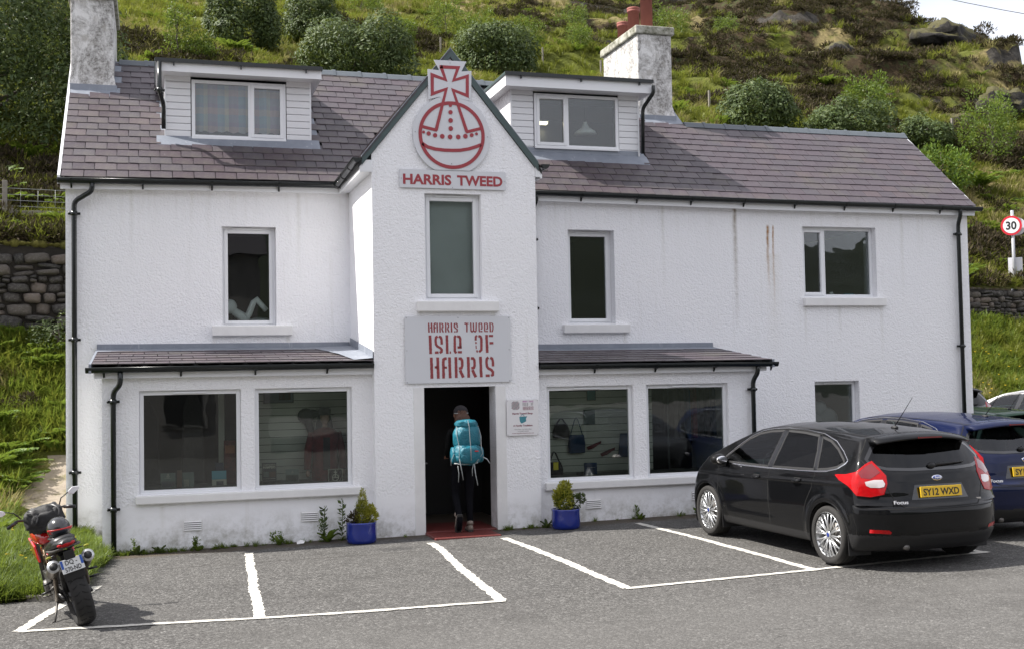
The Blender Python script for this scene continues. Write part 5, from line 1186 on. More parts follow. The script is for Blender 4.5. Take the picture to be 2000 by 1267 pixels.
def m_dirt():
    s = NB('bare_gravel_path'); v = s.obj(); c = s.mix(s.noise(v, 9, 8, .75), (.13,.105,.075), (.36,.31,.25)); c = s.mix(s.ramp(s.noise(v, 2.6, 7, .7), [(.50, 0), (.62, .8)]), c, (.12,.11,.035)); s.set(color=c, rough=.95, normal=s.bump(s.noise(v, 28, 6, .7), .8, .02))
m_dirt()
V = []; nx, ny = 14, 30
for j in range(ny):
    y = .9+4.3*j/(ny-1)
    for i in range(nx): x = -.03-(.85+.25*math.sin(j*.4))*i/(nx-1); V.append((x, y, max(verge_h(x, y) if y < 2.3 else 0, bank_h(x, y) if y > 2.05 else 0)+.022*math.sin(math.pi*min(1, max(0, (i/(nx-1))*1.05)))+.006))
me = np_mesh('dirt_path', np.array(V), np.array([(j*nx+i+1, j*nx+i, (j+1)*nx+i, (j+1)*nx+i+1) for j in range(ny-1) for i in range(nx-1)]), 'bare_gravel_path', True); o = bpy.data.objects.new('dirt_path', me); COL.objects.link(o); tag(o, kind='structure')
# ================================================================ retaining walls of rubble stone
def m_stone():
    s = NB('rubble_stone'); v = s.obj(); oi = s.n('ShaderNodeObjectInfo').outputs['Random']; isl = s.n('ShaderNodeNewGeometry').outputs['Random Per Island']
    r = s.math('FRACT', s.math('ADD', oi, isl)); c = s.ramp(r, [(0, (.032,.030,.028)), (.4, (.065,.057,.052)), (.75, (.095,.082,.070)), (1, (.15,.12,.10))])
    c = s.mix(s.ramp(s.noise(v, 7, 9, .75), [(.48, 0), (.68, .7)]), c, (.20,.19,.175)); c = s.mix(s.ramp(s.noise(v, 3.5, 8, .7), [(.54, 0), (.7, .8)]), c, (.035,.033,.03))
    s.set(color=c, rough=.9, normal=s.bump(s.noise(v, 12, 8, .75), .8, .02))
m_stone(); simple('wall_core', (.028,.024,.02), .95, var=.5, scale=6, bump=.02)
simple('moss', (.13,.12,.025), .95, var=.5, scale=14, bump=.02)
def stone_mesh(seed):
    rng = random.Random(seed); vs_ = []; n = 8
    for ring_, (s_, y) in enumerate(((1.0, .5), (1.0, -.10), (.78, -.42), (.3, -.5))):
        for k in range(n):
            a = 2*math.pi*(k+.5)/n; q = (abs(math.cos(a))**.5*math.copysign(1, math.cos(a)), abs(math.sin(a))**.5*math.copysign(1, math.sin(a)))
            j = rng.uniform(.86, 1.08); vs_.append((q[0]*.55*s_*j, y+rng.uniform(-.05, .05), q[1]*.55*s_*j))
    fs = [(r_*n+k, r_*n+(k+1)%n, (r_+1)*n+(k+1)%n, (r_+1)*n+k) for r_ in range(3) for k in range(n)]+[tuple(range(3*n, 4*n)), tuple(range(n-1, -1, -1))]
    me = bpy.data.meshes.new('stone'); me.from_pydata(vs_, [], [f[::-1] for f in fs]); me.materials.append(M('rubble_stone')); me.polygons.foreach_set('use_smooth', [True]*len(fs)); return me, vs_, [f[::-1] for f in fs]
STN = [stone_mesh(i) for i in range(7)]
def rubble_wall(name, x0, x1, hfun, label, singles, course=(.12, .34), seed=0):
    o = empty(name, ((x0+x1)/2, wall_y((x0+x1)/2), 3.0), label=label, cat='wall'); base = Vector(o.location); rng = random.Random(seed)
    ang = math.atan(.0977); m_ = MB(); n = 30; xs = np.linspace(x0, x1, n)
    for a, b in zip(xs[:-1], xs[1:]):
        m_.add([(a,wall_y(a)+.02,wall_foot(a)-.6),(b,wall_y(b)+.02,wall_foot(b)-.6),(b,wall_y(b)+.02,hfun(b)-.05),(a,wall_y(a)+.02,hfun(a)-.05),(b,wall_y(b)+.4,hfun(b)-.05),(a,wall_y(a)+.4,hfun(a)-.05)], [(0,1,2,3),(3,2,4,5)], 'wall_core')
    q = m_.build('wall_core', None, o); q.data.transform(Matrix.Translation(-base))
    items = []; z = -.25
    while True:
        hc = rng.uniform(*course)
        if wall_foot(x0)+z+hc*.5 > hfun(x0)+.02 and wall_foot(x1)+z+hc*.5 > hfun(x1)+.02: break
        x = x0+rng.uniform(0, .1)
        while x < x1:
            w_ = hc*rng.uniform(.8, 2.3); w_ = max(.14, min(.62, w_)); cx_ = x+w_/2; zz = wall_foot(cx_)+z+hc/2+rng.uniform(-.02, .02)
            if zz+hc*.3 < hfun(cx_):
                sub = [(cx_, zz, w_, hc)] if rng.random() > .22 else [(cx_, zz-hc*.26, w_, hc*.48), (cx_, zz+hc*.26, w_*.95, hc*.46)]
                for (a, b, c, d) in sub: items.append((a, b, c, d, rng.randrange(7), rng.uniform(-.16, .16), rng.uniform(-.06, .07)))
            x += w_+.015
        z += hc*.97
    items.sort(key=lambda t: (Vector((t[0], wall_y(t[0]), t[1]))-CAM).length)
    vis = [t for t in items if t[0] < -.0 and t[0] > -3.2] if singles else []
    rest = [t for t in items if t not in vis[:singles]]
    for a, b, c, d, k, tl, yy_ in vis[:singles]:
        p = piece('stone', STN[k][0], Vector((a, wall_y(a)+yy_, b))-base, (0, tl, ang), o, (c*rng.uniform(.84,.98), .26, d*rng.uniform(.82,.98)))
    m_ = MB()
    for a, b, c, d, k, tl, yy_ in rest:
        mt = Matrix.Translation(Vector((a, wall_y(a)+yy_, b))-base) @ Matrix.Rotation(ang, 4, 'Z') @ Matrix.Rotation(tl, 4, 'Y') @ Matrix.Diagonal((c*.97, .26, d*.98, 1))
        m_.add([mt @ Vector(p) for p in STN[k][1]], STN[k][2], 'rubble_stone', True)
    if rest: tag(m_.build('stones', None, o), kind='stuff')
    return o
rubble_wall('stone_wall', -5.5, .6, wall_top, 'tall dry rubble retaining wall on the bank left of the house', 230, seed=3)
rubble_wall('stone_wall', 15.6, 34, wall_top, 'low dark rubble wall along the road above the right bank', 0, (.10, .2), seed=8)
mb = MB()
for i in range(46):
    x = -5.4+i*.14; mb.ball((x, wall_y(x)+.12, wall_top(x)+.01), (.13, .26, .07+.04*math.sin(i*1.7)), 'moss', 8, 5)
tag(mb.build('moss_capping'), kind='stuff')

# ================================================================ scattered ground plants, instanced by geometry nodes
def tuft_mesh(name, mat, kind, seed):
    rng = np.random.default_rng(seed); V = []; F = []
    if kind in ('grass', 'dry', 'lush'):
        n = 40 if kind == 'dry' else 46
        for i in range(n):
            a = rng.uniform(0, 6.28); r = rng.uniform(0, .30); b = np.array([math.cos(a)*r, math.sin(a)*r, -.03]); h = rng.uniform(.3, .75); ln = rng.uniform(.15, .55)
            d = np.array([math.cos(a+rng.normal(0, .5))*ln, math.sin(a+rng.normal(0, .5))*ln, 0]); w = np.array([-math.sin(a), math.cos(a), 0])*rng.uniform(.012, .03)
            k = len(V); V += [b-w, b+w, b+d*.35+[0,0,h*.6]+w*.8, b+d*.35+[0,0,h*.6]-w*.8, b+d+[0,0,h*(.95 if ln < .35 else .75)]]; F += [(k, k+1, k+2, k+3), (k+3, k+2, k+4, k+4)]
    elif kind == 'heather':
        n = 170; d = unit(rng.normal(0, 1, (n, 3))); d[:,2] = np.abs(d[:,2]); P = d*np.array([.48, .48, .36])*rng.uniform(.55, 1.05, (n, 1)); Vq, Fq = leaves(P, d, .17, .34, rng, .35); V = list(Vq); F = [tuple(f) for f in Fq]
    elif kind == 'fern':
        for i in range(11):
            a = i*.571*2+rng.uniform(-.2, .2); Ln = rng.uniform(.7, 1.05); dirv = np.array([math.cos(a), math.sin(a)]); up = rng.uniform(.65, .95)
            pts = [(np.array([dirv[0]*t*Ln*.75, dirv[1]*t*Ln*.75, Ln*up*(t-.52*t*t)])) for t in np.linspace(0, 1, 9)]
            side = np.array([-dirv[1], dirv[0], 0])
            for j in range(1, 9):
                p = pts[j]; t = (pts[j]-pts[j-1]); t = t/np.linalg.norm(t); wd = .20*math.sin(math.pi*min(1, (j+.6)/9.2))**.8*Ln
                for sgn in (-1, 1):
                    for q in (0, .5):
                        c = p-(pts[j]-pts[j-1])*q; k = len(V); e = c+side*sgn*wd+t*wd*.45+np.array([0,0,-.03]); V += [c-t*.025, c+side*sgn*wd*.5+t*(wd*.2-.028), e, c+side*sgn*wd*.45+t*(wd*.25+.035)]; F += [(k, k+1, k+2, k+3)]
    me = bpy.data.meshes.new(name); me.from_pydata([tuple(v_) for v_ in V], [], [tuple(dict.fromkeys(f)) for f in F]); me.materials.append(M(mat)); return me
TK = {'grass': ('grass_blade', 3), 'lush': ('lush_grass_blade', 3), 'dry': ('dry_grass_blade', 3), 'heather': ('heather_sprig', 3), 'fern': ('fern_leaf', 2)}
PROTO = {}
for k, (m_n, n) in TK.items():
    c = bpy.data.collections.new('tuft_'+k)
    for i in range(n):
        o = bpy.data.objects.new('tuft_'+k, tuft_mesh('tuft_'+k, m_n, k, 50+i)); c.objects.link(o)
    PROTO[k] = c
def scatter(name, pts, coll):
    """pts rows: x,y,z,scale; one object that grows a random tuft on every point"""
    A = np.array(pts, dtype=np.float32); me = bpy.data.meshes.new(name); me.vertices.add(len(A)); me.vertices.foreach_set('co', A[:, :3].ravel())
    at = me.attributes.new('size', 'FLOAT', 'POINT'); at.data.foreach_set('value', np.ascontiguousarray(A[:, 3])); me.update()
    o = bpy.data.objects.new(name, me); COL.objects.link(o); tag(o, kind='stuff')
    g_ = bpy.data.node_groups.new(name, 'GeometryNodeTree'); g_.interface.new_socket('Geometry', in_out='INPUT', socket_type='NodeSocketGeometry'); g_.interface.new_socket('Geometry', in_out='OUTPUT', socket_type='NodeSocketGeometry')
    N = g_.nodes.new; gi, go = N('NodeGroupInput'), N('NodeGroupOutput'); ip = N('GeometryNodeInstanceOnPoints'); ci = N('GeometryNodeCollectionInfo'); ci.inputs['Collection'].default_value = coll; ci.inputs['Separate Children'].default_value = True; ci.inputs['Reset Children'].default_value = True
    na = N('GeometryNodeInputNamedAttribute'); na.data_type = 'FLOAT'; na.inputs['Name'].default_value = 'size'; rv = N('FunctionNodeRandomValue'); rv.data_type = 'FLOAT_VECTOR'; rv.inputs[0].default_value = (-.15, -.15, 0); rv.inputs[1].default_value = (.15, .15, 6.283)
    mp_ = N('GeometryNodeMeshToPoints'); l = g_.links.new; l(gi.outputs[0], mp_.inputs[0]); l(mp_.outputs[0], ip.inputs['Points']); l(ci.outputs[0], ip.inputs['Instance']); ip.inputs['Pick Instance'].default_value = True
    l(rv.outputs[0], ip.inputs['Rotation']); l(na.outputs[0], ip.inputs['Scale']); l(ip.outputs[0], go.inputs[0])
    md = o.modifiers.new('grow', 'NODES'); md.node_group = g_; return o
rng = random.Random(5); S = {'grass': [], 'lush': [], 'dry': [], 'heather': [], 'fern': []}
def try_pt(x, y, z, h, d, far):
    u = rng.random(); 
    if u < h*.85: S['heather'].append((x, y, z-.05, rng.uniform(.55, 1.25)*(.8+.35*far)))
    elif u < h*.85+(1-h)*d*.45: S['dry'].append((x, y, z-.02, rng.uniform(.5, 1.1)*(.7+.3*far)))
    elif rng.random() < .93: S['grass'].append((x, y, z-.02, rng.uniform(.45, 1.0)*(.7+.4*far)))
    else: S['fern'].append((x, y, z-.02, rng.uniform(.5, .95)))
cnt = 0
while cnt < 30000:
    az = rng.uniform(-.17, .78); t = 90*rng.random()**1.45; D0 = 27.05/(math.cos(az)-.0977*math.sin(az)); D = D0+t+.2
    if D > crest(az)+3: continue
    tz = (wall_top(0)+.42*t-2.26)/D
    if tz > .37 : continue
    if tz < .12 and -.06 < az < .60: cnt += 1; continue      # behind the house
    x, y = CX+D*math.sin(az), CY+D*math.cos(az); z, rk = hill_h(x, y); cnt += 1
    if rk > .5: continue
    h, d = biome(x, y, z, rk); try_pt(x, y, z, h, d, min(1, t/40))
for i in range(5200):      # banks
    if rng.random() < .5: x, y = rng.uniform(-4.2, 0), rng.uniform(2.3, 8.9)
    else: x, y = rng.uniform(15.4, 27), rng.uniform(3.8, 11)
    if y > wall_y(x)-.1: continue
    z = bank_h(x, y)
    if x > -1.05 and x < 0 and y < 5.3: continue
    f = n3(x, y, .6, 33); k = 'fern' if (x < 0 and f > -.02 and rng.random() < .08) else ('dry' if n3(x, y, .5, 12) > .12 and rng.random() < .6 else ('lush' if rng.random() < .55 else 'grass'))
    S[k].append((x, y, z-.02, rng.uniform(.35, .75)))
for i in range(5200):      # verge beside the house
    y = rng.uniform(-4.8, 3.3); xe = edge_x(y); x = xe-abs(rng.gauss(0, 1.0))-.02
    if x < -3 or (y > .9 and x > -1.0): continue
    S['lush'].append((x, y, verge_h(x, y)-.03, rng.uniform(.14, .34)*(1.3 if x < -.4 else 1)))
for k in range(260):       # strip at the foot of the walls
    x = rng.uniform(.6, 10); y = (PY if not (TX0-.05 < x < TX1+.05) else TY)-rng.uniform(.0, .16)
    if 4.6 < x < 5.8: continue
    dens = 1 if x < 1.6 else (.5 if x < 2.6 or abs(x-3.1) < .5 or abs(x-6.1) < .4 else .16)
    if rng.random() < dens: S['lush'].append((x, y, gz(x)-.01, rng.uniform(.06, .17)))
for k, nm in (('grass', 'green_grass_tufts'), ('lush', 'lush_grass_tufts'), ('dry', 'dry_grass_tufts'), ('heather', 'heather_clumps'), ('fern', 'fern_patches')): scatter(nm, S[k], PROTO[k])
# ================================================================ bushes and trees on the hillside
def bush(x, y, rx, h, n, mat, label, seed, size=.17, group=None, nl=20, name='bush', aspect=.34, trunk=.07, up=.25, inner=.55, base=.15, z=None, cat=None, gap=0):
    zz = hill_h(x, y)[0] if z is None else z
    if mat == 'rhododendron_leaf' and rx > 1: n = int(n*1.7); size *= 1.1; inner = .72; nl = int(nl*1.4)
    o = empty(name, (x, y, zz-.1), label=label, cat=cat or ('tree' if 'tree' in name or name == 'sapling' else name.replace('_', ' ')), group=group)
    crown_mesh_ = crown_mesh('crown', lobes_for(rx, rx*.9, h, nl, seed, base), n, size, aspect, mat, seed, up, inner, gap, .19 if mat == 'rhododendron_leaf' else .25)
    piece('crown', crown_mesh_, parent=o); limb_mb(h*.8, trunk*max(.6, h/2.5), rx*.55, seed, 7).build('trunk', None, o); return o
g1 = 'dark rounded rhododendron bushes on the hillside'
bush(-2.9, 16.3, 3.4, 5.3, 24000, 'rhododendron_leaf', 'huge dark evergreen bush left of the left chimney', 1, .15, g1, 46)
bush(5.7, 44.9, 2.0, 3.9, 8000, 'rhododendron_leaf', 'dark rounded bush at the top edge above the left dormer', 2, .20, g1, 30)
bush(9.9, 49.5, 1.8, 2.6, 5000, 'rhododendron_leaf', 'smaller dark bush just right of the one above the left dormer', 3, .20, g1, 22)
bush(10.2, 36.2, 2.75, 3.1, 12000, 'rhododendron_leaf', 'broad domed rhododendron behind the ridge between left dormer and gable', 4, .18, g1, 40)
bush(18.8, 42.2, 2.5, 3.0, 10000, 'rhododendron_leaf', 'broad domed rhododendron behind the gable peak and right dormer', 5, .19, g1, 36)
bush(24.6, 24.3, 1.65, 2.0, 6500, 'rhododendron_leaf', 'dark rhododendron just above the right ridge, left one of two', 6, .16, g1, 26)
bush(28.6, 24.0, 1.9, 1.8, 6500, 'rhododendron_leaf', 'dark spreading rhododendron above the right end of the ridge', 7, .16, g1, 26)
bush(32.0, 23.6, 1.3, 1.6, 3500, 'rhododendron_leaf', 'small dark rhododendron beside the pale tree right of the ridge', 8, .15, g1, 18)
g2 = 'pale green young trees on the hillside'
bush(31.0, 26.3, 1.15, 2.4, 3800, 'fresh_leaf', 'pale green young tree rising above the right end of the ridge', 11, .12, g2, 20, 'young_tree', .5, .05, inner=.2, base=.3)
bush(34.6, 22.9, 1.4, 3.0, 4600, 'fresh_leaf', 'pale green pointed young tree near the right edge of the hillside', 12, .12, g2, 26, 'young_tree', .5, .05, inner=.2, base=.2)
bush(36.5, 21.5, 1.3, 1.8, 2600, 'fresh_leaf', 'low pale green shrub right of the pointed young tree', 13, .12, g2, 18, 'young_tree', .5, .04, inner=.2)
bush(28.6, 18.3, 1.25, 2.2, 4200, 'fern_leaf', 'bright green leafy bush beside the right roof verge', 14, .13, g2, 26, 'young_tree', .55, .05, inner=.25)
bush(26.3, 16.9, .9, 1.9, 2200, 'fern_leaf', 'small bright green bush tucked behind the right roof verge', 15, .13, g2, 16, 'young_tree', .55, .05, inner=.25)
for i, (x, y, rx, h, lb) in enumerate(((2.3, 36.6, .75, 3.0, 'slender pale sapling standing above the left dormer'), (3.1, 36.9, .95, 1.2, 'low bright green shrub beside the slender sapling'),
    (15.3, 49.2, .75, 2.0, 'small pale sapling left of the gable peak by the hill fence'), (18.0, 50.2, 1.2, 2.9, 'loose pale sapling above the gable peak'), (20.6, 52.0, 1.3, 2.4, 'spreading pale sapling up the slope right of the gable peak'),
    (22.5, 48.0, 1.1, 2.0, 'pale sapling above the right dormer'), (24.5, 44.5, .9, 1.7, 'small pale sapling over the right part of the dormer roof'), (29.4, 60.0, 1.7, 2.6, 'pale bushy sapling left of the chimney pots'),
    (35.0, 55.0, 1.6, 2.6, 'pale bushy sapling right of the chimney pots'), (40.5, 57.7, 1.3, 2.1, 'pale sapling high on the slope right of the chimney'), (15.0, 62.0, 1.5, 2.4, 'pale sapling at the top edge above the middle of the house'), (12.4, 44.0, .8, 1.3, 'tiny pale sapling right of the middle rhododendron'))):
    bush(x, y, rx, h, int(1400+900*rx), 'fresh_leaf', lb, 30+i, .12, g2, 12, 'sapling', .45, .035, inner=.15, base=.25)
for i, (x, y, lb) in enumerate(((4.2, 42.5, 'bright green fern clump on the slope above the left dormer'), (5.2, 41.3, 'second bright fern clump right of the first above the left dormer'), (31.0, 19.4, 'bright fern clump beyond the right roof verge'), (33.5, 17.6, 'bright fern clump above the speed limit sign'), (36.2, 16.4, 'large bright fern clump at the right edge'))):
    o = empty('fern', (x, y, hill_h(x, y)[0]), label=lb, cat='fern', group='fern clumps on the hillside')
    for k in range(3): p = piece('fronds', PROTO['fern'].objects[k % 2].data, (random.Random(i*3+k).uniform(-.5, .5), random.Random(i+k*7).uniform(-.3, .3), -.05), (0, 0, k*2.1), o, (1.3, 1.3, 1.4))
bush(-.7, 8.2, .65, 1.1, 1800, 'rhododendron_leaf', 'dark green shrub at the foot of the left stone wall by the house', 71, .07, None, 14, z=bank_h(-.7, 8.2)); bush(-2.3, 7.2, .6, .9, 1500, 'heather_sprig', 'brown withered scrub at the far left under the stone wall', 72, .07, None, 12, z=bank_h(-2.3, 7.2)); bush(-1.3, 6.6, .5, .5, 1200, 'heather_sprig', 'low dark scrub in the middle of the left bank', 73, .07, None, 10, z=bank_h(-1.3, 6.6))
# ferns, docks and rushes on the left bank, near the house
def bz(x, y): return bank_h(x, y) if y > 2.2 else verge_h(x, y)
for i, (x, y, s_, lb) in enumerate(((-1.75, 4.6, 1.25, 'big fern at the left edge, lower one on the bank'), (-1.95, 6.0, 1.2, 'big fern at the left edge, upper one on the bank'), (-1.3, 5.2, .9, 'fern in the middle of the left bank'), (-.45, 5.6, .75, 'small fern against the left end of the house'), (-.9, 7.9, .8, 'bushy fern just under the stone wall'))):
    o = empty('fern', (x, y, bz(x, y)), i*1.3, label=lb, cat='fern', group='ferns on the left bank'); piece('fronds', PROTO['fern'].objects[i % 2].data, (0, 0, -.05), (0, 0, 0), o, (s_,)*3); piece('fronds', PROTO['fern'].objects[(i+1) % 2].data, (.15, -.1, -.05), (.1, 0, 1.9), o, (s_*.8,)*3)
def broadleaf(name, x, y, n, ln, mat, label, seed, rise=.5, z=None, stems=0, stemh=.6, stemmat='red_dock_stem', group=None, wd=.30):
    rng = random.Random(seed); o = empty(name, (x, y, (bz(x, y) if z is None else z)-.01), label=label, cat='plant', group=group)
    for i in range(n):
        a = i*2.4+rng.uniform(-.3, .3); L_ = ln*rng.uniform(.6, 1.1); w_ = L_*wd; up = rise*rng.uniform(.6, 1.4); V = []; k = 5
        for j in range(k+1):
            t = j/k; r_ = L_*t*.85; zz = L_*up*(t-.45*t*t)*1.5; ww = w_*math.sin(math.pi*min(1, t*.9+.12))**.8
            c, s_ = math.cos(a), math.sin(a); V += [(c*r_-s_*ww/2, s_*r_+c*ww/2, zz+.012), (c*r_, s_*r_, zz-.008), (c*r_+s_*ww/2, s_*r_-c*ww/2, zz+.012)]
        m_ = MB(); m_.add(V, [(j*3+q, j*3+q+1, j*3+q+4, j*3+q+3) for j in range(k) for q in (0, 1)], mat, True); m_.build('leaf', None, o)
    for i in range(stems):
        m_ = MB(); a = rng.uniform(0, 6.28); t = (rng.uniform(-.12, .12), rng.uniform(-.12, .12)); h = stemh*rng.uniform(.7, 1.1)
        m_.tube([(0, 0, 0), (t[0]*.5, t[1]*.5, h*.5), (t[0], t[1], h)], [.006, .005, .003], stemmat, 5)
        R_ = np.random.default_rng(seed*9+i); n_ = 60; P = np.stack([t[0]*(.4+.6*R_.random(n_)), t[1]*(.4+.6*R_.random(n_)), h*(.35+.65*R_.random(n_))], 1)+R_.normal(0, .012, (n_, 3)); Vq, Fq = leaves(P, unit(R_.normal(0, 1, (n_, 3))), .035, .5, R_, .3)
        m_.add([tuple(v_) for v_ in Vq], [tuple(f) for f in Fq], stemmat); m_.build('seed_stem', None, o)
    return o
broadleaf('dock_plant', -.95, .2, 11, .42, 'fresh_leaf', 'broad leaved dock with rusty seed stems left of the house corner', 3, .6, stems=5, stemh=1.0)
broadleaf('dock_plant', -.45, 1.3, 9, .36, 'fresh_leaf', 'dock with broad pale leaves beside the bare path', 4, .7)
broadleaf('dock_plant', -1.35, -.6, 10, .40, 'fresh_leaf', 'broad leaved dock at the far left above the motorcycle', 5, .7, stems=4, stemh=.9)
broadleaf('dock_plant', -.35, -3.6, 10, .22, 'fresh_leaf', 'low dock rosette in the verge behind the kerb', 6, .5)
broadleaf('dock_plant', .22, -3.3, 9, .18, 'fern_leaf', 'low leafy weed in the verge right of the motorcycle', 7, .6)
S2 = [('weed', .98, -1.96, 9, .13, 'rhododendron_leaf', 'dark leafy weed clump at the foot of the left drainpipe', 1), ('weed', 1.25, -1.97, 9, .12, 'rhododendron_leaf', 'second weed clump right of the left drainpipe', 0), ('weed', 1.74, -1.98, 8, .10, 'fresh_leaf', 'small weed under the left air vent', 2),
      ('weed', 2.78, -1.97, 8, .11, 'fresh_leaf', 'small upright weed between the two left air vents', 2), ('weed', 3.42, -2.02, 14, .17, 'fern_leaf', 'bushy bright weed left of the left blue pot', 1), ('weed', 8.9, -1.99, 9, .16, 'fern_leaf', 'leafy weed at the wall beside the black car front', 0), ('weed', 7.95, -1.95, 7, .10, 'fresh_leaf', 'tiny weed right of the right air vent', 1), ('weed', 6.46, -2.14, 9, .12, 'rhododendron_leaf', 'dark weed at the left of the right blue pot', 0)]
for i, (nm, x, y, n, ln, mt, lb, st) in enumerate(S2): broadleaf(nm, x, y, n, ln, mt, lb, 60+i, 1.1, z=gz(x)-.02, stems=st, stemh=ln*2.2, stemmat='fresh_leaf', group='weeds along the foot of the wall', wd=.45)
# tall leafy self-sown stems beside the left pot
for i, (x, y, h, lb) in enumerate(((3.36, -2.0, .47, 'tall leafy stem, first of two left of the left blue pot'), (3.60, -2.02, .55, 'tall leafy stem touching the left side of the left blue pot'))):
    o = empty('leafy_stem', (x, y, gz(x)-.02), label=lb, cat='plant', group='tall leafy stems by the left pot'); m_ = MB(); m_.tube([(0,0,0),(.01,0,h*.5),(.02,.0,h)], .005, 'fresh_leaf', 5); m_.build('stem', None, o)
    R_ = np.random.default_rng(i); n_ = 46; t = np.linspace(.12, 1, n_); a = np.arange(n_)*2.4; P = np.stack([.01+0*t, 0*t, h*t], 1); D_ = np.stack([np.cos(a), np.sin(a), .4+0*a], 1); Vq, Fq = leaves(P, D_, .075, .38, R_, .3); piece('leaves', np_mesh('leaves', Vq, Fq, 'rhododendron_leaf'), parent=o)
# buttercups and litter
rng = random.Random(12); mb = MB()
for i in range(130):
    if i < 55: x = .35-abs(rng.gauss(0, .7)); y = rng.uniform(-3.6, -1.2); z = verge_h(x, y)+rng.uniform(.14, .26)
    else: x = rng.uniform(18.5, 23); y = rng.uniform(5.5, 9.0); z = bank_h(x, y)+rng.uniform(.35, .6)
    r_ = .016 if i < 55 else .03; mb.lathe([(r_*.3, 0), (r_, r_*.6), (r_*.7, r_*.7)], (x, y, z), 'yellow_flower', 6)
tag(mb.build('buttercups'), kind='stuff')
for i, (x, y, lb) in enumerate(((.62, -2.35, 'crumpled pale paper scrap in the grass below the left drainpipe'), (3.05, -2.05, 'white litter scrap on the ground under the second air vent'))):
    m_ = MB(); m_.add([(-.05,-.02,0),(.04,-.03,.01),(.06,.02,.035),(.0,.035,.05),(-.05,.02,.02),(0,0,.045)], [(0,1,5),(1,2,5),(2,3,5),(3,4,5),(4,0,5)], 'white_smooth_paint'); q = m_.build('paper_scrap'); q.location = (x, y, gz(x)+.03*(i == 0)+.004); tag(q, lb, 'litter')
# fence above the left stone wall
def hz(x, y): return hill_h(x, y)[0]
F_ = empty('plank_fence', (-2.0, 10.4, 5.7), label='weathered grey plank fence with wire above the left stone wall', cat='fence'); b_ = Vector((-2.0, 10.4, 5.7))
for i, x in enumerate((-4.6, -1.98, .5)):
    y = 10.42+.0977*(x+1.95); m_ = MB(); m_.box((x-.05, y-.05, 5.4), (x+.05, y+.05, 6.78), 'fence_wood'); m_.box((x+.10, y-.06, 5.4), (x+.24, y+.04, 6.18), 'fence_wood'); q = m_.build('post', None, F_, bevel=.006); q.data.transform(Matrix.Translation(-b_))
for k, (z0, z1) in enumerate(((5.82, 5.96), (6.0, 6.11))):
    m_ = MB(); 
    for xa, xb in ((-5, -1.75), (-1.74, .9)): m_.box((xa, 10.36+.0977*(xa+1.9), z0), (xb, 10.40+.0977*(xa+1.9), z1), 'fence_wood')
    q = m_.build('plank', None, F_, bevel=.005); q.data.transform(Matrix.Translation(-b_))
for k, z in enumerate((6.2, 6.33, 6.46, 6.6)):
    m_ = MB(); m_.tube([(-5, 10.1, z), (-1.98, 10.4, z+.01), (.9, 10.7, z-.02)], .006, 'fence_wire', 5); q = m_.build('wire', None, F_); q.data.transform(Matrix.Translation(-b_))
m_ = MB()
for k in range(16): x = -4.9+k*.36; m_.tube([(x, 10.11+.0977*(x+5), 5.95), (x+.01, 10.11+.0977*(x+5), 6.6)], .004, 'fence_wire', 4)
q = m_.build('wire', None, F_); q.data.transform(Matrix.Translation(-b_))
# the line of fence posts across the hill
F_ = empty('hill_fence', (20, 45, 20), label='line of thin weathered posts crossing the hillside', cat='fence'); b_ = Vector((20, 45, 20)); PP = [(12.1,56),(14.3,50.7),(15.7,49.4),(17.1,47.7),(19.6,45.4),(21.8,43.2),(23.3,38.3),(23.9,33.0),(24.9,29.3),(28.3,28.2),(31.6,26.9),(35.0,25.9),(38.2,24.6)]
tops = []
for i, (x, y) in enumerate(PP):
    z = hz(x, y); m_ = MB(); m_.box((x-.04, y-.04, z-.2), (x+.04, y+.04, z+1.0), 'fence_wood'); q = m_.build('post', None, F_); q.data.transform(Matrix.Translation(-b_)); tops.append((x, y, z))
# rock outcrops
def rock(x, y, r_, h, seed, label, rz=0.):
    o_v = []; n, k = 28, 18; m_ = MB()
    for i in range(k+1):
        t = math.pi*i/k
        for j in range(n):
            a = 2*math.pi*j/n; d = Vector((math.sin(t)*math.cos(a), math.sin(t)*math.sin(a), math.cos(t)))
            s_ = 1+.42*noise.noise(d*1.3+Vector((seed, 0, 0)))+.22*noise.noise(d*3.3+Vector((0, seed, 0)))+.10*noise.noise(d*8)
            p = Vector((d.x*r_*s_, d.y*r_*.7*s_, d.z*h*s_)); p.z = round(p.z/(h*.34))*(h*.34)*.55+p.z*.45; o_v.append(p)
    m_.add(o_v, [(i*n+j, (i+1)*n+j, (i+1)*n+(j+1)%n, i*n+(j+1)%n) for i in range(k) for j in range(n)], 'crag_rock', True)
    q = m_.build('rock_outcrop'); q.location = (x, y, hz(x, y)-h*.45); q.rotation_euler = (0, 0, rz); tag(q, label, 'rock', 'rock outcrops on the upper hillside')
s = NB('crag_rock'); v = s.obj(); c = s.mix(s.ramp(s.noise(v, .9, 12, .78), [(.42, 0), (.74, 1)]), (.010,.009,.008), (.080,.073,.066)); c = s.mix(s.ramp(s.noise(v, .6, 6), [(.5, 0), (.62, .8)]), c, (.055,.05,.022)); nz_ = s.n('ShaderNodeSeparateXYZ', {0: s.n('ShaderNodeNewGeometry').outputs['Normal']}).outputs[2]; tf = s.ramp(s.math('ADD', nz_, s.math('MULTIPLY', s.math('SUBTRACT', s.noise(v, 1.5, 8), .5), 1.2)), [(.50, 0), (.62, 1)]); c = s.mix(tf, c, s.mix(s.noise(v, 5, 6), (.045,.040,.016), (.12,.11,.04))); s.set(color=c, rough=.9, normal=s.bump(s.noise(v, 2.4, 10, .75), 1, .25))
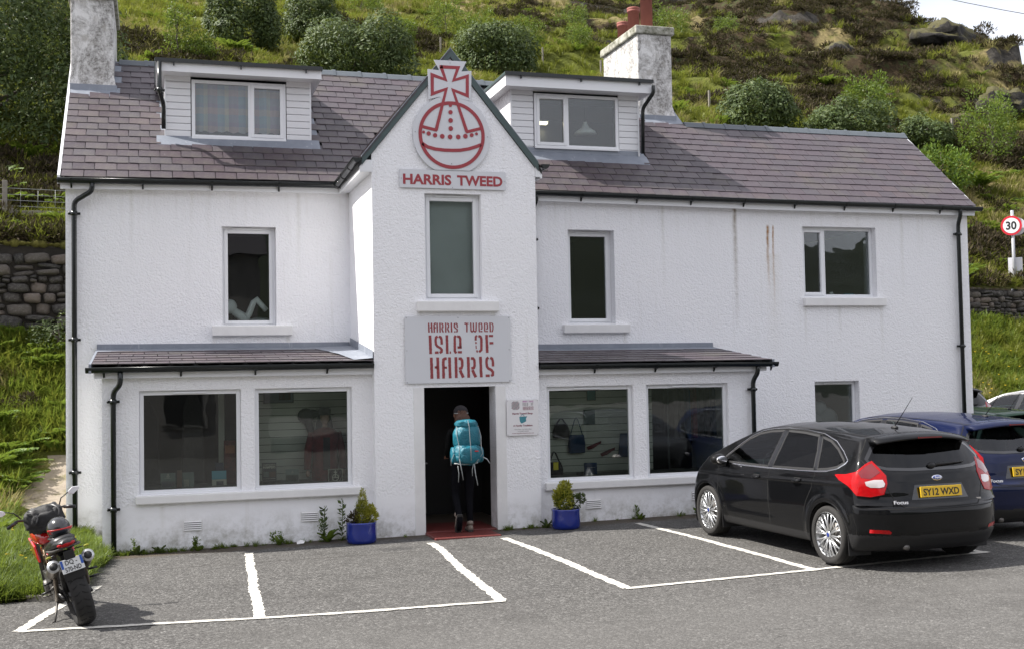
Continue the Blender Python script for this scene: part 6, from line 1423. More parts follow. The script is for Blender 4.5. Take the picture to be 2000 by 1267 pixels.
for i, (x, y, r_, h, lb) in enumerate(((44.2, 49.0, 2.6, 1.5, 'pale grey rock outcrop high on the slope, right of the chimney'), (41.4, 47.0, 2.4, 1.5, 'dark crag lower left of the pale outcrop'), (52.4, 49.2, 3.2, 1.6, 'long dark crag just below the skyline'),
    (56.5, 46.0, 3.0, 1.5, 'dark crag under the skyline near the right edge'), (45.7, 35.6, 2.2, 1.7, 'dark cliff face near the right edge of the hillside'), (42.4, 35.0, 1.6, 1.1, 'small dark crag left of the right edge cliff'), (53, 57.5, 2.6, 1.4, 'rock ledge on the skyline'))): rock(x, y, r_*.85, h*.7, i*3.7, lb, .6)
# speed limit sign by the road
G_ = empty('speed_limit_sign', (26.3, 11.95, 4.55), label='round white 30 speed limit sign with red rim on a grey pole', cat='sign')
simple('galvanised_pole', (.42,.43,.45), .45, metal=.4); simple('traffic_red', (.62,.02,.04), .4); simple('traffic_white', (.80,.80,.82), .35); simple('sign_back_grey', (.62,.62,.66), .5)
m_ = MB(); m_.tube([(0, 0, -.6), (0, 0, 2.42)], .048, 'galvanised_pole', 12); m_.lathe([(.10, -.1), (.10, .18), (.05, .28)], (0,0,0), 'galvanised_pole', 12); m_.build('pole', None, G_)
fc = math.atan2(26.3-CAM.x, 11.95-CAM.y)
def disc_mesh(name, r_, y0, y1, m, cx_=-.035, cz_=1.95, n=40): m_ = MB(); m_.lathe([(r_, y0), (r_, y1)], (cx_, 0, cz_), m, n, axis='y', smooth=False); q = m_.build(name, None, G_); q.rotation_euler = (0, 0, -fc); return q
disc_mesh('sign_disc', .30, -.075, -.062, 'traffic_red'); disc_mesh('sign_face', .235, -.079, -.0755, 'traffic_white'); disc_mesh('reverse_disc', .28, .07, .078, 'sign_back_grey', .10, 1.93)
q = text_mesh('30', .34, 'plain_black', (0, 0, 0), width=.30, bold=.010, parent=G_, ext=.001, name='numerals'); q.rotation_euler = (R(90), 0, -fc); q.location = Vector((-.188, -.0812, 1.835)); q.location = Matrix.Rotation(-fc, 3, 'Z') @ q.location
m_ = MB(); m_.box((-.16, .055, .30), (.24, .063, .98), 'sign_back_grey'); q = m_.build('lower_plate', None, G_, bevel=.01); q.rotation_euler = (0, 0, -fc)
# overhead wires
for i, (z, y0) in enumerate(((60, 0), (57, 1.5), (52.5, 3))):
    m_ = MB(); P = []
    for k in range(25): t = k/24; P.append((95+90*t, 128-70*t+y0, z+8-22*t-7*(1-(2*t-1)**2)))
    m_.tube(P, .045, 'plain_black', 4); tag(m_.build('overhead_wire'), ['topmost of the three overhead wires crossing the sky', 'middle one of the three overhead wires crossing the sky', 'lowest of the three overhead wires crossing the sky'][i], 'wire', 'overhead wires')
# the other side of the road, as the panes mirror it: a wooded slope and a plain rendered building
V = []; xs = np.linspace(-110, 130, 90); ts = np.linspace(0, 1, 26)
for t in ts:
    for x in xs: y = -48-70*t; V.append((x, y, -.1+28*t**1.15*(.8+.25*math.sin(x*.03+1))+3.0*n3(x, y, .05, 2)*min(1, t*5)+1.6*n3(x, y, .16, 4)*min(1, t*5)))
n = len(xs); me = np_mesh('opposite_slope', np.array(V), np.array([(j*n+i+1, j*n+i, (j+1)*n+i, (j+1)*n+i+1) for j in range(25) for i in range(n-1)]), 'opposite_wood_leaf', True); o = bpy.data.objects.new('opposite_slope', me); COL.objects.link(o); tag(o, kind='structure')

simple('grey_harl', (.20,.19,.18), .9, var=.2, scale=2); simple('roof_dark', (.05,.045,.05), .7)
o = empty('opposite_house', (-5.6, -24.2, 0), label='plain grey rendered building across the road, seen only mirrored in the shop windows', cat='building'); m_ = MB(); m_.box((-9, -4, -.3), (10, 4, 6.2), 'grey_harl'); m_.build('walls', None, o)
m_ = MB(); m_.prism([(-4.3, 6.2), (4.3, 6.2), (0, 9.4)], 0, -9.2, 10.2, 'roof_dark'); m_.build('roof', None, o)
for x in (-6.5, -2.2, 2.2, 7.6):
    for z in (1.0, 3.8):
        m_ = MB(); m_.box((x-.6, 4.0, z-.06), (x+.6, 4.06, z+1.56), 'grey_harl'); q = m_.build('window', None, o); m_ = MB(); m_.box((x-.5, 4.061, z), (x+.5, 4.07, z+1.5), 'plain_black'); m_.build('pane', None, q)
# ================================================================ cars: a smooth hatchback body found by casting rays onto an implicit shape
def paint(name, col, flake=.0):
    s = NB(name); v = s.obj(); f = s.noise(v, 900, 2); c = s.mix(f, tuple(x*.85 for x in col), tuple(x*1.15+.001 for x in col))
    dirt = s.n('ShaderNodeMapRange', {0: s.n('ShaderNodeSeparateXYZ', {0: v}).outputs[2], 1: .42, 2: .15, 3: 0., 4: .07}).outputs[0]
    c = s.mix(s.math('MULTIPLY', dirt, s.noise(v, 9, 6)), c, (.12,.11,.09)); d2 = s.math('MULTIPLY', s.noise(v, 5, 6), .12)
    s.set(color=c, rough=.45, metal=.0, spec=.05, coat=.6, coat_rough=s.math('ADD', s.math('MULTIPLY', d2, .20), .015)); return s.m
paint('black_paint', (.0022,.0024,.003)); paint('blue_paint', (.002,.006,.034)); paint('white_paint', (.62,.62,.63)); paint('green_paint', (.02,.06,.035)); paint('charcoal_paint', (.012,.012,.014))
simple('black_plastic', (.009,.009,.010), .55, var=.2, scale=30); simple('tyre_rubber', (.020,.019,.018), .85, var=.3, scale=20, bump=.002); simple('alloy', (.58,.59,.60), .28, metal=.75, var=.08, scale=12)
simple('chrome', (.75,.75,.77), .12, metal=1); simple('plate_yellow', (.72,.46,.02), .4, var=.05); simple('plate_white', (.66,.67,.66), .4, var=.05); simple('lamp_red', (.36,.002,.004), .2, var=.35, scale=26, coat=.35, spec=.2); simple('lamp_dark_red', (.16,.003,.006), .15, coat=1); simple('lamp_clear', (.60,.55,.54), .15, metal=.3, coat=1)
simple('badge_blue', (.01,.03,.20), .2, coat=1); simple('seat_cloth', (.035,.035,.038), .9); simple('brake_disc', (.18,.17,.16), .5, metal=.8); simple('arch_liner', (.006,.006,.006), .9)
simple('spoiler_black', (.004,.004,.005), .22, coat=1)
def smi(xs, ys, q, w_=.03):
    """smoothed piecewise curve"""
    return (np.interp(q-w_, xs, ys)+2*np.interp(q-w_*.5, xs, ys)+2*np.interp(q, xs, ys)+2*np.interp(q+w_*.5, xs, ys)+np.interp(q+w_, xs, ys))/8
SZ = [.10,.20,.30,.45,.60,.78,.88,.96,1.02,1.10,1.2,1.3,1.38,1.5]; SX = [.80,.850,.882,.900,.908,.905,.893,.868,.838,.798,.742,.684,.632,.55]
TYk = [.20,.30,.5,.9,1.4,1.9,2.3,2.6,2.8,3.0,3.2,3.4,3.52,3.7,3.9,4.1,4.25,4.33,4.38]; TZk = [1.375,1.395,1.422,1.455,1.478,1.484,1.470,1.432,1.378,1.298,1.205,1.105,1.045,1.005,.965,.905,.825,.72,.5]
RZk = [.10,.25,.34,.42,.60,.655,.70,.76,.82,.92,1.0,1.06,1.15,1.25,1.33,1.40,1.5]; RYk = [.25,.09,.03,.005,.0,.012,.060,.080,.090,.115,.150,.190,.255,.330,.395,.44,.5]
FZk = [.10,.20,.30,.45,.58,.70,.82,.95,1.1,1.5]; FYk = [4.18,4.30,4.345,4.358,4.350,4.30,4.22,4.05,3.9,3.6]
AX = (.81, 3.458); AR = .352; AZ = .318
def F_car(x, y, z):
    ax = np.abs(x)
    zz = z-.022*(1.9-y)*np.clip((z-.7)/.25, 0, 1)
    S = smi(SZ, SX, zz, .04)
    # rear quarter draws in, front wings draw in
    S = S-.055*np.clip((.9-y)/.9, 0, 1)**2*np.clip((z-.6)/.4, 0, 1)-.05*np.clip((y-3.3)/1.05, 0, 1)**2
    S = S+.010*np.exp(-((zz-.845-.03*(1.9-y)*.5)/.018)**2)-.010*np.exp(-((z-.44+.012*(y-2))/.07)**2)*np.clip(1-np.abs(y-2.1)/1.0, 0, 1)**.5
    for a in AX:
        r = np.hypot(y-a, z-AZ); S = S+.016*np.exp(-((r-.40)/.045)**2)*(z > .1)
    g = [ax-S, (z-(smi(TYk, TZk, y, .05)-.055*(ax/.62)**2.2*np.clip((z-1.0)/.3, 0, 1)-.05*(ax/.8)**2*np.clip((1.05-z)/.1, 0, 1)))*.9,
         (smi(RZk, RYk, z, .018)+.30*(ax/.90)**3.3*np.where(z > .68, .80, 1.0)-y)*.92, (y-(smi(FZk, FYk, z, .04)-.52*(ax/.9)**2.6))*.95, .195-z+.0*y]
    k = .014; G = np.stack(g); m = G.max(0); Fv = m+k*np.log(np.exp((G-m)/k).sum(0))
    return Fv
def cast(O_, Dn, steps=26):
    """first inside point from the inner end: bisect between inner O_ (inside) and outer Dn (outside)"""
    a = np.zeros(len(O_)); b = np.ones(len(O_)); f = np.linspace(0, 1, 90)
    # walk outwards to the first exit
    done = np.zeros(len(O_), bool); lo = a.copy(); hi = b.copy()
    for i in range(1, 90):
        P = O_+(Dn-O_)*f[i]; o_ = F_car(P[:,0], P[:,1], P[:,2]) > 0; nw = o_ & ~done; hi[nw] = f[i]; lo[nw] = f[i-1]; done |= o_
    for _ in range(steps):
        m = (lo+hi)/2; P = O_+(Dn-O_)*m[:,None]; o_ = F_car(P[:,0], P[:,1], P[:,2]) > 0; hi = np.where(o_, m, hi); lo = np.where(o_, lo, m)
    return O_+(Dn-O_)*((lo+hi)/2)[:,None]
def proj_in(P0, d, far=1.6):
    """project points from outside along d onto the body"""
    f = np.linspace(0, 1, 240); lo = np.zeros(len(P0)); hi = np.ones(len(P0)); done = np.zeros(len(P0), bool); d = np.array(d)*far
    for i in range(1, 240):
        P = P0+d*f[i]; o_ = F_car(P[:,0], P[:,1], P[:,2]) <= 0; nw = o_ & ~done; hi[nw] = f[i]; lo[nw] = f[i-1]; done |= o_
    for _ in range(22):
        m = (lo+hi)/2; P = P0+d*m[:,None]; o_ = F_car(P[:,0], P[:,1], P[:,2]) <= 0; hi = np.where(o_, m, hi); lo = np.where(o_, lo, m)
    return P0+d*((lo+hi)/2)[:,None]
def normals(P):
    e = 2e-3; gx = F_car(P[:,0]+e, P[:,1], P[:,2])-F_car(P[:,0]-e, P[:,1], P[:,2]); gy_ = F_car(P[:,0], P[:,1]+e, P[:,2])-F_car(P[:,0], P[:,1]-e, P[:,2]); gz2 = F_car(P[:,0], P[:,1], P[:,2]+e)-F_car(P[:,0], P[:,1], P[:,2]-e)
    return unit(np.stack([gx, gy_, gz2], 1))
def inpoly(px_, py_, poly):
    c = np.zeros(len(px_), bool); n = len(poly)
    for i in range(n):
        x1, y1 = poly[i]; x2, y2 = poly[(i+1) % n]; cond = ((y1 > py_) != (y2 > py_)); xi = (x2-x1)*(py_-y1)/((y2-y1) if y2 != y1 else 1e-9)+x1; c ^= cond & (px_ < xi)
    return c
def shrink(poly, d):
    c = np.mean(poly, 0); return [tuple(np.array(p)+(c-np.array(p))/max(1e-6, np.linalg.norm(c-np.array(p)))*d) for p in poly]
WIN_F = [(3.17,.968),(2.96,1.112),(2.72,1.262),(2.52,1.340),(2.30,1.372),(2.03,1.388),(2.03,1.16),(2.05,.972)]
WIN_R = [(1.955,.974),(1.94,1.2),(1.945,1.390),(1.6,1.388),(1.27,1.362),(1.17,1.2),(1.10,1.0)]
WIN_Q = [(1.045,1.004),(1.12,1.2),(1.20,1.352),(1.0,1.318),(.80,1.240),(.64,1.140),(.60,1.105),(.70,1.050),(.86,1.018)]
GLASS_R = [(-.50,1.335),(0,1.345),(.50,1.335),(.62,1.26),(.715,1.15),(.69,1.085),(.55,1.050),(.3,1.036),(0,1.032),(-.3,1.036),(-.55,1.050),(-.69,1.085),(-.715,1.15),(-.62,1.26)]
GLASS_F = [(-.56,2.62),(0,2.66),(.56,2.62),(.68,3.28),(.4,3.42),(0,3.46),(-.4,3.42),(-.68,3.28)]
DOOR_F = [(3.10,.30),(3.16,.55),(3.18,.80),(3.19,.955),(2.96,1.12),(2.70,1.285),(2.50,1.36),(2.28,1.395),(1.99,1.41),(1.99,1.1),(2.0,.30)]
DOOR_R = [(1.99,.30),(1.99,1.1),(1.985,1.41),(1.6,1.405),(1.23,1.375),(1.10,1.16),(1.06,.95),(1.10,.80),(1.20,.66),(1.28,.50),(1.30,.30)]
HATCH = [(-.60,1.37),(0,1.39),(.60,1.37),(.76,1.17),(.70,.98),(.60,.86),(.54,.72),(.46,.665),(0,.655),(-.46,.665),(-.54,.72),(-.60,.86),(-.70,.98),(-.76,1.17)]
def body_meshes():
    i0 = np.array([-.34,1.0,.60]); i1 = np.array([.34,3.5,.80]); o0 = np.array([-1.25,-.45,-.15]); o1 = np.array([1.25,4.85,1.85])
    allV, allF = [], []; off = 0
    def face(ax, sgn, nu, nv):
        nonlocal off
        u, v_ = [a for a in range(3) if a != ax]; U, V = np.meshgrid(np.linspace(0, 1, nu), np.linspace(0, 1, nv), indexing='ij'); U, V = U.ravel(), V.ravel()
        I = np.zeros((len(U), 3)); O_ = np.zeros((len(U), 3))
        for a, w_ in ((u, U), (v_, V)): I[:,a] = i0[a]+(i1[a]-i0[a])*w_; O_[:,a] = o0[a]+(o1[a]-o0[a])*w_
        I[:,ax] = (i1 if sgn > 0 else i0)[ax]; O_[:,ax] = (o1 if sgn > 0 else o0)[ax]
        P = cast(I, O_); F = np.array([(i*nv+j, (i+1)*nv+j, (i+1)*nv+j+1, i*nv+j+1) for i in range(nu-1) for j in range(nv-1)]); F = F if (sgn > 0) != (ax == 1) else F[:, ::-1]
        allV.append(P); allF.append(F+off); off += len(P)
    for s_ in (-1, 1): face(0, s_, 290, 120)
    face(1, -1, 120, 120); face(1, 1, 60, 60); face(2, 1, 110, 200); face(2, -1, 30, 60)
    V = np.concatenate(allV); F = np.concatenate(allF); C = V[F].mean(1); N0 = normals(C)
    cut = np.zeros(len(F), bool)
    for a in AX: cut |= (np.hypot(C[:,1]-a, C[:,2]-AZ) < AR) & (np.abs(C[:,0]) > .55) & (np.abs(N0[:,0]) > .35)
    F = F[~cut]; C = C[~cut]
    for a in AX:
        r = np.hypot(V[:,1]-a, V[:,2]-AZ); sn = (np.abs(V[:,0]) > .6) & (r < AR) & (r > AR-.05)
        V[sn,1] = a+(V[sn,1]-a)*AR/r[sn]; V[sn,2] = AZ+(V[sn,2]-AZ)*AR/r[sn]; N = normals(C)
    side = np.abs(N[:,0]) > .30; rear = (C[:,1] < .9) & (N[:,1] < -.12); front = (C[:,1] > 2.3)
    hole = np.zeros(len(F), bool)
    for w_ in (WIN_F, WIN_R, WIN_Q): hole |= side & inpoly(C[:,1], C[:,2], shrink(w_, .018)) & (np.abs(C[:,0]) > .5)
    hole |= rear & inpoly(C[:,0], C[:,2], shrink(GLASS_R, .02)) ; hole |= front & (N[:,2] > .25) & (C[:,2] > 1.0) & inpoly(C[:,0], C[:,1], shrink(GLASS_F, .02))
    lab = np.zeros(len(F), int)                 # 0 body, 1/2 left doors, 3/4 right doors, 5 tailgate, 6 lower trim, 7 well
    for s_, base in ((-1, 1), (1, 3)):
        sel = side & (np.sign(C[:,0]) == s_) & (np.abs(C[:,0]) > .5)
        lab[sel & inpoly(C[:,1], C[:,2], DOOR_F)] = base; lab[sel & inpoly(C[:,1], C[:,2], DOOR_R)] = base+1
    lab[rear & (np.abs(C[:,0]) < .8) & inpoly(C[:,0], C[:,2], HATCH) & (lab == 0)] = 5
    lab[(C[:,2] < .30) & (lab == 0)] = 6; lab[(C[:,1] < .5) & (C[:,2] < .375) & (lab == 0)] = 6
    out_ = {}
    for k, nm in enumerate(('body', 'door', 'door', 'door', 'door', 'tailgate', 'lower_trim')):
        sel = (lab == k) & ~hole; Fs = F[sel]; idx, inv = np.unique(Fs.ravel(), return_inverse=True)
        me = np_mesh('car_'+nm, V[idx], inv.reshape(Fs.shape), {6: 'black_plastic'}.get(k, 'black_paint'), True)
        nn = normals(V[idx]) if k != 7 else None
        if nn is not None: me.normals_split_custom_set_from_vertices([tuple(q) for q in nn])
        out_.setdefault(nm, []).append(me)
    return out_
BODY = body_meshes()
_lin = []
for _s in (-1, 1):
    for _a in AX:
        _m = MB(); _n = 24; _t = [-.5+(math.pi+1.0)*k/(_n-1) for k in range(_n)]; _V = []
        for _x in (.898, .58): _V += [(_s*_x, _a+(AR-.001)*math.cos(t), max(.12, AZ+(AR-.001)*math.sin(t))) for t in _t]
        _m.add(_V, [(i, i+1, _n+i+1, _n+i) for i in range(_n-1)]+[tuple(range(_n, 2*_n))], 'arch_liner'); _lin.append(_m.mesh('arch_liner'))
BODY['wheel_arch_liner'] = _lin
PC_ = {}
def patch(name, poly, to3, d, mat, off=.003, cell=.05, th=.0):
    key = (name, tuple(map(tuple, poly)), tuple(d), off)
    if key not in PC_: PC_[key] = patch_(name, poly, to3, d, mat, off, cell)
    if PC_[key].materials[0] is not M(mat): me = PC_[key].copy(); me.materials[0] = M(mat); return me
    return PC_[key]
def patch_(name, poly, to3, d, mat, off=.003, cell=.05):
    """a polygon given in two coordinates, cut into cells and laid on the body"""
    bm = bmesh.new(); vs_ = [bm.verts.new((p[0], p[1], 0)) for p in poly]; bm.faces.new(vs_)
    a = np.array(poly); 
    for ax in (0, 1):
        q = math.floor(a[:,ax].min()/cell)*cell
        while q < a[:,ax].max():
            co = [0, 0, 0]; no = [0, 0, 0]; co[ax] = q; no[ax] = 1; bmesh.ops.bisect_plane(bm, geom=bm.verts[:]+bm.edges[:]+bm.faces[:], plane_co=co, plane_no=no); q += cell
    P2 = np.array([v_.co[:2] for v_ in bm.verts]); P = proj_in(to3(P2), d); N = normals(P); P = P+N*off
    bm.verts.ensure_lookup_table()
    for v_, p in zip(bm.verts, P): v_.co = p
    bm.normal_update()
    for f in bm.faces:
        f.smooth = True
        n_ = normals(np.array([f.calc_center_median()[:]]))[0]
        if f.normal.dot(Vector(n_)) < 0: f.normal_flip()
    me = bpy.data.meshes.new(name); bm.to_mesh(me); bm.free(); me.materials.append(M(mat)); return me
def side3(s_): return (lambda q: np.stack([np.full(len(q), s_*1.3), q[:,0], q[:,1]], 1)), (-s_, 0, 0)
rear3 = (lambda q: np.stack([q[:,0], np.full(len(q), -.5), q[:,1]], 1)), (0, 1, 0)
def seam(name, pts, to3, d, w_=.007, mat='arch_liner', off=.0016, closed=True, h=.0):
    key = (name, tuple(map(tuple, pts)), tuple(d), off, w_)
    if key not in PC_: PC_[key] = seam_(name, pts, to3, d, w_, mat, off, closed, h)
    return PC_[key]
def seam_(name, pts, to3, d, w_=.007, mat='arch_liner', off=.0016, closed=True, h=.0):
    P = [np.array(p) for p in pts]; Q = []; n = len(P)
    for i in range(n if closed else n-1):
        a, b = P[i], P[(i+1) % n]; k = max(2, int(np.linalg.norm(b-a)/.03))
        for j in range(k): Q.append(a+(b-a)*j/k)
    if not closed: Q.append(P[-1])
    Q = np.array(Q); T_ = np.roll(Q, -1, 0)-np.roll(Q, 1, 0)
    if not closed: T_[0] = Q[1]-Q[0]; T_[-1] = Q[-1]-Q[-2]
    T_ = T_/np.linalg.norm(T_, axis=1, keepdims=True); nn = np.stack([-T_[:,1], T_[:,0]], 1)
    A = proj_in(to3(Q+nn*w_/2), d); B = proj_in(to3(Q-nn*w_/2), d); A = A+normals(A)*off; B = B+normals(B)*off; n = len(Q)
    V = [tuple(p) for p in A]+[tuple(p) for p in B]; F = [(i, (i+1) % n, n+(i+1) % n, n+i) for i in range(n if closed else n-1)]
    if h:
        C_ = (A+B)/2+normals((A+B)/2)*h; V += [tuple(p) for p in C_]; F = [(i, (i+1) % n, 2*n+(i+1) % n, 2*n+i) for i in range(n if closed else n-1)]+[(2*n+i, 2*n+(i+1) % n, n+(i+1) % n, n+i) for i in range(n if closed else n-1)]
    me = bpy.data.meshes.new(name); me.from_pydata(V, [], F); me.materials.append(M(mat)); me.polygons.foreach_set('use_smooth', [True]*len(F)); return me
def rs(l, k=1.13): return [(a*k, b) for a, b in l]
def wheel_meshes():
    m_ = MB(); m_.lathe([(.235,-.098),(.258,-.108),(.290,-.112),(.306,-.100),(.316,-.075),(.318,-.03),(.318,.03),(.316,.075),(.306,.100),(.290,.112),(.258,.108),(.235,.10)], (0,0,0), 'tyre_rubber', 48, axis='x', cap=False)
    for q in (-.045, 0, .045): m_.lathe([(.3186, q-.005), (.3186, q+.005)], (0,0,0), 'arch_liner', 48, axis='x', cap=False)
    ty = m_.mesh('tyre'); r_ = MB()
    # rim barrel, lip, and 15 forked spokes (outer face at -x)
    r_.lathe([(.244,-.108),(.251,-.100),(.245,-.092),(.232,-.082),(.225,.02),(.232,.09),(.24,.10)], (0,0,0), 'alloy', 48, axis='x', cap=False)
    for k in range(10):
        a = 2*math.pi*k/10
        for da in (-.13, .13):
            for sgn in (0,):
                a1, a2 = a+da*.25, a+da*1.25; ro = .234; w_ = .0085
                p0 = Vector((-.082, .030*math.cos(a1), .030*math.sin(a1))); p1 = Vector((-.088, .140*math.cos(a+da*.75), .140*math.sin(a+da*.75))); p2 = Vector((-.086, ro*math.cos(a2), ro*math.sin(a2)))
                r_.tube([p0, p1, p2], [(.011, .009), (.0095, .009), (.010, .010)], 'alloy', 6)
    r_.lathe([(.048,-.096),(.040,-.100),(.030,-.1005)], (0,0,0), 'alloy', 20, axis='x'); r_.lathe([(.026,-.101),(.022,-.103)], (0,0,0), 'badge_blue', 16, axis='x')
    ri = r_.mesh('rim'); b_ = MB(); b_.lathe([(.135,-.02),(.135,.0)], (0,0,0), 'brake_disc', 32, axis='x'); b_.lathe([(.222,.005),(.222,.03)], (0,0,0), 'arch_liner', 32, axis='x'); return ty, ri, b_.mesh('brake')
WHM = wheel_meshes()
def lamp3(s_):
    c_ = math.sqrt(.5); p = np.array([-c_*s_*-1, c_]) ; 
    def to3(q):      # q: (s, z); s runs from the tailgate outwards and forwards
        s = q[:,0]; x = s_*(s*c_)+s_*.7; y = s*c_-.7; return np.stack([x, y, q[:,1]], 1)
    return to3, (-s_*c_, c_, 0)
LAMP = [(.425,.905),(.44,.985),(.52,1.06),(.60,1.13),(.66,1.10),(.76,1.02),(.90,.985),(1.04,.975),(.98,.93),(.86,.885),(.80,.84),(.75,.79),(.60,.775),(.455,.80)]
_ls = lambda l: [(1.10-(1.10-.545)*(1.04-a)/(1.04-.425), b) for a, b in l]
LAMP = _ls(LAMP)
LAMPC = _ls([(.445,.905),(.47,.945),(.56,.945),(.66,.925),(.645,.888),(.60,.868),(.50,.865),(.455,.875)])
LAMPD = _ls([(.50,1.02),(.60,1.11),(.655,1.085),(.74,1.015),(.70,.965),(.60,.955)])
def car(name, loc, rz, paint_m, label, plate=None, sc_=1.0, parts='full', group=None, privacy=True):
    o = empty(name, loc, rz, label=label, cat='car', group=group); o.scale = (sc_,)*3
    def add(nm, me, par=None, m=None, loc_=(0,0,0), rot=(0,0,0)):
        q = piece(nm, me, loc_, rot, par or o)
        if m is not None: q.material_slots[0].link = 'OBJECT'; q.material_slots[0].material = M(m)
        return q
    doors = []
    for nm, ms in BODY.items():
        for me in ms:
            q = add(nm, me, m=None if nm in ('lower_trim', 'wheel_arch_liner') else paint_m)
            if nm == 'door': doors.append(q)
            if nm == 'tailgate': gate = q
    for s_ in (-1, 1):
        t3, d = side3(s_)
        for w_, gm in ((WIN_F, 'car_glass'), (WIN_R, 'car_privacy_glass' if privacy else 'car_glass'), (WIN_Q, 'car_privacy_glass' if privacy else 'car_glass')):
            add('side_window', patch('side_window', w_, t3, d, gm, .0022))
            add('window_seal', seam('window_seal', shrink(w_, .006), t3, d, .024, 'black_plastic', .0034))
        add('door_seam', seam('door_seam', DOOR_F, t3, d)); add('door_seam', seam('door_seam', DOOR_R, t3, d))
        add('window_trim', seam('window_trim', [(3.20,.948),(2.6,.952),(2.0,.958),(1.4,.970),(1.05,.985),(.86,1.000),(.70,1.032),(.585,1.098),(.565,1.13)], t3, d, .016, 'chrome', .003, False, .004))
        add('window_trim', seam('window_trim', [(3.20,.960),(2.94,1.150),(2.70,1.298),(2.50,1.372),(2.28,1.404),(1.99,1.420),(1.6,1.416),(1.2,1.388),(.9,1.318),(.70,1.22),(.565,1.13)], t3, d, .008, 'chrome', .002, False, .002))
        add('pillar_trim', patch('pillar_trim', [(2.045,.972),(2.035,1.386),(1.94,1.388),(1.95,.974)], t3, d, 'spoiler_black', .0042)); add('pillar_trim', patch('pillar_trim', [(1.10,1.0),(1.17,1.2),(1.27,1.36),(1.20,1.352),(1.12,1.2),(1.045,1.004)], t3, d, 'spoiler_black', .0042))
        for k, (y0, z0) in enumerate(((2.17, .845), (1.30, .870))):
            P = proj_in(np.array([[s_*1.3, y0+t*.17, z0-.004*t] for t in (0, .25, .5, .75, 1)]), (-s_, 0, 0)); m_ = MB(); hh = [(.020,.012),(.026,.014),(.027,.014),(.026,.014),(.020,.012)]
            m_.tube([tuple(p+np.array([s_*h_, 0, 0])) for p, h_ in zip(P, (.004,.022,.026,.022,.004))], hh, paint_m, 10); q = m_.build('handle', None, o)
            dd = [x for x in doors if (x.data.vertices[0].co.x < 0) == (s_ < 0)][k]; q.parent = dd
            add('handle_cup', patch('handle_cup', [(y0+.02,z0-.03),(y0+.15,z0-.03),(y0+.15,z0+.025),(y0+.02,z0+.025)], t3, d, 'arch_liner', .0015), par=dd)
        # wing mirror
        mr_ = empty('wing_mirror', (s_*.93, 3.02, 1.0), parent=o); m_ = MB(); m_.ball((s_*.03, .02, .0), (.115, .085, .072), paint_m, 18, 12); m_.build('mirror_shell', None, mr_)
        m_ = MB(); m_.tube([(-s_*.09, .04, -.045), (-.0, .02, -.05)], [(.05,.02),(.05,.02)], 'black_plastic', 10); m_.build('mirror_foot', None, mr_)
        m_ = MB(); m_.ball((s_*.035, -.066, .0), (.080, .012, .048), 'chrome', 16, 8); m_.build('mirror_glass', None, mr_)
        # lamps
        l3, ld = lamp3(s_); lm = add('tail_lamp', patch('tail_lamp', LAMP, l3, ld, 'lamp_red', .006, .03))
        add('lamp_lens', patch('lamp_lens', LAMPC, l3, ld, 'lamp_clear', .009, .03), par=lm); add('lamp_upper', patch('lamp_upper', LAMPD, l3, ld, 'lamp_dark_red', .0075, .03), par=lm)
        add('lamp_rim', seam('lamp_rim', LAMP, l3, ld, .012, 'lamp_red', .004, True, .004), par=lm)
        r3, rd = rear3; add('rear_reflector', patch('rear_reflector', [(s_*.80,.405),(s_*.62,.395),(s_*.615,.415),(s_*.64,.435),(s_*.80,.440)][::int(s_) or 1], r3, rd, 'lamp_red', .004, .04))
        m_ = MB(); fl = proj_in(np.array([[s_*1.3, 4.02, .72]]), (-s_*.75, -.66, 0))[0]; m_.ball((s_*.58, 4.03, .76), (.09, .08, .04), 'lamp_clear', 14, 8); m_.build('headlight', None, o)
        for a in AX:
            m_ = MB(); n_ = 30; ring = [(s_*(.900 if a < 2 else .893), a+(AR+.004)*math.cos(t), AZ+(AR+.004)*math.sin(t)) for t in np.linspace(-.38, math.pi+.38, n_)]
            rp = proj_in(np.array([[s_*1.3, a+(AR+.010)*math.cos(t), AZ+(AR+.010)*math.sin(t)] for t in np.linspace(-.35, math.pi+.35, n_)]), (-s_, 0, 0)); m_.tube([tuple(p-np.array([s_*.004, 0, 0])) for p in rp], .010, paint_m, 8); m_.build('arch_lip', None, o)
            # mud flap behind the wheel
            y0 = a-.365; m_ = MB(); m_.prism([(s_*.62, .14), (s_*.895, .14), (s_*.905, .36), (s_*.62, .36)], 1, y0-.006, y0+.006, 'black_plastic'); m_.build('mud_flap', None, o, bevel=.004)
    wx = .80
    for s_ in (-1, 1):
        for a in AX:
            w_ = empty('wheel', (s_*wx, a, .318), parent=o); w_.rotation_euler = (R(20*(a > 2)+7), 0, math.pi if s_ > 0 else 0)
            for nm, me in zip(('tyre', 'rim', 'brake'), WHM): piece(nm, me, parent=w_)
    r3, rd = rear3
    add('rear_window', patch('rear_window', GLASS_R, r3, rd, 'car_privacy_glass' if privacy else 'car_glass', .0025)); add('window_seal', seam('window_seal', shrink(GLASS_R, .008), r3, rd, .03, 'spoiler_black', .0036))
    add('tailgate_seam', seam('tailgate_seam', HATCH, r3, rd, .008)); add('bumper_seam', seam('bumper_seam', [(-.86,.655),(-.6,.648),(0,.640),(.6,.648),(.86,.655)], r3, rd, .008, closed=False))
    add('windscreen', patch('windscreen', GLASS_F, (lambda q: np.stack([q[:,0], q[:,1], np.full(len(q), 1.7)], 1)), (0, 0, -1), 'car_glass', .002))
